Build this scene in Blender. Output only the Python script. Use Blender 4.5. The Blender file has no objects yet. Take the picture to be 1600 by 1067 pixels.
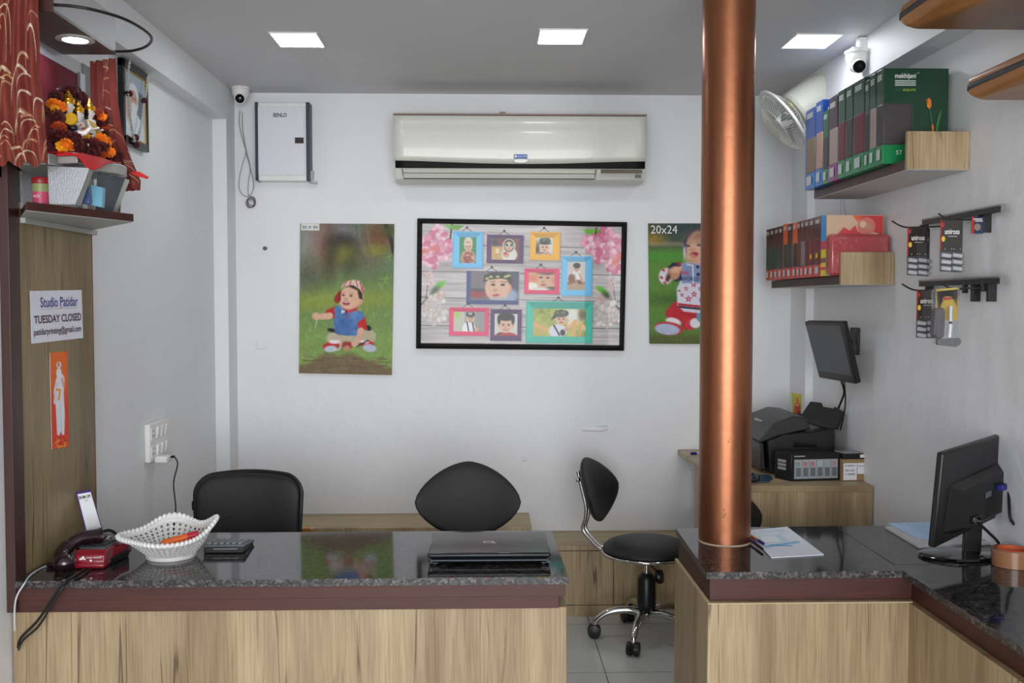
import bpy, bmesh, math, random
import numpy as np
from mathutils import Vector, Matrix, Euler
random.seed(7); np.random.seed(7)
SC = bpy.context.scene; COL = SC.collection
R = math.radians

# ------------------------------------------------------------------ camera, world, lights, exposure
CAM_Z = 1.52; F = 1520.0; YAW = 1.507; PITCH = 2.3
cd = bpy.data.cameras.new('camera'); cam = bpy.data.objects.new('camera', cd); COL.objects.link(cam)
cd.sensor_width = 36.0; cd.lens = F/1600*36.0; cd.clip_start = 0.02
cam.location = (0, 0, CAM_Z); cam.rotation_euler = (R(90-PITCH), 0, R(-YAW))
SC.camera = cam
SC.view_settings.view_transform = 'Standard'; SC.view_settings.look = 'None'
SC.view_settings.gamma = 1.0; SC.view_settings.use_curve_mapping = False
SC.view_settings.exposure = 0.42
w = bpy.data.worlds.new('world'); SC.world = w; w.use_nodes = True
w.node_tree.nodes['Background'].inputs[0].default_value = (0.93, 0.97, 1.0, 1)
w.node_tree.nodes['Background'].inputs[1].default_value = 0.55

def area(name, loc, rot, sx, sy, power, col):
    l = bpy.data.lights.new(name, 'AREA'); l.shape = 'RECTANGLE'; l.size = sx; l.size_y = sy
    l.energy = power; l.color = col
    o = bpy.data.objects.new(name, l); COL.objects.link(o); o.location = loc; o.rotation_euler = rot
    return o
# daylight through the open shop front behind the camera
area('shopfront_daylight', (0.1, -3.6, 1.5), (R(90), 0, 0), 4.6, 2.8, 260, (0.98, 0.985, 1.0))
# camera flash-like lamp is left out; the ceiling panels carry their own light below

# ------------------------------------------------------------------ projection helper (pixel on a real plane -> point)
_rm = cam.rotation_euler.to_matrix()
def P(px, py, X=None, Y=None, Z=None):
    d = _rm @ Vector(((px-800)/F, -(py-533.5)/F, -1))
    if X is not None: t = X/d.x
    elif Y is not None: t = Y/d.y
    else: t = (Z-CAM_Z)/d.z
    return Vector((0, 0, CAM_Z)) + d*t

# ------------------------------------------------------------------ materials
def lin(c):
    c = np.asarray(c, float)/255.0
    return np.where(c <= 0.04045, c/12.92, ((c+0.055)/1.055)**2.4)
MATS = {}
def mat(name, c, rough=0.5, metal=0.0, coat=0.0, spec=0.5, trans=0.0, alpha=1.0, emit=0.0, bump=0.0, bscale=60.0, sheen=0.0, var=0.0, ior=1.45):
    if name in MATS: return MATS[name]
    m = bpy.data.materials.new(name); m.use_nodes = True; nt = m.node_tree; b = nt.nodes['Principled BSDF']
    col = (*[float(x) for x in lin(c)], 1)
    b.inputs['Base Color'].default_value = col
    b.inputs['Roughness'].default_value = rough; b.inputs['Metallic'].default_value = metal
    b.inputs['Coat Weight'].default_value = coat; b.inputs['Coat Roughness'].default_value = 0.06
    b.inputs['Specular IOR Level'].default_value = spec; b.inputs['Transmission Weight'].default_value = trans
    b.inputs['Alpha'].default_value = alpha; b.inputs['IOR'].default_value = ior
    b.inputs['Sheen Weight'].default_value = sheen
    if emit:
        b.inputs['Emission Color'].default_value = col; b.inputs['Emission Strength'].default_value = emit
    n = nt.nodes.new('ShaderNodeTexNoise'); n.inputs['Scale'].default_value = bscale; n.inputs['Detail'].default_value = 4
    g = nt.nodes.new('ShaderNodeNewGeometry'); nt.links.new(g.outputs['Position'], n.inputs['Vector'])
    if bump:
        bp = nt.nodes.new('ShaderNodeBump'); bp.inputs['Strength'].default_value = bump; bp.inputs['Distance'].default_value = 0.01
        nt.links.new(n.outputs['Fac'], bp.inputs['Height']); nt.links.new(bp.outputs['Normal'], b.inputs['Normal'])
    v = var if var else 0.06
    if not emit and trans == 0:
        mx = nt.nodes.new('ShaderNodeMix'); mx.data_type = 'RGBA'
        mx.inputs[6].default_value = (*[x*(1-v) for x in col[:3]], 1); mx.inputs[7].default_value = (*[min(1, x*(1+v)) for x in col[:3]], 1)
        nt.links.new(n.outputs['Fac'], mx.inputs[0]); nt.links.new(mx.outputs[2], b.inputs['Base Color'])
    MATS[name] = m
    return m

def ramp(nt, fac, stops):
    r = nt.nodes.new('ShaderNodeValToRGB'); e = r.color_ramp.elements
    while len(e) < len(stops): e.new(0.5)
    for el, (p, c) in zip(e, stops):
        el.position = p; el.color = (*[float(x) for x in lin(c)], 1) if len(c) == 3 else c
    nt.links.new(fac, r.inputs[0]); return r.outputs[0]
def math_n(nt, op, a, b=None):
    n = nt.nodes.new('ShaderNodeMath'); n.operation = op
    for i, v in enumerate((a, b)):
        if v is None: continue
        if isinstance(v, (int, float)): n.inputs[i].default_value = v
        else: nt.links.new(v, n.inputs[i])
    return n.outputs[0]
def comb(nt, x, y, z):
    n = nt.nodes.new('ShaderNodeCombineXYZ')
    for i, v in enumerate((x, y, z)):
        if isinstance(v, (int, float)): n.inputs[i].default_value = v
        else: nt.links.new(v, n.inputs[i])
    return n.outputs[0]
def noise(nt, vec, scale=1.0, detail=3, dist=0.0, rough=0.5):
    n = nt.nodes.new('ShaderNodeTexNoise'); n.inputs['Scale'].default_value = scale; n.inputs['Detail'].default_value = detail
    n.inputs['Distortion'].default_value = dist; n.inputs['Roughness'].default_value = rough
    nt.links.new(vec, n.inputs['Vector']); return n.outputs['Fac']
def mixc(nt, fac, a, b, blend='MIX'):
    n = nt.nodes.new('ShaderNodeMix'); n.data_type = 'RGBA'; n.blend_type = blend
    if isinstance(fac, (int, float)): n.inputs[0].default_value = fac
    else: nt.links.new(fac, n.inputs[0])
    for i, v in ((6, a), (7, b)):
        if isinstance(v, tuple): n.inputs[i].default_value = (*[float(x) for x in lin(v)], 1)
        else: nt.links.new(v, n.inputs[i])
    return n.outputs[2]
def base_mat(name, rough=0.5):
    m = bpy.data.materials.new(name); m.use_nodes = True; nt = m.node_tree; b = nt.nodes['Principled BSDF']
    b.inputs['Roughness'].default_value = rough
    g = nt.nodes.new('ShaderNodeNewGeometry'); s = nt.nodes.new('ShaderNodeSeparateXYZ')
    nt.links.new(g.outputs['Position'], s.inputs[0])
    MATS[name] = m
    return m, nt, b, g.outputs['Position'], s.outputs

def wood_mat(name, tones, grain='z', rough=0.42, cracks=True):
    m, nt, b, pos, (x, y, z) = base_mat(name, rough)
    u = math_n(nt, 'ADD', x, y); g = z
    if grain == 't': u, g = y, x
    if grain == 'x': u, g = math_n(nt, 'ADD', z, y), x
    if grain == 'y': u, g = math_n(nt, 'ADD', z, x), y
    planks = noise(nt, comb(nt, math_n(nt, 'MULTIPLY', u, 5.5), 0, math_n(nt, 'MULTIPLY', g, 0.10)), 1, 2)
    mid = noise(nt, comb(nt, math_n(nt, 'MULTIPLY', u, 16), 0, math_n(nt, 'MULTIPLY', g, 1.3)), 1, 5, 0.5)
    fine = noise(nt, comb(nt, math_n(nt, 'MULTIPLY', u, 150), 0, math_n(nt, 'MULTIPLY', g, 5)), 1, 3, 0.3)
    c = ramp(nt, planks, [(0.38, tones[0]), (0.5, tones[1]), (0.62, tones[2])])
    c2 = ramp(nt, mid, [(0.35, tones[3]), (0.6, tones[1]), (0.75, tones[2])])
    c = mixc(nt, 0.45, c, c2)
    fr = ramp(nt, fine, [(0.3, (205, 200, 190)), (0.6, (255, 255, 255))])
    c = mixc(nt, 0.75, c, fr, 'MULTIPLY')
    if cracks:
        ck = noise(nt, comb(nt, math_n(nt, 'MULTIPLY', u, 10), 3.1, math_n(nt, 'MULTIPLY', g, 0.45)), 1, 2, 0.15)
        d = math_n(nt, 'ABSOLUTE', math_n(nt, 'SUBTRACT', ck, 0.5))
        line = ramp(nt, d, [(0.0, (255, 255, 255)), (0.004, (255, 255, 255)), (0.009, (0, 0, 0))])
        mask = noise(nt, comb(nt, math_n(nt, 'MULTIPLY', u, 5), 9.7, math_n(nt, 'MULTIPLY', g, 3.2)), 1, 2)
        mk = ramp(nt, mask, [(0.5, (0, 0, 0)), (0.6, (255, 255, 255))])
        f = math_n(nt, 'MULTIPLY', math_n(nt, 'MULTIPLY', line, mk), 0.75)
        c = mixc(nt, f, c, (70, 52, 38))
    nt.links.new(c, b.inputs['Base Color'])
    return m

OAK = wood_mat('oak_laminate', [(144, 122, 92), (170, 149, 116), (190, 169, 134), (130, 108, 82)])
OAKD = wood_mat('shaded_oak_laminate', [(128, 108, 76), (148, 128, 92), (162, 144, 106), (112, 94, 64)])  # same oak as the counters, shade of the left wall painted into its tones
OAKT = wood_mat('oak_laminate_top', [(160, 138, 104), (182, 160, 124), (196, 176, 140), (146, 124, 90)], 't', cracks=False)
OAKM = wood_mat('bench_oak_laminate', [(160, 138, 104), (182, 160, 124), (196, 176, 140), (146, 124, 90)])
MAHOG = wood_mat('mahogany_laminate', [(56, 22, 15), (70, 29, 20), (80, 35, 24), (48, 18, 13)], 'x', 0.5, False)
MAHOGZ = wood_mat('mahogany_upright', [(62, 36, 32), (74, 44, 40), (84, 52, 46), (54, 30, 28)], 'z', 0.4, False)
TREAD = wood_mat('stair_tread_wood', [(150, 92, 34), (184, 118, 48), (198, 132, 58), (140, 84, 30)], 'y', 0.3, False)

def wall_mat(name, c, bump=0.25):
    m, nt, b, pos, s = base_mat(name, 0.55)
    n1 = noise(nt, pos, 1.3, 3); n2 = noise(nt, pos, 9, 5)
    c1 = ramp(nt, n1, [(0.3, tuple(x-4 for x in c)), (0.7, tuple(min(255, x+3) for x in c))])
    nt.links.new(c1, b.inputs['Base Color'])
    bp = nt.nodes.new('ShaderNodeBump'); bp.inputs['Strength'].default_value = bump; bp.inputs['Distance'].default_value = 0.02
    nt.links.new(n2, bp.inputs['Height']); nt.links.new(bp.outputs['Normal'], b.inputs['Normal'])
    b.inputs['Roughness'].default_value = 0.5
    return m
WALL = wall_mat('white_wall_paint', (228, 229, 231)); CEIL = wall_mat('ceiling_paint', (205, 205, 206), 0.1)

def granite_mat(name, rough, lo, hi):
    m, nt, b, pos, s = base_mat(name, rough)
    v = nt.nodes.new('ShaderNodeTexVoronoi'); v.inputs['Scale'].default_value = 150; nt.links.new(pos, v.inputs['Vector'])
    vf = v.outputs['Color']; sp = nt.nodes.new('ShaderNodeSeparateColor'); nt.links.new(vf, sp.inputs[0])
    n = noise(nt, pos, 45, 5, 0.5, 0.7)
    f = math_n(nt, 'MULTIPLY', sp.outputs[0], n)
    c = ramp(nt, f, [(0.12, lo), (0.36, tuple((a+q)//2 for a, q in zip(lo, hi))), (0.6, hi)])
    nt.links.new(c, b.inputs['Base Color'])
    return m
GRAN = granite_mat('polished_black_granite', 0.07, (24, 23, 24), (92, 86, 86))
GRANE = granite_mat('granite_sawn_edge', 0.4, (26, 24, 25), (112, 106, 108))

def floor_mat():
    m, nt, b, pos, (x, y, z) = base_mat('floor_tile', 0.28)
    def joint(v, off):
        f = math_n(nt, 'FRACT', math_n(nt, 'DIVIDE', math_n(nt, 'ADD', v, off), 0.6))
        d = math_n(nt, 'ABSOLUTE', math_n(nt, 'SUBTRACT', f, 0.5))
        return math_n(nt, 'GREATER_THAN', d, 0.4965)
    j = math_n(nt, 'MAXIMUM', joint(x, 60-0.487), joint(y, 60.0-0.33))
    c = ramp(nt, noise(nt, pos, 2.5, 4), [(0.3, (186, 188, 184)), (0.7, (202, 203, 199))])
    nt.links.new(mixc(nt, j, c, (70, 70, 68)), b.inputs['Base Color'])
    return m
FLOOR = floor_mat()

def copper_mat():
    m, nt, b, pos, (x, y, z) = base_mat('copper_enamel', 0.3)
    n = noise(nt, pos, 40, 4); n2 = noise(nt, comb(nt, math_n(nt, 'MULTIPLY', x, 8), math_n(nt, 'MULTIPLY', y, 8), math_n(nt, 'MULTIPLY', z, 2)), 1, 4)
    nt.links.new(ramp(nt, n2, [(0.3, (136, 86, 60)), (0.7, (156, 100, 70))]), b.inputs['Base Color'])
    b.inputs['Metallic'].default_value = 0.85
    r = nt.nodes.new('ShaderNodeMapRange'); r.inputs[3].default_value = 0.26; r.inputs[4].default_value = 0.38
    nt.links.new(n, r.inputs[0]); nt.links.new(r.outputs[0], b.inputs['Roughness'])
    bp = nt.nodes.new('ShaderNodeBump'); bp.inputs['Strength'].default_value = 0.12; bp.inputs['Distance'].default_value = 0.004
    nt.links.new(n, bp.inputs['Height']); nt.links.new(bp.outputs['Normal'], b.inputs['Normal'])
    return m
COPPER = copper_mat()

def print_mat(name, rough, coat=0.0):
    m = bpy.data.materials.new(name); m.use_nodes = True; nt = m.node_tree; b = nt.nodes['Principled BSDF']
    a = nt.nodes.new('ShaderNodeAttribute'); a.attribute_name = 'ink'
    nt.links.new(a.outputs['Color'], b.inputs['Base Color']); b.inputs['Specular IOR Level'].default_value = 0.25
    b.inputs['Roughness'].default_value = rough; b.inputs['Coat Weight'].default_value = coat; b.inputs['Coat Roughness'].default_value = 0.03
    MATS[name] = m; return m
PRINT = print_mat('printed_matt', 0.5); PRINTG = print_mat('printed_glossy', 0.4, 0.25); CLOTHP = print_mat('printed_cloth', 0.9)

BLK = mat('black_plastic', (22, 22, 24), 0.38); BLKG = mat('black_gloss', (10, 10, 11), 0.08, coat=0.6)
LAPB = mat('laptop_body', (34, 38, 44), .22, coat=.5)
LEATH = mat('black_leather', (17, 18, 20), 0.42, bump=0.25, bscale=400)
CHR = mat('chrome', (205, 203, 200), 0.08, 1.0); STEEL = mat('satin_steel', (150, 150, 150), 0.3, 0.9)
WHT = mat('white_plastic', (228, 228, 226), 0.3); IVORY = mat('ivory_plastic', (214, 214, 202), 0.28, coat=0.3)
PAPER = mat('paper', (236, 238, 244), 0.7); GREYP = mat('grey_plastic', (92, 96, 102), 0.35)
DARKM = mat('dark_metal', (58, 58, 60), 0.35, 0.7); GOLD = mat('gold', (224, 168, 50), 0.25, 0.9)
SILV = mat('silver_foil', (168, 170, 174), 0.32, 0.75, bump=0.15, bscale=300); FRAMEB = mat('black_frame', (20, 20, 21), 0.3)
GREEN = mat('green_card', (22, 84, 50), 0.35, coat=0.4); BLUEC = mat('blue_card', (22, 70, 150), 0.35, coat=0.4)

# ------------------------------------------------------------------ mesh builder
_tc = {}
def text_geo(s, bold=0.0):
    k = (s, bold)
    if k in _tc: return _tc[k]
    c = bpy.data.curves.new('t', 'FONT'); c.body = s; c.resolution_u = 3; c.offset = bold
    o = bpy.data.objects.new('t', c); COL.objects.link(o)
    dg = bpy.context.evaluated_depsgraph_get(); dg.update()
    me = bpy.data.meshes.new_from_object(o.evaluated_get(dg))
    v = np.array([(p.co.x, p.co.y) for p in me.vertices]); f = [tuple(p.vertices) for p in me.polygons]
    bpy.data.objects.remove(o); bpy.data.curves.remove(c); bpy.data.meshes.remove(me)
    mn = v.min(0); mx = v.max(0); v = (v-mn)/(mx-mn)
    _tc[k] = (v, f, (mx-mn)[0]/(mx-mn)[1]); return _tc[k]

def smooth_pts(pts, n=8, closed=False):
    pts = [Vector(p) for p in pts]; out = []; N = len(pts)
    rng = range(N if closed else N-1)
    for i in rng:
        if closed: p0, p1, p2, p3 = pts[i-1], pts[i], pts[(i+1) % N], pts[(i+2) % N]
        else: p0 = pts[max(i-1, 0)]; p1 = pts[i]; p2 = pts[i+1]; p3 = pts[min(i+2, N-1)]
        for k in range(n):
            t = k/n
            out.append(0.5*((2*p1)+(-p0+p2)*t+(2*p0-5*p1+4*p2-p3)*t*t+(-p0+3*p1-3*p2+p3)*t**3))
    if not closed: out.append(pts[-1])
    return out

class MB:
    def __init__(s): s.v = []; s.f = []; s.m = []; s.mats = []
    def add(s, vs, fs, m):
        if m not in s.mats: s.mats.append(m)
        mi = s.mats.index(m); o = len(s.v)
        s.v += [Vector(p) for p in vs]; s.f += [tuple(i+o for i in f) for f in fs]; s.m += [mi]*len(fs)
        return s
    def box(s, x0, x1, y0, y1, z0, z1, m):
        vs = [(x, y, z) for x in (x0, x1) for y in (y0, y1) for z in (z0, z1)]
        return s.add(vs, [(0, 1, 3, 2), (4, 6, 7, 5), (0, 4, 5, 1), (2, 3, 7, 6), (0, 2, 6, 4), (1, 5, 7, 3)], m)
    def obox(s, c, sz, rot, m):
        M = rot if isinstance(rot, Matrix) else Euler(rot).to_matrix()
        vs = [Vector(c)+M @ Vector((x*sz[0]/2, y*sz[1]/2, z*sz[2]/2)) for x in (-1, 1) for y in (-1, 1) for z in (-1, 1)]
        return s.add(vs, [(0, 1, 3, 2), (4, 6, 7, 5), (0, 4, 5, 1), (2, 3, 7, 6), (0, 2, 6, 4), (1, 5, 7, 3)], m)
    def ext(s, pts, vec, m):
        pts = [Vector(p) for p in pts]; n = len(pts); v = Vector(vec)
        return s.add(pts+[p+v for p in pts], [tuple(range(n))[::-1], tuple(range(n, 2*n))]+[(i, (i+1) % n, (i+1) % n+n, i+n) for i in range(n)], m)
    def tube(s, pts, r, m, n=8, closed=False):
        pts = [Vector(p) for p in pts]; N = len(pts); rs = r if isinstance(r, (list, tuple)) else [r]*N
        vs = []; fs = []; prev = None
        for i, p in enumerate(pts):
            if closed: t = pts[(i+1) % N]-pts[i-1]
            else: t = pts[min(i+1, N-1)]-pts[max(i-1, 0)]
            if t.length < 1e-9: t = Vector((0, 0, 1))
            t.normalize()
            if prev is None:
                a = Vector((0, 0, 1)) if abs(t.z) < 0.9 else Vector((1, 0, 0))
                u = t.cross(a).normalized()
            else:
                u = prev-t*prev.dot(t)
                u = u.normalized() if u.length > 1e-6 else prev
            prev = u; q = t.cross(u)
            for k in range(n):
                a = 2*math.pi*k/n; vs.append(p+(u*math.cos(a)+q*math.sin(a))*rs[i])
        for i in range(N if closed else N-1):
            j = (i+1) % N
            for k in range(n): fs.append((i*n+k, i*n+(k+1) % n, j*n+(k+1) % n, j*n+k))
        if not closed: fs += [tuple(range(n)), tuple(range((N-1)*n, N*n))]
        return s.add(vs, fs, m)
    def lathe(s, prof, c, m, n=32, axis=None, sx=1.0, sy=1.0):
        M = axis if axis else Matrix.Identity(3); vs = []; fs = []; N = len(prof)
        for r, z in prof:
            for k in range(n):
                a = 2*math.pi*k/n; vs.append(Vector(c)+M @ Vector((r*sx*math.cos(a), r*sy*math.sin(a), z)))
        for i in range(N-1):
            for k in range(n): fs.append((i*n+k, i*n+(k+1) % n, (i+1)*n+(k+1) % n, (i+1)*n+k))
        shut = prof[0] == prof[-1]
        if prof[0][0] > 1e-5 and not shut: fs.append(tuple(range(n)))
        if prof[-1][0] > 1e-5 and not shut: fs.append(tuple(range((N-1)*n, N*n)))
        return s.add(vs, fs, m)
    def ell(s, c, r, m, rot=None, n=16, k=10):
        M = Euler(rot).to_matrix() if rot else Matrix.Identity(3); vs = []; fs = []
        for i in range(k+1):
            t = math.pi*i/k
            for j in range(n):
                a = 2*math.pi*j/n
                vs.append(Vector(c)+M @ Vector((r[0]*math.sin(t)*math.cos(a), r[1]*math.sin(t)*math.sin(a), r[2]*math.cos(t))))
        for i in range(k):
            for j in range(n): fs.append((i*n+j, i*n+(j+1) % n, (i+1)*n+(j+1) % n, (i+1)*n+j))
        return s.add(vs, fs, m)
    def pad(s, outline, t, fn, m, rings=10, p=2.6):
        """a cushion: closed 2D outline, thickness t, fn(x, z, depth) -> point"""
        n = len(outline); vs = []; fs = []
        lv = []
        for sgn in (1, -1):
            rr = [math.sin(math.pi/2*i/rings) for i in range(rings+1)]
            seq = rr if sgn == 1 else rr[::-1][1:]
            for q in seq:
                d = sgn*t/2*(max(0, 1-q**p))**(1/p)
                lv.append((max(q, 0.001), d))
        for q, d in lv:
            for x, z in outline: vs.append(fn(x*q, z*q, d))
        for i in range(len(lv)-1):
            for k in range(n): fs.append((i*n+k, i*n+(k+1) % n, (i+1)*n+(k+1) % n, (i+1)*n+k))
        fs.append(tuple(range(n))); fs.append(tuple(range((len(lv)-1)*n, len(lv)*n)))
        return s.add(vs, fs, m)
    def text(s, txt, Q, box, m, off=0.0008, bold=0.0):
        """text laid on the quad Q = (TL, TR, BR, BL); box = u0, v0, u1, v1 of the ink"""
        v, f, ar = text_geo(txt, bold); u0, v0, u1, v1 = box
        tl, tr, br, bl = [Vector(q) for q in Q]; nrm = (bl-tl).cross(tr-tl).normalized()
        vs = []
        for x, y in v:
            u = u0+(u1-u0)*x; w_ = v1+(v0-v1)*y
            vs.append((tl*(1-u)+tr*u)*(1-w_)+(bl*(1-u)+br*u)*w_+nrm*off)
        return s.add(vs, f, m)
    def quad(s, Q, box, m, off=0.0006):
        u0, v0, u1, v1 = box; tl, tr, br, bl = [Vector(q) for q in Q]; nrm = (bl-tl).cross(tr-tl).normalized()
        f = lambda u, w_: (tl*(1-u)+tr*u)*(1-w_)+(bl*(1-u)+br*u)*w_+nrm*off
        return s.add([f(u0, v0), f(u0, v1), f(u1, v1), f(u1, v0)], [(0, 1, 2, 3)], m)
    def build(s, name, parent=None, bevel=0.0, angle=35, solid=0.0, keep=False, sub=0):
        me = bpy.data.meshes.new(name)
        if parent is not None:
            o0 = Vector((0, 0, 0)); q = parent
            while q is not None: o0 += q.location; q = q.parent
        else:
            xs = [p.x for p in s.v]; ys = [p.y for p in s.v]; zs = [p.z for p in s.v]
            o0 = Vector((0, 0, 0)) if keep else Vector(((min(xs)+max(xs))/2, (min(ys)+max(ys))/2, min(zs)))
        me.from_pydata([p-o0 for p in s.v], [], s.f)
        for m in s.mats: me.materials.append(m)
        me.polygons.foreach_set('material_index', s.m); me.update()
        bm = bmesh.new(); bm.from_mesh(me)
        if not keep == 'raw': bmesh.ops.recalc_face_normals(bm, faces=bm.faces)
        bm.to_mesh(me); bm.free()
        me.polygons.foreach_set('use_smooth', [True]*len(me.polygons)); me.set_sharp_from_angle(angle=R(angle))
        o = bpy.data.objects.new(name, me); COL.objects.link(o)
        if parent is not None: o.parent = parent
        else: o.location = o0
        if sub:
            d = o.modifiers.new('s', 'SUBSURF'); d.levels = sub; d.render_levels = sub
        if solid:
            d = o.modifiers.new('t', 'SOLIDIFY'); d.thickness = solid; d.offset = 0
        if bevel:
            d = o.modifiers.new('b', 'BEVEL'); d.width = bevel; d.segments = 2; d.limit_method = 'ANGLE'; d.angle_limit = R(40); d.harden_normals = False
        return o

def thing(name, label, cat, loc=(0, 0, 0), group=None):
    o = bpy.data.objects.new(name, None); COL.objects.link(o); o.location = loc; o.empty_display_size = 0.05
    return tag(o, label, cat, group)
def tag(o, label, cat, group=None, kind=None):
    if label: o['label'] = label
    if cat: o['category'] = cat
    if group: o['group'] = group
    if kind: o['kind'] = kind
    return o
def struct(o): o['kind'] = 'structure'; return o
def children(o): return [c for c in bpy.data.objects if c.parent == o]
def copy_tree(o, parent=None):
    c = o.copy(); COL.objects.link(c)
    if parent is not None: c.parent = parent
    for ch in children(o): copy_tree(ch, c)
    return c

# ------------------------------------------------------------------ picture painter for printed things
class Canvas:
    def __init__(s, x0, y0, x1, y1, w, h, bg=(255, 255, 255)):
        s.w, s.h = w, h
        s.X, s.Y = np.meshgrid(np.linspace(x0, x1, w), np.linspace(y0, y1, h))
        s.px = (x1-x0)/(w-1); s.a = np.ones((h, w, 3))*np.array(bg, float)
    def put(s, mask, c, al=1.0):
        k = (np.clip(mask, 0, 1)*al)[..., None]; s.a = s.a*(1-k)+np.array(c, float)*k
    def el(s, cx, cy, rx, ry, c, rot=0, soft=1.0, al=1.0):
        r = R(rot); dx = s.X-cx; dy = s.Y-cy
        u = (dx*math.cos(r)+dy*math.sin(r))/rx; v = (-dx*math.sin(r)+dy*math.cos(r))/ry
        d = np.sqrt(u*u+v*v); e = soft*s.px/min(rx, ry)
        s.put((1+e/2-d)/e, c, al)
    def rect(s, x0, y0, x1, y1, c, al=1.0, soft=1.0):
        e = soft*s.px
        m = np.minimum(np.minimum(s.X-x0, x1-s.X), np.minimum(s.Y-y0, y1-s.Y))/e+0.5
        s.put(m, c, al)
    def seg(s, x0, y0, x1, y1, w, c, al=1.0, w1=None, soft=1.0):
        dx, dy = x1-x0, y1-y0; L = dx*dx+dy*dy+1e-9
        t = np.clip(((s.X-x0)*dx+(s.Y-y0)*dy)/L, 0, 1); d = np.hypot(s.X-x0-t*dx, s.Y-y0-t*dy)
        ww = w if w1 is None else w+(w1-w)*t
        s.put((ww/2-d)/(soft*s.px)+0.5, c, al)
    def line(s, pts, w, c, al=1.0, w1=None):
        n = len(pts)-1
        for i in range(n):
            a = w if w1 is None else w+(w1-w)*i/n; b_ = w if w1 is None else w+(w1-w)*(i+1)/n
            s.seg(*pts[i], *pts[i+1], a, c, al, b_)
    def poly(s, pts, c, al=1.0, soft=1.0):
        n = len(pts); ins = np.zeros(s.X.shape, bool); d = np.full(s.X.shape, 1e9)
        for i in range(n):
            (x0, y0), (x1, y1) = pts[i], pts[(i+1) % n]
            if y0 != y1:
                cond = ((y0 > s.Y) != (y1 > s.Y)) & (s.X < (x1-x0)*(s.Y-y0)/(y1-y0)+x0); ins ^= cond
            dx, dy = x1-x0, y1-y0; t = np.clip(((s.X-x0)*dx+(s.Y-y0)*dy)/(dx*dx+dy*dy+1e-9), 0, 1)
            d = np.minimum(d, np.hypot(s.X-x0-t*dx, s.Y-y0-t*dy))
        s.put(np.where(ins, d, -d)/(soft*s.px)+0.5, c, al)
    def noise(s, amp, fx=8, fy=8, seed=0):
        rg = np.random.RandomState(seed); tot = np.zeros((s.h, s.w))
        for o in range(3):
            gx, gy = int(fx*2**o)+2, int(fy*2**o)+2; g = rg.rand(gy, gx)-0.5
            xs = np.linspace(0, gx-1.001, s.w); ys = np.linspace(0, gy-1.001, s.h)
            xi = xs.astype(int); yi = ys.astype(int); tx = (xs-xi)[None]; ty = (ys-yi)[:, None]
            tot += ((g[yi][:, xi]*(1-tx)+g[yi][:, xi+1]*tx)*(1-ty)+(g[yi+1][:, xi]*(1-tx)+g[yi+1][:, xi+1]*tx)*ty)*0.6**o
        return tot*amp
    def shade(s, n, mask=None):
        k = n[..., None] if mask is None else (n*mask)[..., None]
        s.a = np.clip(s.a+k, 0, 255)

def paint_mesh(name, posfn, cv, m, parent, gain=.98):
    """a sheet whose printed ink comes from a painted canvas; posfn(U, V) -> (h, w, 3)"""
    U, V = np.meshgrid(np.linspace(0, 1, cv.w), np.linspace(0, 1, cv.h))
    p = posfn(U, V).reshape(-1, 3); o0 = np.zeros(3); q = parent
    while q is not None: o0 += np.array(q.location); q = q.parent
    p = p-o0
    w_, h_ = cv.w, cv.h; idx = np.arange(w_*h_).reshape(h_, w_)
    f = np.stack([idx[:-1, :-1], idx[1:, :-1], idx[1:, 1:], idx[:-1, 1:]], -1).reshape(-1, 4)
    me = bpy.data.meshes.new(name); me.vertices.add(len(p)); me.vertices.foreach_set('co', p.ravel())
    me.loops.add(f.size); me.loops.foreach_set('vertex_index', f.ravel().astype(np.int32))
    me.polygons.add(len(f)); me.polygons.foreach_set('loop_start', (np.arange(len(f))*4).astype(np.int32))
    me.update(calc_edges=True); me.validate()
    me.polygons.foreach_set('use_smooth', [True]*len(me.polygons))
    c = np.clip(lin(cv.a)*gain, 0, 0.95).reshape(-1, 3); c = np.concatenate([c, np.ones((len(c), 1))], 1)
    at = me.color_attributes.new('ink', 'FLOAT_COLOR', 'POINT'); at.data.foreach_set('color', c.ravel())
    me.materials.append(m)
    o = bpy.data.objects.new(name, me); COL.objects.link(o)
    if parent is not None: o.parent = parent
    return o
def quad_fn(Q, off=0.0006):
    tl, tr, br, bl = [np.array(q) for q in Q]; n = np.cross(bl-tl, tr-tl); n = n/np.linalg.norm(n)*off
    def fn(U, V):
        U = U[..., None]; V = V[..., None]
        return (tl*(1-U)+tr*U)*(1-V)+(bl*(1-U)+br*U)*V+n
    return fn
# ================================================================== the setting
LW, RW, BW, CZ = -1.33, 1.60, 4.96, 2.57
def sbox(name, *a, m=WALL, **k): return struct(MB().box(*a, m).build(name, **k))
sbox('floor', -1.6, 1.9, -1.6, 5.1, -0.08, 0, m=FLOOR)
sbox('ceiling', -1.6, 1.9, -1.6, 5.1, CZ, CZ+0.1, m=CEIL)
sbox('wall_back', -1.6, 1.9, BW, 5.1, 0, CZ)
sbox('wall_left', -1.5, LW, -1.6, BW, 0, CZ)
sbox('wall_right', RW, 1.75, -1.6, BW, 0, CZ)
sbox('trim_1', LW, -1.263, 4.80, BW, 0, 2.41)                 # pilaster in the left corner
sbox('trim_2', 1.562, RW, 4.72, BW, 0, 2.41)                  # pilaster in the right corner
sbox('trim_3', LW, -1.262, -1.6, BW, 2.41, CZ)                # beam along the left wall
sbox('trim_4', 1.50, RW, -1.6, BW, 2.41, CZ)                  # beam along the right wall

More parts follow.
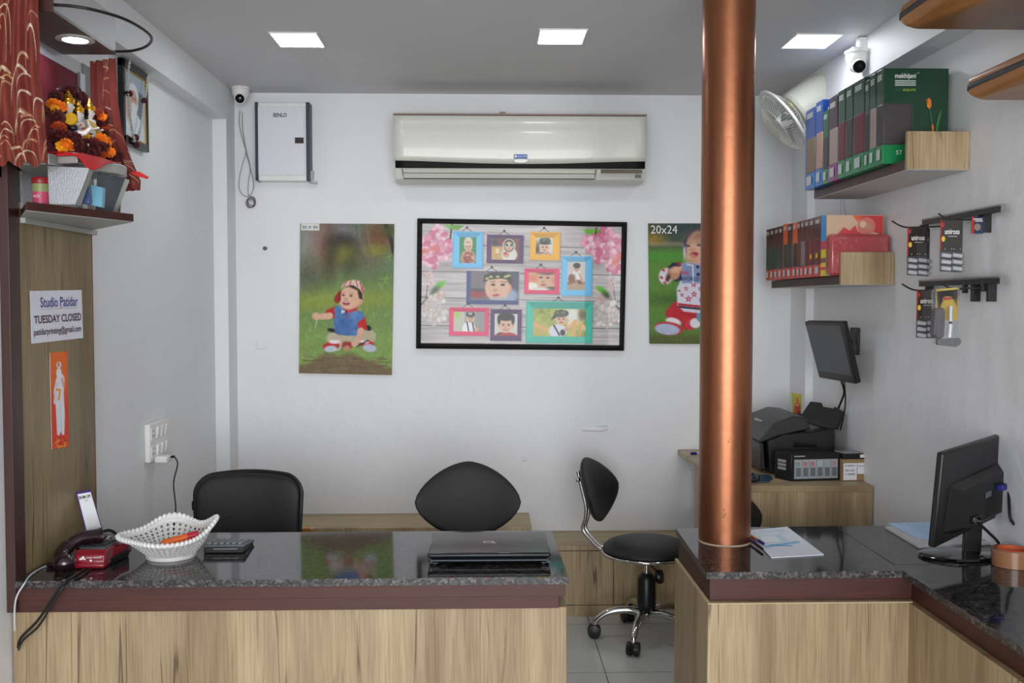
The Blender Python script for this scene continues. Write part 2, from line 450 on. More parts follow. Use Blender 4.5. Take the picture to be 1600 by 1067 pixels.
# small plaster repairs and tape marks on the back wall
for px, py, a, b, lb in ((409, 538, .040, .030, 'rough white plaster patch on back wall left of the capped child poster'),
                         (820, 716, .018, .016, 'small round plaster blister on back wall behind the office stools'),
                         (932, 668, .085, .022, 'long low plaster ripple on back wall above the chrome stool')):
    q = P(px, py, Y=BW-0.001); mb = MB(); rg = random.Random(px)
    for i in range(5):
        mb.ell((q.x+rg.uniform(-a, a)*.6, q.y, q.z+rg.uniform(-b, b)*.6), (a*rg.uniform(.3, .7), .004, b*rg.uniform(.3, .7)), WALL, n=18, k=8)
    struct(mb.build('trim_%d' % (5+[409, 820, 932].index(px))))
q = P(406, 396, Y=BW-0.001)
tag(MB().obox(q, (.035, .002, .10), (0, 0.1, 0), WALL).ell(P(414, 388, Y=BW-0.003), (.012, .004, .01), GREYP).build('wall_tape'), 'strip of white tape with grey nub on back wall under the electrical box', 'tape')

# ================================================================== left wall laminate panel
t = thing('wall_panel', 'tall shade-darkened oak laminate panel on left wall holding the closing-day sign', 'wall panel', (-1.32, 3.0, 0.75))
MB().box(LW, -1.305, 2.765, 3.262, 0.75, 1.80, OAKD).build('laminate_sheet', t)
MB().box(LW, -1.303, 2.70, 2.762, 0.66, CZ, MAHOGZ).build('edge_post', t, bevel=.002)
MB().box(LW, -1.304, 3.262, 3.266, 0.75, 1.757, mat('edge_band', (120, 64, 48), .5)).build('edge_band', t)

# ================================================================== counters
# left counter
t = thing('reception_counter', 'oak laminate counter body on the left under the laptop and basket', 'counter', (-.55, 2.95, 0))
MB().box(LW+.004, .226, 2.722, 3.20, 0, .657, OAK).build('body', t, bevel=.0015)
mb = MB().box(LW+.012, .222, 2.706, 3.20, .6925, .7295, MAHOG).box(LW+.02, .204, 2.712, 3.19, .657, .6925, MAHOG); mb.build('mahogany_band', t, bevel=.001)
def slab(name, poly, z0, z1, label, notch=None):
    mb = MB(); n = len(poly)
    vs = [(x, y, z1) for x, y in poly]+[(x, y, z0) for x, y in poly]
    mb.add([(x, y, z1) for x, y in poly], [tuple(range(n))], GRAN)
    mb.add([(x, y, z0) for x, y in poly], [tuple(range(n))[::-1]], GRANE)
    mb.add(vs, [(i, (i+1) % n, (i+1) % n+n, i+n) for i in range(n)], GRANE)
    return tag(mb.build(name), label, 'worktop')
slab('granite_worktop', [(-1.303, 2.695), (.23, 2.695), (.218, 3.255), (-1.303, 3.255)], .730, .750, 'straight polished black granite worktop under the laptop, basket and telephone')
# right counter, L shaped
t = thing('service_counter', 'l-shaped oak laminate counter body under the copper pillar and desk monitor', 'counter', (1.0, 3.0, 0))
mb = MB()
mb.ext([(.628, 2.715, 0), (1.205, 2.715, 0), (1.205, .9, 0), (1.592, .9, 0), (1.592, 3.20, 0), (.628, 3.20, 0)], (0, 0, .664), OAK); mb.build('body', t, bevel=.0015)
mb = MB()
mb.ext([(.640, 2.745, .664), (1.225, 2.745, .664), (1.225, .9, .664), (1.592, .9, .664), (1.592, 3.20, .664), (.640, 3.20, .664)], (0, 0, .066), MAHOG); mb.build('mahogany_band', t, bevel=.001)
MB().box(.628, 1.215, 2.713, 2.722, .664, .6665, mat('panel_lip', (196, 178, 142), .5)).box(.628, .636, 2.72, 3.2, .664, .6665, mat('panel_lip', (196, 178, 142), .5)).build('panel_lip', t)
def cslab(poly, label): return slab('granite_worktop', poly, .730, .750, label)
cslab([(.628, 2.735), (1.195, 2.735), (1.195, 2.80), (1.197, 3.295), (.645, 3.275)], 'polished granite worktop slab around the foot of the copper pillar')
cslab([(1.199, 2.802), (1.595, 2.802), (1.595, 3.295), (1.199, 3.295)], 'polished granite worktop slab under the desk monitor and papers')
cslab([(1.195, .9), (1.595, .9), (1.595, 2.798), (1.195, 2.798)], 'long granite worktop slab coming toward the camera along the right wall')

# ================================================================== copper pillar
pc = Vector((.770, 3.105)); pr = .083
t = thing('copper_pillar', 'round copper-coloured pillar standing on the right counter up to the ceiling', 'pillar', (pc.x, pc.y, .750))
MB().lathe([(pr, .752), (pr, CZ)], (pc.x, pc.y, 0), COPPER, 96).build('pillar_tube', t)
MB().lathe([(pr+.003, .750), (pr+.003, .753), (pr, .7535)], (pc.x, pc.y, 0), mat('sealant', (190, 170, 150), .5), 64).build('sealant_ring', t)
rg = random.Random(3)
mb = MB()
for px, py in ((1140, 683), (1142, 677), (1138, 690), (1132, 797), (1133, 803), (1131, 807), (1147, 654), (1145, 800)):
    q = P(px, py, Y=pc.y-pr+.001); mb.ell(q, (.0016, .0012, .0035), COPPER, n=8, k=6)
mb.build('paint_drip', t)

# ================================================================== low bench cabinets along the back wall
def cabinet(name, x0, x1, y0, z1, seams, label):
    t = thing(name, label, 'cabinet', ((x0+x1)/2, 4.8, 0))
    MB().box(x0, x1, y0+.02, BW, .0, z1-.001, OAKM).box(x0, x1, y0+.021, BW, z1-.001, z1, OAKT).build('body', t)
    MB().box(x0, x1, y0, y0+.02, .0, .055, OAKM).build('plinth', t)
    MB().box(x0, x1, y0, y0+.02, z1-.022, z1, OAKM).build('top_rail', t, bevel=.0015)
    xs = [x0]+seams+[x1]
    for a, b in zip(xs[:-1], xs[1:]): MB().box(a+.0015, b-.0015, y0+.001, y0+.019, .058, z1-.025, OAKM).build('door', t, bevel=.001)
cabinet('bench_cabinet', -1.26, .217, 4.64, .44, [-.75, -.27], 'taller low oak bench cabinet along back wall behind the oval-backed chair')
cabinet('bench_cabinet', .22, .975, 4.64, .345, [.614], 'lower oak bench cabinet along back wall behind the chrome stool')

# ================================================================== printer desk
t = thing('printer_desk', 'oak laminate desk in right back corner carrying the printer', 'desk', (1.3, 4.4, 0))
MB().box(.985, RW-.004, 3.948, 4.712, .738, .764, OAKT).box(.985, 1.558, 4.712, BW-.003, .738, .764, OAKT).build('desktop', t, bevel=.0015)
MB().box(1.0, RW-.004, 3.952, 3.972, 0, .738, OAKM).build('front_panel', t)
MB().box(1.0, 1.02, 3.975, 4.62, 0, .738, OAKM).build('side_panel', t)
mb = MB(); q = P(1083, 735, Y=BW); mb.box(1.045, 1.115, BW-.03, BW-.001, .46, .66, WHT)
tag(mb.build('junction_box', bevel=.004), 'white wall box beside the printer desk, half hidden by the pillar', 'box')

# ================================================================== ceiling panel lights
EM = mat('led_panel', (244, 250, 255), .5, emit=19.0)
for (a, b, c_, d, lb) in (((432, 52), (487, 50), (498, 70), (444, 71), 'square recessed ceiling light on the left, above the electrical box'),
                      ((850, 44), (908, 44), (904, 68), (848, 68), 'square recessed ceiling light above the air conditioner'),
                      ((1250, 53), (1302, 53), (1288, 73), (1232, 73), 'square recessed ceiling light right of the copper pillar')):
    p0 = P(*a, Z=CZ); p1 = P(*b, Z=CZ); p2 = P(*c_, Z=CZ); p3 = P(*d, Z=CZ)
    cx = (p0.x+p1.x+p2.x+p3.x)/4; cy = (p0.y+p2.y)/2; hx = .088; hy = .098
    t = thing('ceiling_light', lb, 'light', (cx, cy, CZ), 'recessed ceiling lights')
    mb = MB()
    for x0, x1, y0, y1 in ((cx-hx-.006, cx+hx+.006, cy-hy-.006, cy-hy), (cx-hx-.006, cx+hx+.006, cy+hy, cy+hy+.006), (cx-hx-.006, cx-hx, cy-hy, cy+hy), (cx+hx, cx+hx+.006, cy-hy, cy+hy)):
        mb.box(x0, x1, y0, y1, CZ-.006, CZ, WHT)
    mb.build('frame', t)
    MB().box(cx-hx, cx+hx, cy-hy, cy+hy, CZ-.004, CZ-.001, EM).build('diffuser', t)

# ================================================================== air conditioner
t = thing('air_conditioner', 'ivory split air conditioner high on the back wall above the collage frame', 'air conditioner', (.16, 4.86, 2.1))
YF = 4.745
zz = lambda py, Y=YF: P(800, py, Y=Y).z
xx = lambda px, py=220, Y=YF: P(px, py, Y=Y).x
x0, x1 = xx(614), xx(1011); zt, zb = zz(179), zz(284)
prof = [(4.958, zb+.01), (4.83, zb), (4.785, zb+.015), (4.757, zz(262)), (4.752, zz(252)), (4.747, zz(225)), (4.748, zz(198)), (4.762, zz(183)), (4.80, zt+.004), (4.958, zt+.008)]
mb = MB(); mb.ext([(x0+.006, y+.006, z) for y, z in prof], (x1-x0-.012, 0, 0), IVORY); mb.build('body', t, bevel=.004)
def ac_y(z):
    ps = [(z_, y_) for y_, z_ in prof[2:8]]
    for (za, ya), (zb_, yb) in zip(ps[:-1], ps[1:]):
        if za <= z <= zb_: return ya+(yb-ya)*(z-za)/(zb_-za)
    return ya
def ac_sheet(xa, xb, za_fn, zb_fn, thick, m, name, n=24, k=8, bevel=.0):
    mb = MB(); vs = []; fs = []
    for i in range(n+1):
        x = xa+(xb-xa)*i/n
        for j in range(k+1):
            z = za_fn(i/n)+(zb_fn(i/n)-za_fn(i/n))*j/k; vs.append((x, ac_y(z)-thick, z))
    fs = [(i*(k+1)+j, (i+1)*(k+1)+j, (i+1)*(k+1)+j+1, i*(k+1)+j+1) for i in range(n) for j in range(k)]
    mb.add(vs, fs, m); return mb.build(name, t, solid=.004)
bow = lambda u: zz(251)+(zz(255.5)-zz(251))*(math.sin(math.pi*u)**1.5)
ac_sheet(x0+.002, x1-.002, bow, lambda u: zz(181), .003, IVORY, 'front_panel')
ac_sheet(x0+.01, x1-.008, lambda u: zz(262.5), lambda u: bow(u)-.001, .0015, mat('strip_black', (14, 14, 15), .55, spec=.2), 'accent_strip')
mb = MB().box(x0, x1, 4.75, 4.956, zt-.002, zt+.006, mat('aged_plastic', (150, 128, 116), .5)); mb.build('top_cover', t, bevel=.002)
q = P(785, 174, Y=4.80); MB().box(q.x-.015, q.x+.015, 4.79, 4.82, zt, zt+.022, mat('aged_plastic', (150, 128, 116), .5)).build('clip', t)
lx0, lx1 = xx(630, 270), xx(930, 270); za, zb2 = zz(279, 4.78), zz(266, 4.76)
mb = MB().ext([(lx0, 4.752, zb2), (lx0, 4.776, za), (lx0, 4.784, za), (lx0, 4.76, zb2)], (lx1-lx0, 0, 0), IVORY); mb.build('louver', t, bevel=.002)
mb = MB(); mb.tube([(lx0-.006, 4.750, zb2+.004), (lx0, 4.768, za-.003), (lx1, 4.768, za-.003), (lx1+.005, 4.750, zb2+.004)], .0022, DARKM, 6)
mb.tube([(lx0, 4.748, zb2-.016), (lx1, 4.748, zb2-.018)], .0012, DARKM, 6); mb.build('louver_gap', t)
q0, q1 = P(939, 265, Y=4.75), P(1003, 271, Y=4.762)
MB().box(q0.x, q1.x, 4.748, 4.762, q1.z, q0.z, mat('display_window', (96, 88, 76), .2)).build('display_window', t)
Q = [P(803, 241, Y=4.7385), P(824, 241, Y=4.7385), P(824, 247.5, Y=4.7385), P(803, 247.5, Y=4.7385)]
mb = MB().ext([*Q], (0, .006, 0), mat('label_blue', (36, 92, 176), .4)); mb.text('BLUE STAR', Q, (.28, .25, .95, .75), WHT); mb.quad(Q, (.05, .2, .2, .8), WHT); mb.build('brand_label', t)
mb = MB(); q = P(813.5, 251.5, Y=4.741); mb.lathe([(.001, 0), (.026, 0), (.028, .004)], (q.x, q.y-.002, q.z), mat('badge_silver', (176, 176, 172), .3, .5), 28, Matrix.Rotation(R(-90), 3, 'X'), 1.3, .36); mb.build('oval_badge', t)
MB().box(*sorted((P(994, 0, Y=4.77).x, P(1003, 0, Y=4.77).x)), 4.765, 4.78, zz(277, 4.77), zz(272.5, 4.77), GREYP).build('indicator', t)

# ================================================================== electrical box on the back wall
t = thing('electrical_box', 'white metal distribution box with black side rails near left corner of back wall', 'electrical box', (-1.0, 4.9, 2.1))
Y_ = 4.885; a = P(398, 160, Y=Y_); b = P(481, 282, Y=Y_)
MB().box(a.x+.004, b.x-.004, Y_+.006, BW-.002, b.z, a.z, WHT).build('box', t, bevel=.002)
for px0, px1 in ((396.5, 401), (476.5, 482)):
    MB().box(P(px0, 0, Y=Y_).x, P(px1, 0, Y=Y_).x, Y_-.004, BW-.002, b.z-.001, a.z+.002, mat('rail_dark', (44, 56, 66), .4)).build('side_rail', t, bevel=.002)
d0 = P(401.5, 166.5, Y=Y_); d1 = P(476, 274, Y=Y_)
MB().box(d0.x, d1.x, Y_, Y_+.006, d1.z, d0.z, mat('door_white', (218, 221, 226), .35)).build('door', t, bevel=.0015)
h0 = P(461, 215, Y=Y_); h1 = P(474.5, 224, Y=Y_)
o = MB().box(h0.x, h1.x, Y_-.004, Y_+.002, h1.z, h0.z, mat('dark_red_plastic', (46, 20, 24), .4)).box(h0.x+.004, h0.x+.02, Y_-.0055, Y_, h1.z+.006, h0.z-.006, BLK).build('latch', t)
Q = [P(427, 176.5, Y=Y_-.0005), P(448, 176.5, Y=Y_-.0005), P(448, 183, Y=Y_-.0005), P(427, 183, Y=Y_-.0005)]
MB().text('BENLO', Q, (0, 0, 1, 1), mat('letter_navy', (26, 44, 88), .5), bold=.02).build('lettering', t)
q = P(487, 277, Y=4.93); tag(MB().obox(q, (.012, .03, .06), (0, .1, 0), STEEL).obox(q+Vector((.012, 0, -.024)), (.03, .02, .012), (0, .3, 0), STEEL).build('metal_bracket'), 'small grey metal bracket at lower right of the electrical box', 'bracket')

# ================================================================== dome cameras
def dome(loc, look, label, wallx=None, k=.85):
    t = thing('dome_camera', label, 'camera', loc, 'ceiling security cameras')
    c = Vector(loc); S = lambda pr: [(a*k, b*k) for a, b in pr]
    MB().lathe(S([(.058, 0), (.058, -.012), (.052, -.016)]), c, WHT, 36).build('mounting_ring', t)
    MB().lathe(S([(.052, -.014), (.054, -.03), (.046, -.055), (.040, -.062)]), c, WHT, 36).ell(c+Vector((0, 0, -.062*k)), (.041*k, .041*k, .038*k), WHT, n=28, k=16).build('housing', t)
    d = Vector(look).normalized(); M = d.to_track_quat('Z', 'Y').to_matrix(); e = c+Vector((0, 0, -.062*k))
    MB().lathe(S([(.031, .018), (.034, .034), (.032, .046), (.0285, .046), (.0285, .018), (.031, .018)]), e, WHT, 28, M).build('eye_ring', t)
    MB().lathe(S([(.001, .0465), (.0285, .044), (.029, .028)]), e, mat('lens_surround', (16, 16, 18), .75, spec=.15), 28, M).lathe(S([(.001, .0495), (.009, .048), (.011, .044)]), e, mat('lens_green', (30, 44, 40), .05, coat=1), 20, M).build('lens', t)
    if wallx: MB().box(c.x, wallx, c.y-.02, c.y+.02, c.z-.004, c.z+.05, WHT).box(c.x-.03, c.x+.03, c.y-.03, c.y+.03, c.z, c.z+.01, WHT).build('bracket', t)
    return t
q = P(384, 144, Z=CZ); dome((q.x, 4.84, CZ), (.12, -1, -.35), 'white dome camera on ceiling beside the electrical box', k=.78)
q = P(1340, 80, Y=3.86); dome((q.x, 3.86, q.z), (-.15, -1, -.45), 'white dome camera hung beside right beam above the green album boxes', 1.5)
def cable(name, pts, r, m, label, cat='cable', n=8, grp=None, closed=False):
    return tag(MB().tube(smooth_pts(pts, 8, closed), r, m, n, closed).build(name), label, cat, grp)
CAB = mat('grey_cable', (150, 152, 158), .5)
w_ = lambda L, Y=4.95: [P(a, b, Y=Y) for a, b in L]
cable('camera_cable', w_([(375, 172), (374, 195), (381, 225), (384, 238), (378, 260), (373, 285), (376, 300), (386, 307), (394, 300), (396, 285), (390, 258), (384, 238)], 4.95), .0022, CAB, 'looping grey cable hanging below the left dome camera')
cable('camera_cable', w_([(379, 176), (379, 200), (383, 225), (386, 240), (391, 262), (388, 285), (388, 305), (392, 315)], 4.942), .002, CAB, 'straighter grey cable hanging from left dome camera to a coil')
cp = [(392+6*math.cos(a)+1.5*math.cos(a*.37), 316+7*math.sin(a)+2*math.sin(a*.3)) for a in [i*.7 for i in range(28)]]
cable('cable_coil', w_(cp, 4.945), .0022, mat('brown_cable', (104, 96, 92), .5), 'small tangled coil of cable end on back wall left of the first poster')
cable('camera_cable', [P(1356, 108, Y=3.93), P(1355, 116, Y=3.93), P(1359, 124, X=1.496)], .003, WHT, 'short white cable behind the right dome camera')

# ================================================================== wall socket and charger
t = thing('switch_board', 'white double row wall switch board on left wall above the leather chair', 'switch board', (LW, 3.92, .95))
Y0, Y1, Z0, Z1 = 3.80, 4.045, .895, 1.045
MB().box(LW, LW+.022, Y0, Y1, Z0, Z1, WHT).build('plate', t, bevel=.004)
for r in range(2):
    zc = Z1-.04-r*.07
    for k in range(3): MB().obox((LW+.024, Y0+.085+k*.05, zc), (.01, .026, .046), (0, .12, 0), WHT).build('switch', t, bevel=.002)
    mb = MB().box(LW+.02, LW+.0245, Y0+.012, Y0+.055, zc-.025, zc+.025, WHT)
    for a, b in ((0, .012), (-.009, -.008), (.009, -.008)): mb.box(LW+.024, LW+.0252, Y0+.033+a-.003, Y0+.033+a+.003, zc+b-.003, zc+b+.003, BLK)
    mb.build('socket', t)
t = thing('phone_charger', 'white plug charger in the left wall switch board', 'charger', (LW+.05, 3.86, .91))
MB().box(LW+.024, LW+.075, 3.835, 3.90, .888, .915, WHT).build('adapter', t, bevel=.006)
MB().tube([(LW+.07, 3.885, .905), (LW+.09, 3.88, .908)], .005, BLK, 8).build('plug_tip', t)
q = [Vector((LW+.088, 3.88, .908)), Vector((LW+.105, 3.87, .88)), Vector((LW+.085, 3.88, .80)), Vector((LW+.095, 3.87, .70)), Vector((LW+.08, 3.88, .60)), Vector((LW+.09, 3.85, .45)), Vector((LW+.06, 3.85, .3))]
MB().tube(smooth_pts(q), .0028, mat('dark_red_cable', (70, 24, 32), .45), 8).build('cord', t)
# ================================================================== posters and the big frame
def board(name, label, cat, C4, Y, thick, edge):
    Q = [P(px, py, Y=Y) for px, py in C4]; c = sum(Q, Vector())/4
    t = thing(name, label, cat, (c.x, BW, min(q.z for q in Q)))
    MB().ext(Q, (0, thick, 0), edge).build('board', t, bevel=.001)
    return t, Q
SK = (226, 180, 152)
# --- 20 x 30 poster: toddler sitting on grass
t, Q = board('poster', 'tall poster of a toddler in a red and white cap sitting on grass', 'poster', ((469, 349), (616, 350), (612, 586), (467, 583)), BW-.012, .01, mat('mount_board', (120, 110, 90), .6))
c = Canvas(112, 78, 690, 1012, 150, 240, (112, 134, 92))
yy = (c.Y-78)/934
c.put(np.clip((.28-yy)*8, 0, 1), (104, 108, 94)); c.put(np.clip(1-abs(yy-.36)*7, 0, 1), (98, 120, 82)); c.put(np.clip(1-abs(yy-.5)*5, 0, 1), (126, 152, 76)); c.put(np.clip((yy-.56)*5, 0, 1), (130, 160, 84))
c.el(260, 170, 75, 110, (150, 74, 58), 0, 60); c.el(150, 180, 50, 150, (150, 160, 152), 8, 50); c.el(370, 130, 60, 50, (122, 128, 130), 0, 40)
c.el(365, 200, 65, 45, (30, 30, 30), 0, 22); c.el(420, 290, 40, 60, (60, 50, 38), 0, 30); c.el(370, 260, 60, 50, (118, 124, 50), 0, 25)
c.el(300, 280, 20, 70, (60, 54, 40), 0, 25); c.el(560, 240, 45, 90, (118, 96, 80), 20, 30); c.el(600, 150, 60, 60, (120, 72, 40), 0, 40); c.el(160, 400, 60, 60, (84, 84, 70), 0, 50)
c.line([(520, 85), (540, 200), (600, 290), (640, 350)], 9, (130, 108, 92), .8); c.line([(455, 90), (470, 220), (520, 330)], 8, (96, 84, 70), .7)
c.el(585, 240, 40, 20, (140, 150, 44), 0, 20); c.el(300, 560, 180, 26, (150, 160, 62), -4, 30)
c.line([(640, 85), (680, 200), (690, 260)], 26, (58, 52, 40)); c.el(655, 120, 40, 30, (74, 84, 40), 0, 12)
rg = random.Random(5)
for i in range(420):
    x = rg.uniform(112, 690); y = rg.uniform(620, 1000); g = rg.randint(-30, 40)
    c.seg(x, y, x+rg.uniform(-8, 8), y-rg.uniform(8, 26), 4, (136+g, 168+g, 84+g//2), .5)
for (sx, sy, ex, ey) in ((640, 420, 600, 410), (640, 420, 660, 370), (640, 420, 690, 400), (640, 430, 620, 465), (640, 430, 670, 470), (660, 280, 640, 285), (660, 280, 690, 260), (665, 280, 670, 310), (600, 440, 640, 500), (640, 500, 690, 530)):
    c.seg(sx, sy, ex, ey, 7, (134, 178, 80), .9, 2)
c.put(np.clip((c.Y-880-(c.X-400)**2*.0009+c.noise(40, 6, 6, 4))/30, 0, 1), (118, 96, 74), .85)
for i in range(60):
    x = rg.uniform(130, 640); y = rg.uniform(900, 1000); c.seg(x, y, x+rg.uniform(20, 70), y+rg.uniform(-6, 6), 6, rg.choice([(140, 118, 98), (96, 76, 60), (122, 84, 66)]), .7)
for i in range(40):
    x = rg.uniform(115, 260); y = rg.uniform(820, 900); c.seg(x, y, x+rg.uniform(-20, 20), y+rg.uniform(-10, 10), 4, (150, 130, 104), .6)
# legs, shoes
c.el(330, 788, 50, 36, (196, 182, 158), 0, 3); c.el(430, 790, 70, 34, (200, 188, 164), 0, 3); c.el(545, 775, 44, 44, (190, 178, 150), -20, 3)
c.poly([(350, 760), (480, 765), (470, 830), (360, 830)], (190, 178, 152))
c.el(310, 838, 52, 26, (196, 40, 44), -10, 2); c.el(308, 856, 40, 20, (196, 204, 220), -5, 2); c.el(330, 812, 34, 12, (240, 236, 236), 0, 2)
c.el(535, 822, 46, 24, (198, 42, 46), 10, 2); c.el(550, 846, 44, 24, (188, 196, 212), 8, 2); c.el(515, 808, 30, 10, (240, 236, 236), 5, 2)
c.line([(470, 838), (500, 820), (540, 800)], 8, (30, 30, 36)); c.line([(355, 800), (375, 830), (360, 860), (330, 862)], 7, (226, 214, 206))
c.el(410, 832, 34, 24, (158, 52, 48), 0, 3); c.el(408, 850, 24, 16, (196, 140, 116), 0, 3)
c.el(316, 740, 28, 12, (24, 24, 26), 10, 2); c.el(540, 722, 20, 16, (24, 24, 26), 30, 2)
# shirt
c.poly([(332, 590), (372, 580), (440, 612), (500, 620), (520, 660), (500, 740), (465, 772), (400, 772), (336, 760), (322, 690)], (74, 116, 174), soft=2)
c.shade(c.noise(34, 14, 22, 8), ((c.X > 320) & (c.X < 520) & (c.Y > 590) & (c.Y < 770) & (c.a[..., 2] > 150)))
c.poly([(272, 622), (325, 590), (332, 660), (290, 672)], (196, 34, 36)); c.poly([(470, 690), (520, 655), (534, 730), (480, 745)], (196, 34, 36))
c.poly([(372, 585), (470, 590), (470, 615), (405, 630)], (178, 34, 36)); c.line([(400, 625), (410, 660)], 8, (176, 40, 50))
c.poly([(372, 612), (400, 622), (372, 636)], (224, 224, 232)); c.poly([(432, 612), (404, 622), (434, 634)], (200, 60, 60)); c.el(402, 622, 6, 7, (40, 44, 90), 0, 1)
c.shade(c.noise(20, 8, 4, 9), (c.Y > 600)*(c.Y < 760)*(c.X > 325)*(c.X < 500))
# arms
c.line([(300, 650), (262, 655), (238, 656)], 40, SK, 1, 34); c.el(216, 654, 25, 24, SK, 0, 2); c.line([(204, 640), (200, 668)], 7, (200, 148, 122), .6); c.line([(222, 676), (212, 720)], 5, (214, 220, 214), .8)
c.line([(494, 742), (486, 780), (464, 820)], 44, (218, 172, 146), 1, 26); c.el(456, 824, 20, 16, (222, 176, 150), 0, 2)
# head
c.el(446, 540, 62, 58, (206, 158, 132), 0, 3); c.el(484, 556, 16, 22, (216, 166, 140), 0, 2)
c.el(422, 536, 62, 74, SK, 6, 3); c.el(398, 575, 30, 26, (236, 194, 168), 0, 10)
c.poly([(400, 470), (440, 452), (498, 500), (502, 545), (480, 540), (470, 490), (420, 468)], (58, 34, 28), soft=2)
c.poly([(364, 476), (384, 446), (430, 424), (480, 430), (512, 480), (506, 512), (480, 478), (440, 458), (400, 462)], (226, 192, 182), soft=2)
for a, b in (((400, 440), (384, 462)), ((430, 428), (420, 460)), ((460, 430), (470, 466)), ((484, 440), (498, 490)), ((500, 466), (508, 506))): c.seg(*a, *b, 6, (176, 40, 52), .85)
c.poly([(372, 486), (352, 500), (330, 530), (324, 552), (334, 568), (352, 572), (364, 560), (362, 520)], (160, 34, 32)); c.poly([(368, 492), (356, 520), (356, 556), (366, 556)], (112, 22, 24))
c.el(382, 520, 7, 5, (50, 34, 30), 0, 1.5); c.el(430, 524, 8, 5, (50, 34, 30), 0, 1.5); c.line([(370, 508), (390, 506)], 3, (120, 84, 66), .8); c.line([(420, 510), (442, 512)], 3, (120, 84, 66), .8)
c.el(398, 546, 12, 9, (206, 150, 124), 0, 4); c.el(400, 570, 21, 13, (132, 40, 40), 6, 2); c.el(400, 564, 14, 4, (244, 236, 230), 4, 1.5); c.el(400, 580, 12, 5, (206, 110, 106), 0, 2)
c.rect(118, 78, 230, 121, (222, 224, 220))
c.shade(c.noise(12, 40, 60, 3))
paint_mesh('print', quad_fn(Q), c, PRINT, t)
MB().text('20 X 30', Q, (.02, .016, .185, .034), BLK, .0012, .015).build('lettering', t)

# --- 20 x 24 poster
t, Q = board('poster', 'poster of a laughing baby in a star-print top, half behind the copper pillar', 'poster', ((1013, 349), (1171, 349), (1171, 538), (1015, 537)), BW-.012, .01, mat('mount_board', (120, 110, 90), .6))
c = Canvas(60, 88, 792, 962, 165, 196, (92, 136, 52)); yy = c.Y
c.put(np.clip((300-yy)/60, 0, 1), (70, 84, 62)); c.put(np.clip(1-abs(yy-235)/28, 0, 1), (138, 132, 112)); c.el(100, 190, 70, 34, (196, 150, 40), 0, 16); c.el(80, 110, 60, 40, (120, 96, 30), 0, 30)
c.el(330, 120, 160, 40, (34, 60, 66), 0, 40); c.el(650, 150, 160, 60, (46, 66, 50), 0, 40)
c.put(np.clip(1-abs(yy-330)/60, 0, 1), (74, 146, 52)); c.el(260, 640, 220, 30, (66, 96, 36), 0, 20); c.put(np.clip((yy-860)/60, 0, 1), (84, 96, 44))
rg = random.Random(8)
for i in range(500):
    x = rg.uniform(60, 790); y = rg.uniform(800, 960); g = rg.randint(-30, 40); c.seg(x, y, x+rg.uniform(-8, 8), y-rg.uniform(6, 20), 4, (92+g, 112+g, 46+g//2), .5)
c.el(360, 720, 160, 90, (186, 30, 44), 0, 2); c.el(250, 740, 72, 50, (190, 32, 46), 0, 3); c.el(560, 770, 170, 50, (182, 28, 42), 0, 3); c.el(330, 810, 34, 50, (196, 36, 50), 0, 2)
c.el(235, 800, 56, 28, (232, 226, 226), 14, 2); c.el(200, 850, 106, 48, (200, 46, 60), 6, 2); c.el(190, 856, 92, 40, (178, 188, 214), 6, 2); c.el(360, 820, 40, 40, (206, 50, 70), 0, 2); c.el(395, 810, 40, 36, (226, 222, 226), 0, 2); c.el(430, 760, 26, 40, (84, 150, 180), 0, 2)
body = [(300, 380), (340, 366), (460, 372), (620, 390), (650, 560), (620, 720), (440, 740), (310, 726), (264, 680), (262, 560), (290, 500)]
c.poly(body, (216, 214, 228), soft=2); c.poly([(285, 385), (330, 372), (470, 375), (600, 392), (610, 520), (300, 520)], (128, 144, 184), soft=3)
c.poly([(200, 400), (235, 372), (290, 372), (300, 500), (250, 510), (200, 440)], (34, 38, 66), soft=2); c.el(280, 380, 14, 12, (170, 30, 44))
c.el(182, 470, 50, 60, (222, 216, 224), 10, 3)
for a, b in ((166, 426), (152, 480), (190, 500), (176, 520), (210, 430)): c.el(a, b, 12, 8, (182, 34, 56), 40, 2)
c.el(240, 450, 46, 46, (196, 142, 114), 0, 3); c.el(262, 425, 38, 28, (220, 166, 136), 0, 3); c.line([(222, 430), (296, 404)], 14, (226, 174, 144)); c.el(200, 480, 16, 26, (80, 50, 44), 10, 4); c.line([(236, 452), (290, 446)], 4, (170, 116, 92), .7)
def star(cx, cy, r, col): c.poly([(cx+(r if k % 2 == 0 else r*.42)*math.sin(k*math.pi/5), cy-(r if k % 2 == 0 else r*.42)*math.cos(k*math.pi/5)) for k in range(10)], col)
for a, b, r in ((346, 634, 28), (388, 600, 26), (330, 560, 20), (300, 606, 18), (385, 532, 22), (436, 560, 22), (440, 640, 24), (280, 576, 14), (520, 590, 26), (560, 650, 24)): star(a, b, r, (186, 36, 62)); star(a, b, r*.4, (226, 216, 226))
c.poly([(268, 664), (450, 684), (450, 700), (272, 682)], (178, 34, 52)); c.poly([(270, 684), (450, 702), (450, 716), (280, 700)], (34, 36, 62))
c.line([(340, 384), (380, 392), (382, 520)], 9, (230, 228, 236)); c.el(414, 402, 12, 10, (30, 34, 66)); c.el(418, 456, 12, 12, (30, 34, 66))
c.el(420, 240, 104, 116, (44, 46, 72), 0, 3); c.el(430, 262, 98, 120, (222, 172, 144), 0, 4); c.el(320, 300, 10, 46, (196, 190, 204), 0, 2); c.el(430, 176, 74, 34, (152, 112, 92), -8, 16)
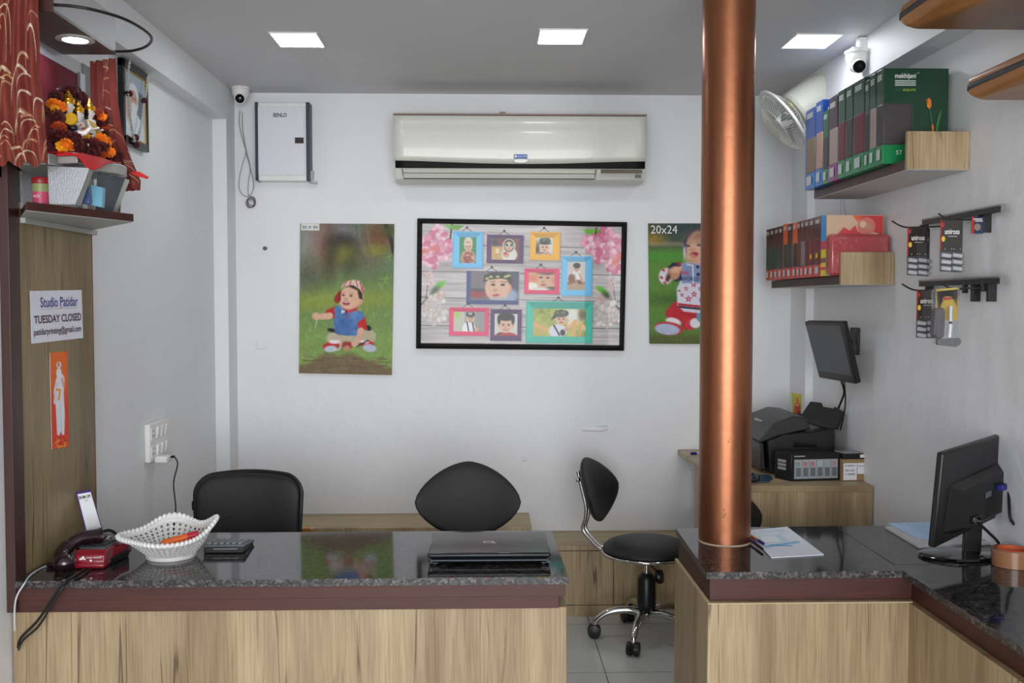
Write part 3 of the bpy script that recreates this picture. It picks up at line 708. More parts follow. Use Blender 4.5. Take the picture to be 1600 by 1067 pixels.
c.el(346, 250, 15, 8, (60, 56, 66), 0, 2); c.el(426, 244, 15, 8, (60, 56, 66), 0, 2); c.el(516, 250, 15, 8, (60, 56, 66), 0, 2); c.line([(328, 232), (366, 226)], 5, (150, 104, 80), .7); c.line([(404, 226), (446, 226)], 5, (150, 104, 80), .7)
c.el(376, 278, 22, 16, (206, 150, 124), 0, 6); c.el(384, 314, 36, 18, (150, 34, 48), -8, 2); c.el(384, 322, 22, 8, (206, 96, 100), 0, 2); c.el(350, 330, 24, 26, (232, 184, 158), 0, 12); c.el(420, 350, 60, 20, (206, 154, 128), 0, 10)
c.shade(c.noise(10, 40, 50, 13))
paint_mesh('print', quad_fn(Q), c, PRINT, t)
mb = MB().text('20x24', Q, (.028, .020, .29, .088), mat('letter_shadow', (40, 50, 40), .6), .0010, .03); mb.text('20x24', Q, (.024, .017, .285, .085), WHT, .0014)
mb.text('THE', Q, (.30, .395, .395, .425), mat('letter_red', (190, 30, 52), .6), .0012, .02).text('WORLD', Q, (.32, .44, .50, .475), mat('letter_navy', (26, 44, 88), .5), .0012, .02); mb.build('lettering', t)

# --- collage frame
C4 = ((652, 341), (980, 347), (975, 548), (650, 544.5)); Y_ = BW-.028
QO = [P(a, b, Y=Y_) for a, b in C4]
t = thing('collage_frame', 'wide black framed collage of boy portraits with painted mini frames and blossoms', 'picture frame', (QO[0].x*.5+QO[1].x*.5, BW, QO[3].z))
QI = [P(a, b, Y=Y_+.008) for a, b in ((660, 349), (971.5, 354.5), (967.5, 539.5), (657.5, 536))]
mb = MB()
for i in range(4):
    j = (i+1) % 4; o0, o1, i0, i1 = QO[i], QO[j], QI[i], QI[j]
    m0 = i0.lerp(o0, .45)+Vector((0, -.012, 0)); m1 = i1.lerp(o1, .45)+Vector((0, -.012, 0))
    bk = Vector((0, .027, 0))
    mb.add([o0, o1, m1, m0, i1, i0, o0+bk, o1+bk, i1+bk*.7, i0+bk*.7], [(0, 1, 2, 3), (3, 2, 4, 5), (1, 0, 6, 7), (5, 4, 8, 9), (6, 9, 8, 7)], FRAMEB)
mb.build('frame', t)
c = Canvas(90, 86, 1512, 950, 460, 280, (190, 184, 184))
n = c.noise(1, 5, 60, 21)
c.shade(np.clip(n*46, -40, 14)); c.shade(c.noise(26, 4, 8, 22))
for y0, dy in ((235, 10), (430, 8), (618, 14), (822, 8)):
    c.line([(90, y0), (800, y0+dy*.6), (1512, y0+dy)], 5, (64, 58, 60), .9); c.line([(90, y0+6), (1512, y0+dy+6)], 3, (226, 222, 222), .5)
rg = random.Random(11)
for i in range(240):
    x = rg.uniform(90, 1500); y = rg.choice([235, 430, 618, 822])+rg.gauss(0, 34); c.seg(x, y, x+rg.uniform(20, 110), y+rg.uniform(-2, 2), 3, (96, 90, 92), rg.uniform(.08, .3))
# blossoms
def blossoms(pts, cols, r, k=5):
    for x, y in pts:
        rr = r*rg.uniform(.7, 1.2); a0 = rg.uniform(0, 1)
        for q in range(k):
            a = a0+q*2*math.pi/k; cl = rg.choice(cols); c.el(x+rr*.6*math.cos(a), y+rr*.6*math.sin(a), rr*.66, rr*.50, tuple(v*.78 for v in cl), math.degrees(a), 2.5, .8); c.el(x+rr*.6*math.cos(a), y+rr*.6*math.sin(a), rr*.56, rr*.40, cl, math.degrees(a), 3.5, .95)
        c.el(x, y, rr*.25, rr*.25, tuple(v-34 for v in cols[0]), 0, 6, .8)
pk = [(236, 150, 180), (246, 184, 204), (222, 112, 150), (250, 206, 218)]
c.line([(300, 90), (290, 190), (240, 250)], 14, (86, 40, 44)); c.poly([(280, 92), (390, 96), (345, 128), (300, 128)], (96, 160, 50)); c.poly([(240, 90), (285, 92), (290, 130)], (120, 180, 60))
blossoms([(200, 130), (170, 170), (230, 170), (120, 220), (250, 230), (200, 250), (110, 280), (170, 300), (240, 300), (120, 350), (170, 370), (275, 260), (145, 250), (100, 240)], pk, 46)
for x, y in ((110, 285), (175, 262)): c.el(x, y, 26, 20, (226, 104, 92), 0, 8, .85)
c.line([(1330, 100), (1320, 190)], 14, (70, 46, 40)); c.poly([(1225, 108), (1330, 104), (1310, 145), (1262, 140)], (106, 176, 48)); c.poly([(1330, 108), (1370, 108), (1340, 150)], (96, 160, 50))
blossoms([(1400, 140), (1440, 170), (1380, 180), (1300, 190), (1350, 240), (1430, 240), (1480, 210), (1290, 240), (1340, 300), (1400, 320), (1470, 310), (1440, 370), (1480, 390), (1500, 270), (1270, 200)], pk, 46)
for x, y in ((1495, 300), (1470, 345)): c.el(x, y, 22, 26, (232, 112, 90), 0, 8, .85)
wh = [(222, 214, 210), (206, 200, 198), (232, 226, 220), (214, 196, 188)]
for sx in (0, 1):
    f = (lambda x: x) if sx == 0 else (lambda x: 1600-x)
    dy = 0 if sx == 0 else 20
    c.line([(f(90), 670+dy), (f(150), 600+dy), (f(200), 560+dy), (f(230), 510+dy)], 9, (70, 52, 50), 1, 5); c.line([(f(120), 630+dy), (f(135), 520+dy), (f(150), 450+dy)], 6, (86, 60, 56))
    blossoms([(f(170), 640+dy), (f(215), 630+dy), (f(150), 690+dy), (f(200), 690+dy), (f(225), 740+dy), (f(180), 770+dy), (f(110), 720+dy)], wh, 46)
    blossoms([(f(142), 458+dy), (f(155), 510+dy), (f(240), 530+dy), (f(225), 600+dy)], [(226, 196, 190), (236, 214, 206), (214, 180, 174)], 24)
    c.el(f(220), 528+dy, 40, 20, (90, 190, 50), -32 if sx == 0 else 32, 6); c.el(f(185), 565+dy, 34, 18, (62, 84, 48), -40 if sx == 0 else 40, 8)
def kid(cx, cy, r, skin=(226, 184, 156), hair=(36, 26, 24), mouth=(170, 76, 76), look=0, smile=False):
    c.el(cx-r*.95, cy+r*.12, r*.16, r*.26, tuple(v-14 for v in skin), 0, 2); c.el(cx+r*.95, cy+r*.12, r*.16, r*.26, tuple(v-14 for v in skin), 0, 2)
    c.el(cx, cy, r*.95, r*1.15, skin, 0, 3)
    for s_ in (-1, 1):
        c.el(cx+s_*r*.38+look, cy+r*.02, r*.15, r*.09, (48, 34, 32), 0, 1.6); c.line([(cx+s_*r*.58+look, cy-r*.2), (cx+s_*r*.2+look, cy-r*.22)], r*.08, (90, 62, 50), .8)
    c.el(cx+look, cy+r*.34, r*.14, r*.09, tuple(v-30 for v in skin), 0, 3)
    if smile: c.el(cx+look, cy+r*.62, r*.34, r*.15, mouth, 0, 2); c.el(cx+look, cy+r*.58, r*.26, r*.07, (245, 240, 236), 0, 1.5)
    else: c.el(cx+look, cy+r*.64, r*.24, r*.1, mouth, 0, 2)
def mini(col, o, i_, bg):
    x0, y0, x1, y1 = o; a, b, c_, d = i_
    cx = (x0+x1)/2-8; c.line([(cx-36, y0), (cx, y0-26), (cx+36, y0)], 4, (50, 46, 50)); c.el(cx, y0-28, 9, 9, (30, 28, 34))
    c.rect(x0+4, y0+6, x1+8, y1+8, (120, 116, 120), .5, 4)
    c.rect(x0, y0, x1, y1, col); lt = tuple(min(255, v+22) for v in col); dk = tuple(int(v*.82) for v in col)
    c.poly([(x0+10, y0+10), (x1-10, y0+10), (c_, b), (a, b)], dk, .6); c.poly([(x0+10, y0+10), (a, b), (a, d), (x0+10, y1-10)], lt, .6)
    c.poly([(x1-10, y0+10), (x1-10, y1-10), (c_, d), (c_, b)], lt, .5); c.poly([(x0+10, y1-10), (a, d), (c_, d), (x1-10, y1-10)], lt, .35)
    sv = c.a.copy(); c.rect(a, b, c_, d, bg)
    return sv, (c.X >= a) & (c.X <= c_) & (c.Y >= b) & (c.Y <= d)
def clip(st): sv, m = st; c.a = np.where(m[..., None], c.a, sv)
BL, PU, YE, NA, PI_, TE = (98, 186, 232), (70, 34, 92), (236, 172, 32), (44, 60, 122), (226, 48, 104), (52, 182, 160)
s_ = mini(BL, (308, 138, 522, 402), (355, 180, 475, 366), (48, 140, 76))
c.el(418, 330, 56, 60, (178, 148, 124), 0, 3); c.el(416, 330, 28, 44, (156, 64, 50), 0, 4); c.el(418, 216, 30, 40, (222, 206, 186), 0, 2); c.el(418, 186, 12, 14, (230, 216, 196), 0, 2); kid(418, 250, 28); c.line([(388, 232), (448, 232)], 9, (224, 208, 190)); c.line([(404, 215), (432, 215)], 5, (150, 110, 90))
for k in range(16): c.el(rg.uniform(385, 450), rg.uniform(295, 350), 7, 5, rg.choice([(200, 120, 90), (120, 40, 36), (220, 190, 150)]), 0, 2)
clip(s_)
s_ = mini(PU, (550, 158, 812, 364), (585, 185, 778, 338), (186, 150, 100))
c.rect(585, 185, 778, 240, (96, 70, 66)); c.el(610, 214, 18, 22, (36, 44, 88), 0, 3); c.el(650, 212, 14, 22, (150, 40, 40), 0, 3); c.rect(585, 250, 680, 338, (206, 168, 104)); c.rect(612, 258, 640, 292, (232, 214, 180)); c.rect(750, 185, 778, 338, (124, 74, 54))
c.el(712, 300, 56, 52, (226, 222, 216), 0, 3); c.el(708, 214, 40, 34, (30, 26, 26), 0, 3); c.el(708, 236, 46, 52, (214, 206, 200), 0, 3); c.el(708, 236, 36, 44, (60, 36, 32), 0, 2); kid(708, 240, 30, mouth=(200, 80, 90)); c.el(692, 230, 16, 11, (176, 226, 196)); c.el(728, 230, 16, 11, (176, 226, 196)); c.el(692, 230, 11, 8, (30, 50, 50)); c.el(728, 230, 11, 8, (30, 50, 50)); c.el(688, 300, 26, 22, (216, 168, 142), 20, 3); c.el(684, 292, 12, 10, (190, 80, 90), 0, 3)
clip(s_)
s_ = mini(YE, (857, 132, 1073, 337), (900, 175, 1022, 296), (222, 220, 206))
c.el(912, 270, 16, 60, (70, 60, 50), 0, 6); c.el(962, 300, 56, 34, (214, 204, 190), 0, 3)
for k in range(14): c.el(rg.uniform(920, 1005), rg.uniform(278, 296), 6, 5, rg.choice([(70, 90, 60), (190, 70, 60), (60, 60, 70)]), 0, 2)
kid(962, 244, 34, smile=False); c.el(965, 196, 40, 24, (66, 78, 58), 0, 2); c.el(965, 214, 44, 9, (44, 54, 44), 0, 2)
for k in range(26): c.el(rg.uniform(930, 1000), rg.uniform(178, 214), 6, 4, rg.choice([(120, 128, 100), (36, 42, 36), (160, 160, 130)]), rg.uniform(0, 90), 2)
clip(s_)
s_ = mini(PI_, (822, 398, 1070, 583), (853, 427, 1038, 556), (214, 172, 128))
c.el(886, 470, 40, 28, (222, 138, 104), 0, 6); c.el(880, 525, 40, 26, (240, 236, 226), 0, 4); c.el(975, 478, 60, 64, (222, 172, 142), 0, 4); c.el(985, 428, 62, 14, (84, 66, 60), 0, 5); c.el(940, 462, 12, 6, (54, 40, 38), 0, 2); c.el(990, 464, 12, 6, (54, 40, 38), 0, 2); c.el(956, 492, 12, 8, (196, 138, 112), 0, 3); c.el(960, 516, 20, 8, (184, 96, 92), 0, 2); c.el(1020, 545, 50, 18, (92, 98, 84), 0, 3); c.el(940, 548, 60, 14, (222, 214, 204), 0, 3); c.el(1030, 480, 14, 22, (206, 150, 122), 0, 3)
clip(s_)
s_ = mini(BL, (1088, 303, 1306, 593), (1128, 345, 1258, 549), (206, 200, 196))
c.rect(1128, 488, 1258, 549, (184, 156, 126)); c.el(1196, 440, 30, 44, (232, 232, 230), 0, 3); kid(1196, 396, 22); c.el(1196, 372, 26, 20, (30, 26, 26), 0, 2); c.el(1160, 468, 24, 34, (128, 84, 66), 0, 3); c.el(1212, 492, 36, 14, (112, 72, 56), 10, 3); c.line([(1180, 440), (1190, 480), (1200, 500)], 12, (196, 146, 120)); c.line([(1216, 430), (1230, 470), (1240, 495)], 12, (206, 156, 130)); c.el(1148, 500, 20, 10, (150, 96, 70), 0, 3)
clip(s_)
s_ = mini(NA, (410, 422, 782, 662), (440, 424, 782, 633), (96, 92, 104))
c.rect(440, 424, 560, 633, (120, 112, 118)); c.el(490, 590, 60, 24, (158, 36, 40), 0, 8); c.el(500, 560, 70, 10, (60, 60, 66), 0, 6); c.rect(730, 424, 782, 633, (74, 78, 96)); c.el(720, 600, 60, 50, (150, 170, 196), 0, 10)
c.el(690, 500, 48, 80, (66, 50, 46), 0, 6); c.el(714, 545, 20, 34, (216, 160, 134), 0, 3); c.el(630, 545, 88, 96, (224, 180, 154), 0, 4); c.el(600, 520, 14, 9, (44, 30, 30), 0, 2); c.el(668, 520, 15, 9, (44, 30, 30), 0, 2); c.line([(580, 500), (614, 496)], 6, (90, 62, 50), .8); c.line([(652, 496), (694, 500)], 6, (90, 62, 50), .8); c.el(616, 560, 16, 10, (198, 146, 120), 0, 4); c.el(620, 596, 26, 10, (184, 84, 84), -6, 2); c.el(640, 626, 60, 16, (176, 176, 180), 0, 4)
c.poly([(528, 500), (536, 452), (600, 432), (680, 436), (718, 460), (724, 482), (650, 474), (580, 482)], (30, 32, 30), soft=2)
for a, b in ((556, 482), (582, 468), (632, 466), (688, 466), (708, 458)):
    for k in range(5): c.seg(a, b, a+15*math.cos(-math.pi/2+(k-2)*.7), b+15*math.sin(-math.pi/2+(k-2)*.7), 5, (206, 214, 130), .95)
clip(s_)
s_ = mini(PI_, (290, 688, 572, 893), (322, 718, 545, 862), (168, 168, 160))
c.rect(322, 718, 400, 862, (196, 200, 178)); c.el(345, 742, 22, 22, (170, 200, 90), 0, 10); c.rect(480, 718, 545, 862, (150, 150, 150)); c.el(430, 840, 46, 48, (238, 238, 240), 0, 3); c.line([(418, 795), (430, 858)], 9, (40, 40, 56)); c.line([(456, 795), (468, 858)], 9, (40, 40, 56)); kid(442, 768, 27); c.el(442, 738, 32, 20, (40, 44, 60), 0, 2); c.el(440, 732, 16, 12, (170, 172, 178), 0, 2); c.el(486, 845, 16, 14, (214, 166, 140), 0, 3)
clip(s_)
s_ = mini(PU, (585, 697, 807, 926), (615, 730, 778, 891), (214, 214, 204))
c.el(696, 900, 84, 36, (178, 34, 44), 0, 3); c.line([(640, 880), (655, 870)], 14, (50, 50, 56)); kid(696, 812, 50, smile=True); c.el(696, 752, 58, 30, (34, 26, 26), 0, 3); c.el(646, 776, 12, 30, (34, 26, 26), 0, 3); c.el(746, 776, 12, 30, (34, 26, 26), 0, 3)
clip(s_)
s_ = mini(TE, (838, 635, 1315, 938), (890, 688, 1268, 889), (168, 178, 84))
c.shade(c.noise(60, 30, 24, 31), (c.X > 890)*(c.X < 1268)*(c.Y > 688)*(c.Y < 889)); c.el(930, 850, 70, 60, (196, 178, 96), 0, 18); c.el(1180, 730, 60, 60, (232, 232, 222), 0, 20); c.el(1245, 730, 30, 40, (96, 88, 40), 0, 10)
c.line([(890, 800), (1010, 850), (1040, 889)], 20, (228, 178, 112)); c.line([(1060, 889), (1190, 780), (1268, 830)], 28, (236, 190, 126)); c.line([(1190, 770), (1180, 889)], 30, (230, 178, 112)); c.line([(1230, 800), (1225, 889)], 16, (216, 160, 96)); c.line([(1140, 800), (1200, 750)], 10, (240, 236, 232))
c.el(1070, 850, 66, 50, (222, 224, 232), 0, 3); c.line([(1040, 810), (1080, 880)], 12, (34, 36, 46)); c.el(1104, 862, 18, 22, (26, 26, 32), 0, 3); c.el(1135, 838, 20, 16, (216, 162, 134), 0, 3); kid(1092, 762, 42, smile=False); c.el(1092, 722, 52, 26, (50, 64, 46), 0, 2); c.poly([(1044, 722), (1060, 750), (1014, 776)], (40, 52, 40))
for k in range(30): c.el(rg.uniform(1050, 1136), rg.uniform(702, 740), 7, 5, rg.choice([(96, 110, 76), (26, 34, 28), (130, 140, 100)]), rg.uniform(0, 90), 2)
clip(s_)
paint_mesh('print', quad_fn([q+Vector((0, .003, 0)) for q in QI]), c, PRINTG, t)

# --- saint print on the wood panel
Q = [P(78, 551, X=-1.3035), P(105, 549, X=-1.3035), P(107.5, 698, X=-1.3035), P(81, 702, X=-1.3035)]
t = thing('devotional_sticker', 'narrow orange sticker of a bearded white-robed figure on the wood panel', 'sticker', (-1.304, 2.97, 1.0))
c = Canvas(198, 533, 277, 918, 46, 224, (214, 64, 40)); c.el(236, 600, 42, 90, (236, 140, 40), 0, 40, .9)
for k in range(28):
    a = k*math.pi/14; c.seg(236+14*math.cos(a), 606+20*math.sin(a), 236+38*math.cos(a), 606+62*math.sin(a), 2.4, (196, 70, 36), .7)
c.poly([(218, 740), (210, 690), (222, 640), (236, 616), (252, 622), (262, 640), (256, 700), (260, 780), (256, 865), (246, 868), (240, 850), (232, 868), (222, 862), (220, 800)], (226, 224, 232), soft=1.5)
c.poly([(208, 736), (222, 650), (232, 660), (220, 742)], (214, 212, 224)); c.line([(250, 640), (256, 670)], 9, (226, 160, 120)); c.el(236, 600, 12, 16, (206, 130, 96), 0, 2); c.el(236, 618, 12, 22, (228, 226, 230), 0, 2); c.el(236, 584, 11, 12, (226, 224, 230), 0, 2); c.rect(230, 576, 240, 590, (186, 60, 50), .7)
c.line([(224, 682), (238, 684), (240, 690), (232, 724)], 8, (232, 160, 44)); c.line([(240, 740), (242, 860)], 2, (170, 170, 190), .6); c.line([(228, 750), (228, 860)], 2, (180, 180, 198), .6)
rg = random.Random(4)
for k in range(34): c.el(rg.uniform(204, 274), rg.uniform(875, 915), 5, 5, rg.choice([(232, 150, 40), (222, 90, 40), (196, 40, 30)]), 0, 2)
paint_mesh('print', quad_fn(Q, .0006), c, PRINT, t, 1.15)
MB().ext(Q, (-.0008, 0, 0), PAPER).build('backing', t)

# --- closing-day sign
Q = [P(47, 454.5, X=-1.3035), P(127.5, 453, X=-1.3035), P(130, 528, X=-1.3035), P(49.5, 537, X=-1.3035)]
t = thing('notice_sign', 'white paper notice reading TUESDAY CLOSED on the wood panel', 'sign', (-1.304, 2.97, 1.3))
MB().ext(Q, (-.0008, 0, 0), mat('notice_paper', (232, 232, 244), .6)).build('sheet', t)
vi = mat('letter_violet', (74, 66, 150), .6); mr = mat('letter_maroon', (70, 22, 32), .6)
mb = MB(); mb.text('Studio Patidar', Q, (.17, .125, .90, .325), vi, .001, .012); mb.text('TUESDAY CLOSED', Q, (.05, .475, .965, .63), mr, .001, .018); mb.text('patidarprinting@gmail.com', Q, (.04, .72, .955, .89), mr, .001, .012)
mb.quad(Q, (.16, .355, .9, .36), mat('rule_grey', (150, 130, 150), .6), .001); mb.build('lettering', t)
mb = MB(); q = (Q[0]*.43+Q[1]*.57)*.65+(Q[3]*.43+Q[2]*.57)*.35; mb.ell(q, (.0015, .003, .0025), mat('pin_red', (190, 20, 40), .4), n=10, k=6); mb.build('pin', t)
# ================================================================== stair treads overhead on the right
NOS = mat('nosing_strip', (66, 68, 72), .6)
def tread(x, z, yfar, label):
    t = thing('stair_tread', label, 'stair tread', (x+.15, 2.1, z), 'wooden stair treads')
    h = .058; cy = .05; x1 = min(x+.45, RW-.002); y0 = 1.55
    # plan outline, nosing on the left, rounded far corner
    out = [(x1, y0), (x, y0)]+[(x+cy-cy*math.cos(a), yfar-cy+cy*math.sin(a)) for a in [i*math.pi/12 for i in range(7)]]+[(x1, yfar)]
    mb = MB(); n = len(out); rows = []
    def shrink(px, py, d): return (px+d if px < x1-1e-6 else px, py-d if py > y0+1e-6 else py)
    for k in range(9):
        a = k/8; d = .020*(max(0, 1-a*2.4))**2+.004*(max(0, (a-.85)*6.6))**2; zz_ = z+h*a
        rows.append([(*shrink(px, py, d), zz_) for px, py in out])
    vs = [p for r in rows for p in r]; fs = [(k*n+i, k*n+(i+1) % n, (k+1)*n+(i+1) % n, (k+1)*n+i) for k in range(8) for i in range(n)]
    fs += [tuple(range(n))[::-1], tuple(range(8*n, 9*n))]
    mb.add(vs, fs, TREAD).build('board', t, angle=50)
    pts = [(x-.0015, y0, 0)]+[(px-.0015 if px < x+.02 else px, py+.0015, 0) for px, py in out[2:]]
    mb = MB(); rows = [[(px, py, z+h*.42) for px, py, _ in pts], [(px, py, z+h*.66) for px, py, _ in pts]]
    n = len(pts); mb.add(rows[0]+rows[1], [(i, i+1, n+i+1, n+i) for i in range(n-1)], NOS); mb.build('grip_strip', t, solid=.003)
q = P(1399, 46, Y=2.78); tread(q.x-.003, q.z-.004, 2.78, 'uppermost varnished wooden stair tread seen from below at top right')
q = P(1504, 156, Y=2.78); tread(q.x-.003, q.z-.004, 2.78, 'varnished wooden stair tread just above the green album shelf')

# ================================================================== wall shelves
def shelf(x0, y0, y1, z0, z1, label):
    t = thing('wall_shelf', label, 'shelf', (1.5, (y0+y1)/2, z0))
    MB().box(x0, RW-.002, y0, y0+.018, z0, z1, OAKM).build('end_panel', t, bevel=.0012)
    MB().box(x0+.002, RW-.002, y0+.018, y1, z0, z0+.034, MAHOGZ).build('board', t, bevel=.001)
    MB().box(x0+.003, RW-.003, y0+.004, y1-.002, z0-.0015, z0, mat('white_laminate', (200, 198, 196), .5)).build('underside_sheet', t)
    MB().box(RW-.02, RW-.002, y0+.018, y1, z0+.034, z1, MAHOGZ).build('back_rail', t)
shelf(1.39, 3.20, 4.12, 1.960, 2.085, 'upper wall shelf with oak end panel carrying the tall green and blue album boxes')
shelf(1.388, 3.78, 4.715, 1.590, 1.717, 'lower wall shelf with oak end panel carrying the red album boxes')
for a, b, lb in ((1313.5, 1314, 'left thin wire between the two wall shelves'), (1318.5, 1323, 'right curving thin wire between the two wall shelves')):
    cable('hanging_wire', [P(a, 306, Y=4.1), P(a+.2, 320, Y=4.1), P(b, 342, Y=4.12)], .0012, CAB, lb, 'wire')

# ================================================================== album boxes, upper shelf
FILM = mat('clear_film', (235, 235, 235), .06, trans=.9, alpha=.22, spec=.8); STK = mat('price_sticker', (196, 200, 200), .6); LOGO = mat('logo_grey', (196, 206, 200), .6)
def album(y0, y1, x0, zb, zt, col, foot, inner, label, group, seed, w=.225, alb=True):
    """spine faces -X; y0 near, y1 far"""
    t = thing('album_box', label, 'album box', (x0+w/2, (y0+y1)/2, zb), group)
    H = zt-zb; x1 = min(x0+w, RW-.004)
    fh = .20*H
    MB().box(x0, x1, y0, y1, zb+fh, zt, col).build('carton', t, bevel=.0015)
    MB().box(x0-.0004, x1, y0-.0004, y1+.0004, zb, zb+fh, foot).build('base_band', t, bevel=.0015)
    T = y1-y0
    # window wraps the spine and part of the near face; the bound album shows in it
    wz0, wz1 = zb+fh, zb+.63*H
    MB().box(x0-.0012, x0+.45*w, y0-.0012, y0+T*.86, wz0, wz1, inner).build('bound_album', t, bevel=.004)
    mb = MB().box(x0-.0022, x0+.46*w, y0-.0022, y0+T*.90, wz0-.002, wz1+.002, FILM); mb.build('film_window', t)
    Qs = [(x0, y1, zt), (x0, y0, zt), (x0, y0, zb), (x0, y1, zb)]
    MB().quad(Qs, (.22, .84, .74, .95), STK, .003).build('price_sticker', t)
    mb = MB()
    for k in range(3): mb.quad(Qs, (.15, .055+k*.022, .78, .070+k*.022), LOGO, .0012)
    mb.build('spine_logo', t)
    return t, Qs
gcol = [mat('dark_green_card', (18, 62, 42), .35, coat=.4), GREEN, mat('bright_green_card', (22, 130, 76), .35, coat=.4)]
ink = dict(grain=mat('peach_album', (196, 156, 140), .5, bump=.3, bscale=200), maroon=mat('maroon_album', (110, 22, 42), .4), tan=mat('tan_album', (140, 118, 96), .5), dark=mat('dark_album', (60, 54, 56), .4), beige=mat('beige_album', (178, 156, 148), .5, bump=.3, bscale=200))
X0 = 1.36; yat = lambda px, X=X0: X*F/(px-763)
purp = mat('purple_card', (58, 30, 52), .35, coat=.4); purpb = mat('violet_card', (140, 44, 130), .35, coat=.4); blub = mat('bright_blue_card', (30, 110, 190), .35, coat=.4)
G = 'album boxes on the upper shelf'
SPEC = [(1262, 1277, BLUEC, blub, 'tan', .345, 'blue album box with tan album, farthest on the upper shelf'),
        (1278, 1289, BLUEC, blub, 'grain', .355, 'blue album box with peach album, second from the far end of the upper shelf'),
        (1289.5, 1298, gcol[1], gcol[2], 'dark', .30, 'shorter green album box between a blue box and the purple box'),
        (1298.5, 1312, purp, purpb, 'beige', .335, 'purple album box with beige album on the upper shelf'),
        (1313, 1324, gcol[0], gcol[2], 'maroon', .345, 'slim green album box with maroon album right beside the purple box'),
        (1325, 1336, gcol[0], gcol[2], 'dark', .345, 'green album box with dark album, second after the purple one'),
        (1337, 1354, gcol[0], gcol[2], 'maroon', .345, 'thick green album box with wide maroon album window'),
        (1355, 1362, gcol[0], gcol[2], 'dark', .325, 'thin green album box just past the wide maroon one'),
        (1362.5, 1372, gcol[0], gcol[2], 'beige', .335, 'green album box with beige album, second from the near end'),
        (1373, 1384.5, gcol[0], gcol[2], 'dark', .335, 'front green album box showing its large cover with a tulip')]
for k, (a, b, c1, c2, inn, H, lb) in enumerate(SPEC):
    y1, y0 = yat(a), yat(b)
    last = album(y0+.001, y1-.001, X0, 1.996, 1.996+H*.97, c1, c2, ink[inn], lb, G, k)
# cover of the front box
t, Qs = last; yn = yat(1384.5)+.001; zt = 1.996+.335*.97
Qc = [(X0, yn, zt), (X0+.225, yn, zt), (X0+.225, yn, 1.996), (X0, yn, 1.996)]
mb = MB()
mb.text('makhijani', Qc, (.17, .055, .49, .12), WHT, .002, .02)
for k in range(3): mb.quad(Qc, (.17, .128+k*.022, .49, .140+k*.022), LOGO, .002)
mb.text('ALBUMS', Qc, (.29, .215, .49, .24), mat('lime_ink', (170, 200, 60), .6), .002); mb.text('WIDE', Qc, (.18, .215, .27, .24), mat('dim_green', (50, 110, 80), .6), .002); mb.text('TM', Qc, (.51, .045, .54, .06), WHT, .002)
mb.text('ST', Qc, (.2, .86, .30, .905), WHT, .003)
mb.build('lettering', t)
mb = MB(); TG = mat('tulip_stem', (60, 120, 70), .6); TO = mat('tulip_orange', (232, 120, 40), .6)
qp = lambda u, v: Vector(Qc[0])*(1-u)*(1-v)+Vector(Qc[1])*u*(1-v)+Vector(Qc[2])*u*v+Vector(Qc[3])*(1-u)*v+Vector((0, -.0028, 0))
def flat(pts, m): mb.add([qp(*p) for p in pts], [tuple(range(len(pts)))], m)
flat([(.655, .33), (.70, .31), (.73, .34), (.735, .40), (.70, .43), (.665, .40)], TO); flat([(.665, .335), (.69, .32), (.69, .41), (.67, .40)], mat('tulip_yellow', (240, 190, 60), .6))
flat([(.70, .42), (.71, .42), (.79, .68), (.78, .80), (.765, .80), (.77, .68)], TG); flat([(.90, .43), (.86, .55), (.82, .76), (.80, .76), (.81, .60), (.85, .48)], TG)
flat([(.74, .60), (.76, .585), (.78, .62), (.77, .68), (.75, .67)], TO); flat([(.72, .70), (.76, .80), (.75, .80)], TG); flat([(.86, .74), (.79, .80), (.78, .79)], TG)
mb.build('tulip_print', t)
Qb = [(X0, yat(1277)-.0, 2.335), (X0+.2, yat(1289)+.0, 2.335), (X0+.2, yat(1289), 2.1), (X0, yat(1289), 2.1)]
yb = yat(1289)+.0005; Qb = [(X0, yb, 2.34), (X0+.2, yb, 2.34), (X0+.2, yb, 2.0), (X0, yb, 2.0)]
mbt = MB().text('makhijani', Qb, (.10, .075, .55, .14), WHT, .002, .02)
tgt = [o for o in bpy.data.objects if o.get('label', '').startswith('blue album box with peach')][0]; mbt.build('lettering', tgt)

# ================================================================== lower shelf: red album boxes
G = 'album boxes on the lower shelf'
rc = mat('brown_red_card', (84, 26, 26), .35, coat=.4); rf = mat('vermilion_card', (206, 66, 44), .35, coat=.4); orc = mat('orange_card', (222, 92, 40), .35, coat=.4)
RS = [(1201, 1207, 'dark', rc), (1207.5, 1213.5, 'dark', rc), (1214, 1220, 'dark', rc), (1220.5, 1227, 'dark', rc), (1227.5, 1233.5, 'dark', orc), (1234, 1242, 'dark', rc), (1242.5, 1249, 'black', orc), (1249.5, 1255, 'maroon', rc), (1255.5, 1261, 'steel', rc), (1261.5, 1268.5, 'maroon', rc), (1269, 1276.5, 'maroon', rc), (1277, 1287.5, 'maroon', rc)]
ink['black'] = BLK; ink['steel'] = mat('grey_album', (120, 124, 128), .35)
LB = ['slim red-brown album box, farthest on the lower shelf', 'second red-brown album box from the far end of the lower shelf', 'third red-brown album box from the far end of the lower shelf', 'red-brown album box immediately left of the bright orange one',
      'bright orange album box, the left of two on the lower shelf', 'red-brown album box between the two orange ones', 'orange album box with a black album window', 'red-brown album box just right of the black-windowed one',
      'red-brown album box with a grey album window', 'red-brown album box just right of the grey-windowed one', 'red-brown album box with a yellow dot, the left of two', 'red-brown album box with a yellow dot, beside the blue-spined package']
X0b = 1.355; yt = lambda px: X0b*F/(px-762)
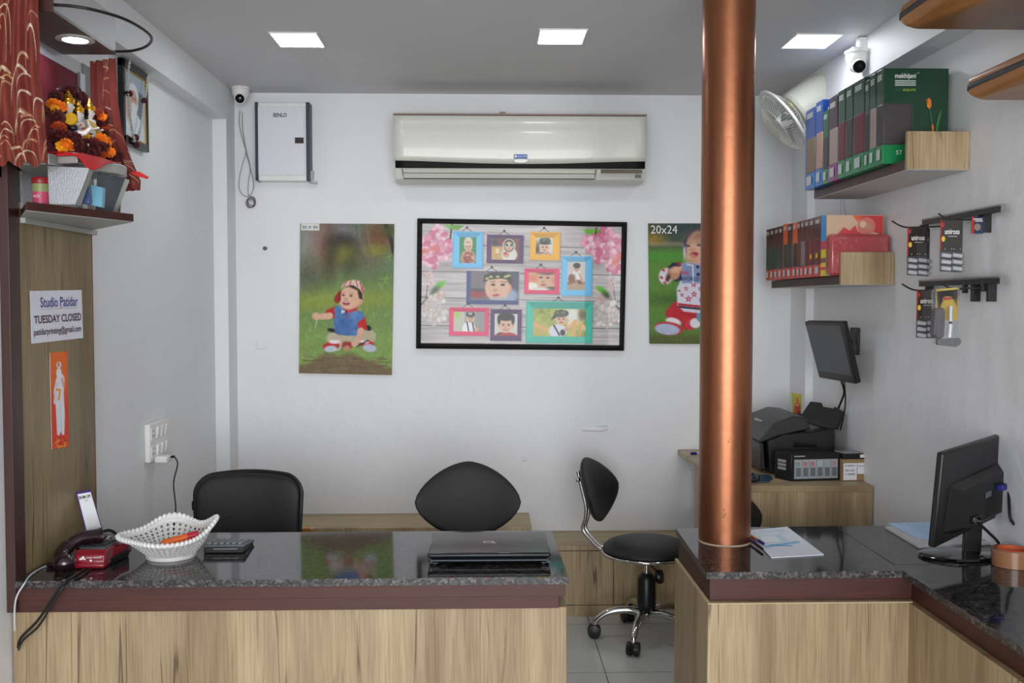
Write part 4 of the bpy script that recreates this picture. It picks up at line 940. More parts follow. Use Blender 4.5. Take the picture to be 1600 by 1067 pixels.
for k, ((a, b, inn, cc), lb) in enumerate(zip(RS, LB)):
    t, Qs = album(yt(b)+.0008, yt(a)-.0008, X0b, 1.626, 1.626+(.245 if k != 4 else .25), cc, rf, ink[inn], lb, G, k, .215)
    if k >= 10:
        mb = MB(); q = (Vector(Qs[0])+Vector(Qs[1]))/2; mb.lathe([(.001, 0), (.011, 0), (.011, .001)], (X0b-.003, q.y, 1.626+.085), mat('yellow_dot', (232, 190, 40), .5), 16, Matrix.Rotation(R(-90), 3, 'Y')); mb.build('dot_label', t)
        mb = MB().text('ALBUM', [(X0b-.003, q.y+.012, 1.76), (X0b-.003, q.y+.012, 1.72), (X0b-.003, q.y-.012, 1.72), (X0b-.003, q.y-.012, 1.76)][::1], (0, 0.2, 1, .8), LOGO, .0008)
# blue, pink, yellow striped package
t = thing('gift_package', 'thick red package with blue and yellow striped spine on the lower shelf', 'package', (1.48, 4.0, 1.626))
ya, yb_ = yt(1288), yt(1296)
MB().box(X0b, 1.585, yb_, ya, 1.626, 1.868, mat('peach_card', (214, 170, 142), .4)).build('box', t, bevel=.001)
Qs = [(X0b, ya, 1.868), (X0b, yb_, 1.868), (X0b, yb_, 1.626), (X0b, ya, 1.626)]
mb = MB()
for v0, v1, m in ((0, .42, mat('sky_blue', (60, 150, 214), .4)), (.42, .56, mat('rose', (206, 60, 90), .4)), (.56, .70, mat('yellow_ink', (226, 206, 50), .4)), (.70, .78, mat('mauve_ink', (130, 90, 90), .4)), (.78, .85, mat('yellow_ink', (226, 206, 50), .4)), (.85, .9, mat('rose', (206, 60, 90), .4)), (.9, 1, mat('yellow_ink', (226, 206, 50), .4))):
    mb.quad(Qs, (0, v0, 1, v1), m, .001)
mb.build('striped_spine', t)
c = Canvas(0, 0, 100, 60, 80, 50, (206, 176, 150)); c.poly([(45, 0), (100, 0), (100, 60), (92, 40), (78, 36), (60, 10)], (196, 60, 66)); c.poly([(20, 40), (30, 26), (40, 34), (50, 22), (55, 36), (66, 40), (70, 60), (20, 60)], (204, 70, 76)); c.el(70, 24, 16, 20, (206, 120, 110)); c.poly([(45, 0), (64, 2), (54, 14)], (222, 100, 60)); c.el(64, 20, 6, 8, (214, 190, 150)); c.el(74, 26, 7, 6, (190, 140, 120))
paint_mesh('cover_print', quad_fn([(X0b+.002, yb_, 1.866), (1.583, yb_, 1.866), (1.583, yb_, 1.76), (X0b+.002, yb_, 1.76)], .001), c, PRINTG, t)
t = thing('red_album', 'glossy wrapped crimson album leaning in front of the striped package', 'album', (1.48, 3.87, 1.626))
q0 = P(1297.5, 0, Y=3.85).x; yy0 = 3.87
MB().box(1.352, 1.592, yb_-.054, yb_-.004, 1.626, 1.788, mat('crimson_album', (176, 62, 66), .25, coat=.8, bump=.6, bscale=30)).build('cover', t, bevel=.012)
MB().box(1.350, 1.5925, yb_-.0555, yb_-.003, 1.6255, 1.7895, FILM).build('plastic_wrap', t, bevel=.012)

# ================================================================== wall fan
fc = P(1224, 190, Y=4.40); ax = Vector((-.80, .05, -.60)).normalized()
M = ax.to_track_quat('Z', 'Y').to_matrix(); FR = .162
t = thing('wall_fan', 'white wall fan with wire cage tilted down beside the upper shelf', 'fan', tuple(fc))
GW = mat('cage_wire', (206, 206, 196), .35)
loc = lambda r, a, z: fc+M @ Vector((r*math.cos(a), r*math.sin(a), z))
for nm, sg in (('front_grille', 1), ('rear_grille', -1)):
    mb = MB()
    for k in range(64):
        a = 2*math.pi*k/64
        mb.tube([loc(FR*s_, a, sg*.062*(1-s_**2.6)) for s_ in (.30, .5, .7, .85, .95, 1)], .0011, GW, 4)
    for s_ in (.3, .62): mb.tube([loc(FR*s_, 2*math.pi*k/48, sg*.062*(1-s_**2.6)) for k in range(48)], .0016, GW, 5, True)
    mb.build(nm, t)
MB().tube([loc(FR, 2*math.pi*k/72, 0) for k in range(72)], .0065, WHT, 10, True).build('rim', t)
MB().lathe([(.001, .068), (.04, .066), (.052, .060)], fc, mat('fan_badge', (190, 190, 176), .35), 28, M).build('centre_badge', t)
for k in range(3):
    mb = MB(); a0 = 2*math.pi*k/3; vs = []
    for i in range(9):
        r = .03+.12*i/8; wd = .28+.55*math.sin(math.pi*(.15+.8*i/8))*.6
        for j in range(5): a = a0+wd*(j/4-.5); vs.append(loc(r, a, .018*(j/4-.5)*2))
    mb.add(vs, [(i*5+j, i*5+j+1, (i+1)*5+j+1, (i+1)*5+j) for i in range(8) for j in range(4)], mat('fan_blade', (150, 156, 160), .2)); mb.build('blade', t, solid=.002)
MB().lathe([(.001, .03), (.03, .028), (.034, 0), (.03, -.03)], fc, WHT, 24, M).build('hub', t)
MB().lathe([(.03, -.055), (.085, -.062), (.096, -.075), (.094, -.16), (.088, -.235), (.075, -.252), (.001, -.256)], fc, IVORY, 40, M).build('motor_housing', t)
e = fc-ax*.066; MB().obox(P(1236, 164, Y=4.34), (.016, .006, .016), (0, .4, 0), mat('green_tag', (176, 184, 40), .5)).build('tag', t)
b0 = fc-ax*.17+Vector((.02, .0, -.09)); wl = Vector((RW-.002, b0.y+.06, b0.z-.02))
mb = MB().tube(smooth_pts([fc-ax*.15, b0, b0.lerp(wl, .5), wl-Vector((.02, 0, 0))]), .02, WHT, 14); mb.build('arm', t)
MB().box(RW-.03, RW-.001, wl.y-.05, wl.y+.05, wl.z-.07, wl.z+.07, WHT).build('wall_plate', t, bevel=.008)

# ================================================================== display rails, hooks and packs
RX = 1.572
def rail(pa, pb, brk, label):
    a = P(*pa, X=RX); b = P(*pb, X=RX); z = (a.z+b.z)/2
    t = thing('display_rail', label, 'rail', (RX, (a.y+b.y)/2, z))
    mb = MB().box(RX-.006, RX+.006, a.y, b.y, z-.011, z+.011, DARKM).box(RX-.008, RX-.005, a.y, b.y, z+.006, z+.012, STEEL); mb.build('bar', t, bevel=.001)
    MB().box(RX-.0065, RX+.0065, a.y-.004, a.y, z-.013, z+.013, STEEL).build('end_cap', t)
    for y in brk:
        MB().box(RX+.002, RW-.001, y-.009, y+.009, z-.066, z-.006, DARKM).build('bracket', t, bevel=.001)
    return t, z
t1, z1 = rail((1567, 322), (1443, 350), [3.06, 3.27, 3.50], 'upper dark metal display rail on right wall holding battery packs')
t2, z2 = rail((1565, 436), (1438, 444), [3.02, 3.12, 3.45], 'lower dark metal display rail on right wall holding battery packs')
def hook(y, z, L, label):
    t = thing('display_hook', label, 'hook', (RX, y, z-.02), 'metal display hooks')
    MB().tube(smooth_pts([(RX+.01, y, z-.016), (RX-L*.5, y, z-.020), (RX-L*.88, y, z-.020), (RX-L-.02, y, z+.000)], 6), .0028, DARKM, 8).build('rod', t)
    MB().box(RX-.008, RX+.008, y-.005, y+.005, z-.03, z+.014, DARKM).build('clip', t, bevel=.001)
    return z-.020
zh1 = hook(3.27, z1-.012, .18, 'bent metal hook carrying the far left battery packs of the upper rail')
zh2 = hook(3.08, z1-.004, .11, 'metal hook carrying the right battery packs of the upper rail')
zh3 = hook(3.16, z2-.008, .19, 'bent metal hook carrying the battery packs of the lower rail')
zh4 = hook(3.04, z2-.004, .12, 'short metal hook carrying the charger pack of the lower rail')
BC = mat('pack_card', (46, 40, 38), .3, coat=.5); RED = mat('pack_red', (170, 44, 36), .4); YEL = mat('pack_yellow', (214, 190, 60), .5); BAT = mat('battery_silver', (206, 208, 212), .35, .2); BLIS = mat('blister', (210, 212, 216), .1, trans=.8, alpha=.3)
def pack(x0, y, zt, label, w=.066, h=.165, ang=0.0):
    t = thing('battery_pack', label, 'battery pack', (x0+w/2, y, zt-h), 'hanging battery packs')
    Rm = Matrix.Rotation(ang, 3, 'Z'); c0 = Vector((x0+w/2, y, zt))
    g = lambda u, d, v: c0+Rm @ Vector(((u-.5)*w, d, -v*h))
    Q = [g(0, 0, 0), g(1, 0, 0), g(1, 0, 1), g(0, 0, 1)]; nv = Rm @ Vector((0, .001, 0))
    MB().ext([g(0, 0, 0), g(1, 0, 0), g(1, 0, .60), g(0, 0, .60)], nv, BC).ext([g(0, 0, .60), g(1, 0, .60), g(1, 0, .94), g(.95, 0, 1), g(0, 0, .98)], nv, mat('pack_back', (74, 72, 76), .4)).build('card', t)
    mb = MB().text('uniross', Q, (.20, .17, .88, .27), WHT, .0012, .02); mb.quad(Q, (.35, .30, .78, .32), mat('dim_white', (150, 150, 150), .5), .001)
    for k, u in enumerate((.2, .5, .62, .9)): mb.quad(Q, (u, .54, u+.05, .565), mat('dim_white', (150, 150, 150), .5), .001)
    mb.build('lettering', t)
    MB().quad(Q, (.0, .0, .05, .58), RED, .0008).quad(Q, (.02, .05, .17, .13), RED, .0009).build('red_flash', t)
    c_ = g(.14, -.0012, .36); MB().ell(c_, (.006, .0008, .009), YEL, n=14, k=6).build('yellow_dot', t)
    for r in range(3):
        for q_ in range(2):
            z_ = .68+r*.125; a = g(.02+q_*.50, -.008, z_-.012); b = g(.46+q_*.50, -.008, z_+.012)
            MB().tube([a, a.lerp(b, .04), a.lerp(b, .94), b], [.004, .0066, .0066, .003], BAT, 10).build('battery', t)
    for r in range(3):
        z_ = .68+r*.125; MB().tube([g(-.02, -.008, z_-.012), g(1.0, -.008, z_+.012)], .0085, BLIS, 10).build('blister', t)
    return t
pack(P(1424, 0, Y=3.262).x, 3.262, zh1-.001, 'front battery pack on the far left upper hook'); pack(P(1430, 0, Y=3.275).x, 3.285, zh1-.001, 'battery pack second from the front on the far left upper hook', ang=.25); pack(P(1434, 0, Y=3.3).x, 3.305, zh1-.001, 'rearmost battery pack on the far left upper hook', ang=.4)
pack(P(1474.5, 0, Y=3.075).x, 3.07, zh2-.002, 'front battery pack on the right upper hook', w=.070); pack(P(1478, 0, Y=3.09).x, 3.095, zh2-.002, 'battery pack behind another on the right upper hook', w=.070)
pack(P(1439, 0, Y=3.16).x, 3.155, zh3-.001, 'single battery pack on the lower hook beside the charger pack', w=.062, h=.158)
t = thing('coin_cell_pack', 'small blue card with one round coin cell near right end of upper rail', 'battery pack', (1.565, 3.05, z1-.10))
a, b = P(1518, 339, Y=3.05), P(1536, 365, Y=3.05); Q = [a, Vector((b.x, b.y, a.z)), b, Vector((a.x, a.y, b.z))]
MB().ext(Q, (0, .001, 0), mat('navy_card', (36, 50, 84), .4)).build('card', t); mb = MB().lathe([(.001, .001), (.011, .001), (.011, .004)], (a+b)/2+Vector((-.002, -.0005, -.006)), mat('coin_silver', (150, 136, 126), .3, .6), 20, Matrix.Rotation(R(90), 3, 'X')); mb.build('coin_cell', t)
MB().quad(Q, (0, .0, .22, 1), RED, .0008).build('red_stripe', t); MB().quad(Q, (.15, .10, .9, .16), WHT, .001).quad(Q, (.3, .22, .95, .27), WHT, .001).build('lettering', t)
t = thing('charger_pack', 'clear hanging pack with grey charger, battery and yellow card on lower rail', 'charger pack', (1.5, 3.04, 1.3))
g = lambda px, py, Y=3.03: P(px, py, Y=Y)
MB().ext([g(1463, 452), g(1496, 449), g(1497, 482), g(1490, 470), g(1485, 463), g(1476, 463), g(1466, 486)], (0, .002, 0), YEL).ext([g(1463, 455), g(1496, 452), g(1496, 500), g(1464, 500)], (0, .001, 0), mat('amber_card', (196, 164, 44), .5)).build('card', t)
MB().quad([g(1471, 465), g(1486, 464), g(1486, 468), g(1471, 469)], (0, 0, 1, 1), RED, .003).build('red_label', t)
MB().ext([g(1461, 484, 3.0), g(1466, 481, 3.0), g(1475, 481, 3.0), g(1478, 486, 3.0), g(1476, 525, 3.0), g(1471, 530, 3.0), g(1461, 528, 3.0), g(1458, 520, 3.0)], (0, .03, 0), mat('charger_grey', (84, 80, 84), .35)).build('charger', t, bevel=.005)
MB().tube([g(1485.5, 478, 3.01), g(1485, 502, 3.01)], .006, BAT, 14).tube([g(1485, 502, 3.01), g(1485, 506, 3.01)], .0045, BLK, 14).tube([g(1485, 506, 3.01), g(1483, 527, 3.01)], .0085, BAT, 14).build('battery', t)
MB().ext([g(1462, 452, 2.995), g(1500, 448, 2.995), g(1499, 500, 2.995), g(1492, 541, 2.995), g(1464, 537, 2.995)], (0, .035, 0), BLIS).build('clear_shell', t, bevel=.003)
MB().ext([g(1466, 530, 3.0), g(1500, 528, 3.02), g(1503, 533, 3.02), g(1500, 539, 3.02), g(1494, 542, 3.0), g(1466, 539, 3.0)], (0, .02, 0), mat('shell_edge', (110, 112, 112), .2)).build('shell_base', t, bevel=.003)

# ================================================================== wall monitor
A = Vector((1.41, 4.31, 1.437)); B = Vector((1.455, 3.95, 1.437)); D = Vector((1.484, 4.33, 1.178)); Cc = D+(B-A)
A = P(1257, 503, Y=4.31); B = P(1315, 504, Y=3.95); Cc = P(1337, 600, Y=3.985); D = P(1280, 590, Y=4.345)
nrm = (D-A).cross(B-A).normalized()     # faces the room
if nrm.x > 0: nrm = -nrm
t = thing('wall_monitor', 'black flat monitor on a wall arm tilted down above the printer', 'monitor', tuple((A+B+Cc+D)/4))
MB().ext([A, B, Cc, D], -nrm*.026, BLK).build('casing', t, bevel=.003)
lp = lambda u, v: (A*(1-u)+B*u)*(1-v)+(D*(1-u)+Cc*u)*v
MB().ext([lp(.03, .05)+nrm*.0012, lp(.955, .05)+nrm*.0012, lp(.955, .87)+nrm*.0012, lp(.03, .87)+nrm*.0012], -nrm*.002, mat('screen_dark', (38, 42, 46), .22)).build('screen', t)
MB().text('LG', [lp(0, 0), lp(1, 0), lp(1, 1), lp(0, 1)], (.49, .92, .54, .945), GREYP, .0015).build('logo', t)
mid = lp(.5, .45)-nrm*.026; wp = P(1337, 533, X=RW-.004)
MB().obox(mid-nrm*.006, (.10, .10, .012), nrm.to_track_quat('Z', 'Y').to_matrix(), BLK).build('vesa_plate', t, bevel=.002)
MB().tube([mid-nrm*.01, mid.lerp(wp, .45), wp-Vector((.02, 0, 0))], .013, BLK, 12).tube([wp-Vector((.045, 0, -.028)), wp-Vector((.045, 0, .028))], .014, BLK, 12).build('arm', t)
mb = MB().box(RW-.014, RW-.002, wp.y-.045, wp.y+.045, wp.z-.058, wp.z+.058, BLK)
mb.build('wall_plate', t, bevel=.003)
for sy in (-1, 1):
    for sz in (-1, 1): MB().ell((RW-.015, wp.y+sy*.034, wp.z+sz*.045), (.004, .005, .005), STEEL, n=10, k=6).build('screw', t)
lo = (lp(.5, 1)-nrm*.02)
cable('monitor_cable', [lo, P(1319, 612, X=1.572), P(1314, 628, X=1.575), P(1309, 642, X=1.577), P(1305, 670, X=1.577)], .0045, BLK, 'thicker black cable dropping from the wall monitor behind the printer')
cable('monitor_cable', [lo+Vector((.01, -.01, 0)), P(1321, 622, X=1.582), P(1319, 645, X=1.584), P(1313, 672, X=1.586)], .003, BLK, 'thinner black cable dropping from the wall monitor behind the printer')

# ================================================================== printer
PB = mat('printer_black', (27, 27, 29), .36, bump=.06, bscale=300); PT = mat('printer_lid', (44, 44, 46), .42)
t = thing('printer', 'black photo printer with open paper support on the oak desk', 'printer', (1.33, 4.45, .764))
KP = 1.024; yN = 4.215
kx = lambda pts: [(x*KP, yN+dy, max(.766, CAM_Z+(z-CAM_Z)*KP)) for x, dy, z in pts]
side = [(1.235, 0, .766), (1.215, 0, .80), (1.205, 0, .925), (1.28, 0, .952), (1.435, 0, .972), (1.48, 0, .975), (1.48, 0, .766)]
MB().ext(kx(side), (0, .44, 0), PB).build('body', t, bevel=.006)
top = [(1.175, .03, .922), (1.24, .03, 1.0), (1.32, .03, 1.03), (1.38, .03, 1.025), (1.40, .03, .975), (1.26, .03, .945), (1.18, .03, .914)]
MB().ext(kx(top), (0, .39, 0), PT).build('scanner_lid', t, bevel=.005)
MB().ext(kx([(1.182, .02, .80), (1.202, .02, .80), (1.192, .02, .915), (1.176, .02, .915)]), (0, .40, 0), PB).build('front_door', t, bevel=.004)
MB().box(1.222, 1.236, yN+.06, yN+.38, .772, .798, BLKG).build('output_tray', t, bevel=.003)
MB().quad(kx([(1.315, 0, .93), (1.415, 0, .93), (1.415, 0, .90), (1.315, 0, .90)]), (0, 0, 1, 1), BLKG, .0012).build('side_recess', t)
q = P(1190, 668, Z=.998)
MB().ext(kx([(1.225, .18, .982), (1.262, .18, 1.003), (1.262, .18, 1.008), (1.225, .18, .988)]), (0, .12, 0), BLKG).build('control_panel', t, bevel=.002)
s0 = [P(1247, 655, Y=4.36), P(1266, 627, Y=4.40), P(1283, 629, Y=4.38), P(1285, 635, Y=4.37), P(1302, 638, Y=4.33), P(1304, 635, Y=4.32), P(1318, 643, Y=4.26), P(1306, 668, Y=4.24), P(1290, 668, Y=4.26), P(1268, 661, Y=4.32)]
MB().box(1.508, 1.550, 4.27, 4.64, .766, .985, PB).build('rear_feed', t, bevel=.005)
MB().ext(s0, (.008, .010, -.004), PT).build('paper_support', t, bevel=.002)
MB().ext([P(1306, 668, Y=4.235), P(1318, 643, Y=4.25), P(1318.5, 650, Y=4.25), P(1308, 674, Y=4.235)], (.003, .01, 0), PB).build('support_arm', t)
tq = [P(1236.5, 613.5, Y=4.62), P(1252.5, 616, Y=4.62), P(1251.5, 647, Y=4.62), P(1239, 647, Y=4.62)]
t = thing('deity_card', 'small yellow-green picture card standing behind the printer lid', 'card', tuple((tq[2]+tq[3])/2))
MB().ext(tq, (0, .0015, 0), PAPER).build('card', t)
c = Canvas(0, 0, 16, 34, 34, 70, (170, 164, 66)); c.el(9, 24, 5, 9, (196, 84, 84)); c.el(9, 12, 2.2, 6, (190, 96, 80)); c.el(9, 19, 1.6, 1.6, (226, 190, 150)); c.el(5, 30, 3, 3, (206, 110, 60)); c.el(12, 31, 3, 3, (190, 60, 60))
paint_mesh('print', quad_fn(tq, .0012), c, PRINT, t)
q = P(1245, 647, Y=4.60); MB().box(q.x-.02, q.x+.02, 4.60, 4.64, .766, q.z, PB).build('stand', t)

# ================================================================== ink box and brown carton
def yaw_box(name, p, lab): pass
t = thing('ink_cartridge_box', 'black ink box with a window of six cartridges in front of the printer', 'box', (1.31, 4.02, .764))
a = P(1236, 752, Z=.765); b = P(1312, 750, Z=.765); zt = .764+.116
u = (b-a).normalized(); v = Vector((-u.y, u.x, 0)); Lb = (b-a).length
a2 = P(1223, 741, Z=.765)
base = [a, b, b+v*.11, a2+(b-a)*0+v*.02]
base = [a, b, b+v*.09-u*.012, a+v*.09-u*.035]
MB().ext(base, (0, 0, zt-.765), BLK).build('carton', t, bevel=.0015)
Q = [a+Vector((0, 0, zt-.765)), b+Vector((0, 0, zt-.765)), b, a]
MB().quad(Q, (.06, .20, .955, .92), mat('window_grey', (150, 156, 160), .3), .0008).build('window', t)
for k in range(6):
    u0 = .09+k*.148
    mb = MB().quad(Q, (u0, .24, u0+.11, .88), mat('cart_body', (176, 182, 186), .35), .0014).quad(Q, (u0+.005, .50, u0+.105, .84), mat('cart_dark', (106, 112, 118), .35), .0018)
    mb.quad(Q, (u0+.005, .28, u0+.09, .46), [mat('ink_grey', (130, 150, 146), .4), mat('ink_pink', (176, 128, 140), .4), mat('ink_pink', (176, 128, 140), .4), mat('ink_pale', (170, 184, 186), .4), mat('ink_blue', (150, 172, 180), .4), mat('ink_rose', (176, 150, 150), .4)][k], .0018); mb.build('cartridge', t)
mb = MB()
for k in range(3): mb.quad([a+v*.09-u*.035+Vector((0, 0, zt-.765)), Q[0], a, a+v*.09-u*.035], (.2, .25+k*.14, .7, .35+k*.14), mat('dim_white', (150, 150, 150), .5), .0008)
mb.quad(Q, (.06, .06, .28, .11), mat('dim_white', (150, 150, 150), .5), .0008); mb.build('labels', t)
t = thing('parts_carton', 'small brown carton with shipping label beside the ink box', 'box', (1.53, 4.03, .764))
a = P(1316.5, 751.5, Z=.765); b = P(1353, 750.5, Z=.765); u = (b-a).normalized(); v = Vector((-u.y, u.x, 0)); zt = .764+.108
MB().ext([a, b, b+v*.09-u*.004, a+v*.09-u*.001], (0, 0, .092), mat('kraft', (160, 132, 98), .8)).build('carton', t, bevel=.0015)
MB().ext([p+Vector((0, 0, .092)) for p in (a-v*.002, b-v*.002, b+v*.09-u*.004, a+v*.09-u*.001)], (0, 0, .022), BLK).build('lid', t, bevel=.0015)
ct = [p+Vector((0, 0, .1145)) for p in (a+v*.01+u*.01, b+v*.01-u*.02, b+v*.08-u*.02, a+v*.08)]
MB().ext(ct, (0, 0, .003), mat('clear_case', (150, 152, 156), .15)).build('disc_case', t, bevel=.001)
Q = [a+Vector((0, 0, .114)), b+Vector((0, 0, .114)), b, a]
mb = MB().quad(Q, (.03, .34, .60, .97), PAPER, .0008).quad(Q, (.62, .34, .97, .75), PAPER, .0008); mb.build('shipping_label', t)
mb = MB(); rg = random.Random(2)
for r in (.40, .58, .72): 
    for k in range(14): mb.quad(Q, (.10+k*.03, r, .10+k*.03+rg.uniform(.006, .02), r+.06), BLK, .0012)
for k in range(6): mb.quad(Q, (.65+k*.045, .42, .665+k*.045, .48), BLK, .0012)
mb.quad(Q, (.72, .02, .95, .14), WHT, .003); mb.build('barcode', t)
# things at the left of the printer, beside the pillar
a = P(1176, 752, Z=.766); b = P(1206, 742, Z=.766)
tag(MB().ext([P(1166, 753, Z=.766), P(1200, 754, Z=.766), P(1207, 748, Z=.766), P(1203, 743, Z=.766), P(1180, 742, Z=.766)], (0, 0, .004), mat('teal_card', (40, 66, 84), .5)).build('blue_folder'), 'dark blue folder on the oak desk just right of the pillar', 'folder')
cable('black_strap', [P(1170, 744, Z=.775), P(1178, 740, Z=.785), P(1184, 744, Z=.786), P(1183, 751, Z=.775), P(1172, 753, Z=.775)], .006, BLK, 'coiled black strap on the blue folder beside the pillar', 'strap')
t = thing('ballpoint_pen', 'blue ballpoint pen on the left end of the printer desk', 'pen', tuple(P(1088, 708, Z=.766)))
a = P(1079.5, 708.5, Z=.770); b = P(1108, 707, Z=.770)
MB().tube([a, a.lerp(b, .3)], .007, mat('pen_blue', (40, 36, 120), .3), 10).build('cap', t); MB().tube([a.lerp(b, .3), b], .0045, WHT, 10).build('barrel', t)

# ================================================================== desk monitor with its back to the camera
t = thing('desk_monitor', 'black desktop monitor seen from behind on the right counter', 'monitor', (1.42, 2.92, .75))
TL = P(1475, 708, Y=2.72); TR = P(1567, 679, Y=3.0); BR = P(1564, 806, Y=3.02); BLc = P(1460.5, 857, Y=2.74)
nb = (BLc-TL).cross(TR-TL).normalized()
if nb.y > 0: nb = -nb
lp = lambda u, v: (TL*(1-u)+TR*u)*(1-v)+(BLc*(1-u)+BR*u)*v
MB().ext([TL, TR, BR, BLc], -nb*.022, BLK).build('bezel', t, bevel=.006)
MB().ext([lp(.03, .03)-nb*.0225, lp(.97, .03)-nb*.0225, lp(.97, .95)-nb*.0225, lp(.03, .95)-nb*.0225], -nb*.001, mat('screen_dark', (38, 42, 46), .22)).build('screen', t)
hb = [lp(.14, .38), lp(.93, .33), lp(.99, .40), lp(.96, .93), lp(.25, .93), lp(.10, .88)]
top_ = [p+nb*.028 for p in (lp(.22, .44), lp(.90, .40), lp(.94, .46), lp(.92, .88), lp(.32, .88), lp(.20, .84))]
mb = MB(); n = 6; mb.add(hb+top_, [(i, (i+1) % n, n+(i+1) % n, n+i) for i in range(n)]+[tuple(range(n, 2*n))], BLK); mb.build('rear_housing', t, bevel=.004)
Qh = [top_[0], top_[1], lp(.92, .88)+nb*.028, lp(.22, .86)+nb*.028]
MB().quad(Qh, (.5, .30, .64, .44), GREYP, .001).build('rating_label', t)
MB().obox(lp(.42, .80)+nb*.032, (.06, .012, .02), (0, 0, .75), BLKG).build('vga_socket', t, bevel=.002)
MB().obox(lp(.80, .55)+nb*.036, (.045, .02, .018), (0, 0, .75), mat('vga_blue', (30, 36, 110), .4)).build('blue_plug', t, bevel=.003)
ft = P(1519, 868, Z=.752); 
pz_ = lp(.55, .92)+nb*.004
MB().ext([(ft.x-.026, ft.y-.004, .762), (ft.x+.026, ft.y-.004, .762), (ft.x+.026, ft.y+.016, .762), (ft.x-.026, ft.y+.016, .762)], (pz_.x-ft.x, pz_.y-ft.y, .14), BLK).build('stand_neck', t, bevel=.003)
MB().lathe([(.112, 0), (.114, .006), (.106, .011), (.03, .014), (.001, .014)], (ft.x-.05, ft.y-.005, .7505), BLKG, 48, None, 1.0, .72).build('stand_base', t)
cable('monitor_lead', [lp(.42, .84)+nb*.04, P(1545, 832, Y=2.83), P(1560, 848, Y=2.86), P(1562, 866, Z=.757), P(1550, 870, Z=.756)], .0045, BLK, 'black power lead curving down behind the desk monitor')
cable('monitor_lead', [lp(.86, .55)+nb*.045, P(1578, 806, Y=2.88), P(1585, 822, Y=2.9), P(1583, 846, Z=.76), P(1570, 856, Z=.757)], .0045, mat('lead_dark', (24, 24, 36), .4), 'blue-plugged video lead curving from the upper rear of the desk monitor')

# ================================================================== papers, pens, tape
def sheet(name, cs, z, th, label, m=PAPER, cat='paper', canv=None, grp=None):
    Q = [P(a, b, Z=z) for a, b in cs]; c_ = sum(Q, Vector())/4
    t = thing(name, label, cat, (c_.x, c_.y, z), grp)
    MB().ext([q for q in Q], (0, 0, -th), m).build('sheets', t)
    if canv is not None: paint_mesh('print', quad_fn(Q, .0006), canv, PRINT, t, 1.1)
    return t
c = Canvas(0, 0, 100, 100, 90, 90, (220, 226, 236))
for k in range(4): c.rect(8, 6+k*3, 70, 7+k*3, (150, 170, 200), .6)
c.rect(10, 24, 66, 54, (196, 216, 232)); c.rect(14, 28, 50, 50, (226, 234, 242)); c.seg(8, 64, 82, 56, 7, (110, 180, 214), .8); c.seg(20, 60, 60, 67, 4, (70, 150, 200), .8); c.rect(68, 10, 86, 12, (150, 160, 180), .6); c.rect(66, 16, 90, 17.5, (150, 160, 180), .5); c.rect(66, 22, 88, 23, (150, 160, 180), .5)
sheet('paper_stack', ((1166, 829), (1230, 823), (1287, 866), (1205, 871)), .7535, .0025, 'white printed papers with blue brush strokes beside the pillar foot', canv=c)
def pen(p0, p1, m1, m2, label, nm='ballpoint_pen'):
    a = P(*p0, Z=.759); b = P(*p1, Z=.759); t = thing(nm, label, 'pen', tuple((a+b)/2))
    MB().tube([a, a.lerp(b, .62)], .0042, m1, 10).build('barrel', t); MB().tube([a.lerp(b, .62), a.lerp(b, .96), b], [.0050, .0046, .0022], m2, 10).build('cap', t)
pen((1172, 836), (1194, 850), mat('pen_orange', (196, 110, 70), .35), mat('pen_blue', (40, 36, 120), .3), 'orange-barrelled pen lying on the printed papers')
pen((1170, 842), (1192, 858), mat('pen_navy', (28, 26, 76), .3), BLK, 'dark blue pen lying in front of the orange pen')
z = .7505
tags = 'stacked papers behind the desk monitor'
sheet('paper_stack', ((1383, 822), (1480, 820), (1580, 846), (1436, 853)), z+.008, .0075, 'thick stack of loose white papers left of and behind the desk monitor', mat('paper_grey', (196, 196, 198), .8))
c = Canvas(0, 0, 100, 100, 70, 50, (176, 204, 236)); 
for k in range(9): c.rect(30, 14+k*8, 46+6*(k % 4), 16+k*8, (120, 150, 196), .7); c.rect(56, 14+k*8, 66+5*(k % 3), 16+k*8, (130, 160, 200), .6)
sheet('blue_form', ((1387, 817.5), (1470, 815), (1500, 838), (1437, 842)), z+.0105, .002, 'pale blue printed form on top of the paper stack', mat('form_blue', (176, 200, 230), .7), 'paper', c)
sheet('loose_paper', ((1500, 818), (1560, 816), (1598, 838), (1530, 842)), z+.0125, .0015, 'curling white paper just right of the desk monitor stand', mat('paper_cool', (214, 218, 228), .7))
t = thing('packing_tape', 'roll of brown packing tape at right edge on the granite worktop', 'tape roll', (1.585-.05, 2.93, .75))
c0 = P(1617, 880, Z=.75); MB().lathe([(.044, 0), (.057, 0), (.057, .048), (.044, .048), (.044, 0)], (1.541, 2.785, .751), mat('tape_brown', (150, 106, 74), .25, coat=.6), 48).build('tape_roll', t)
MB().lathe([(.038, .001), (.0435, .001), (.0435, .049), (.038, .049), (.038, .001)], (1.541, 2.785, .751), mat('core_orange', (206, 96, 54), .6), 40).build('core', t)
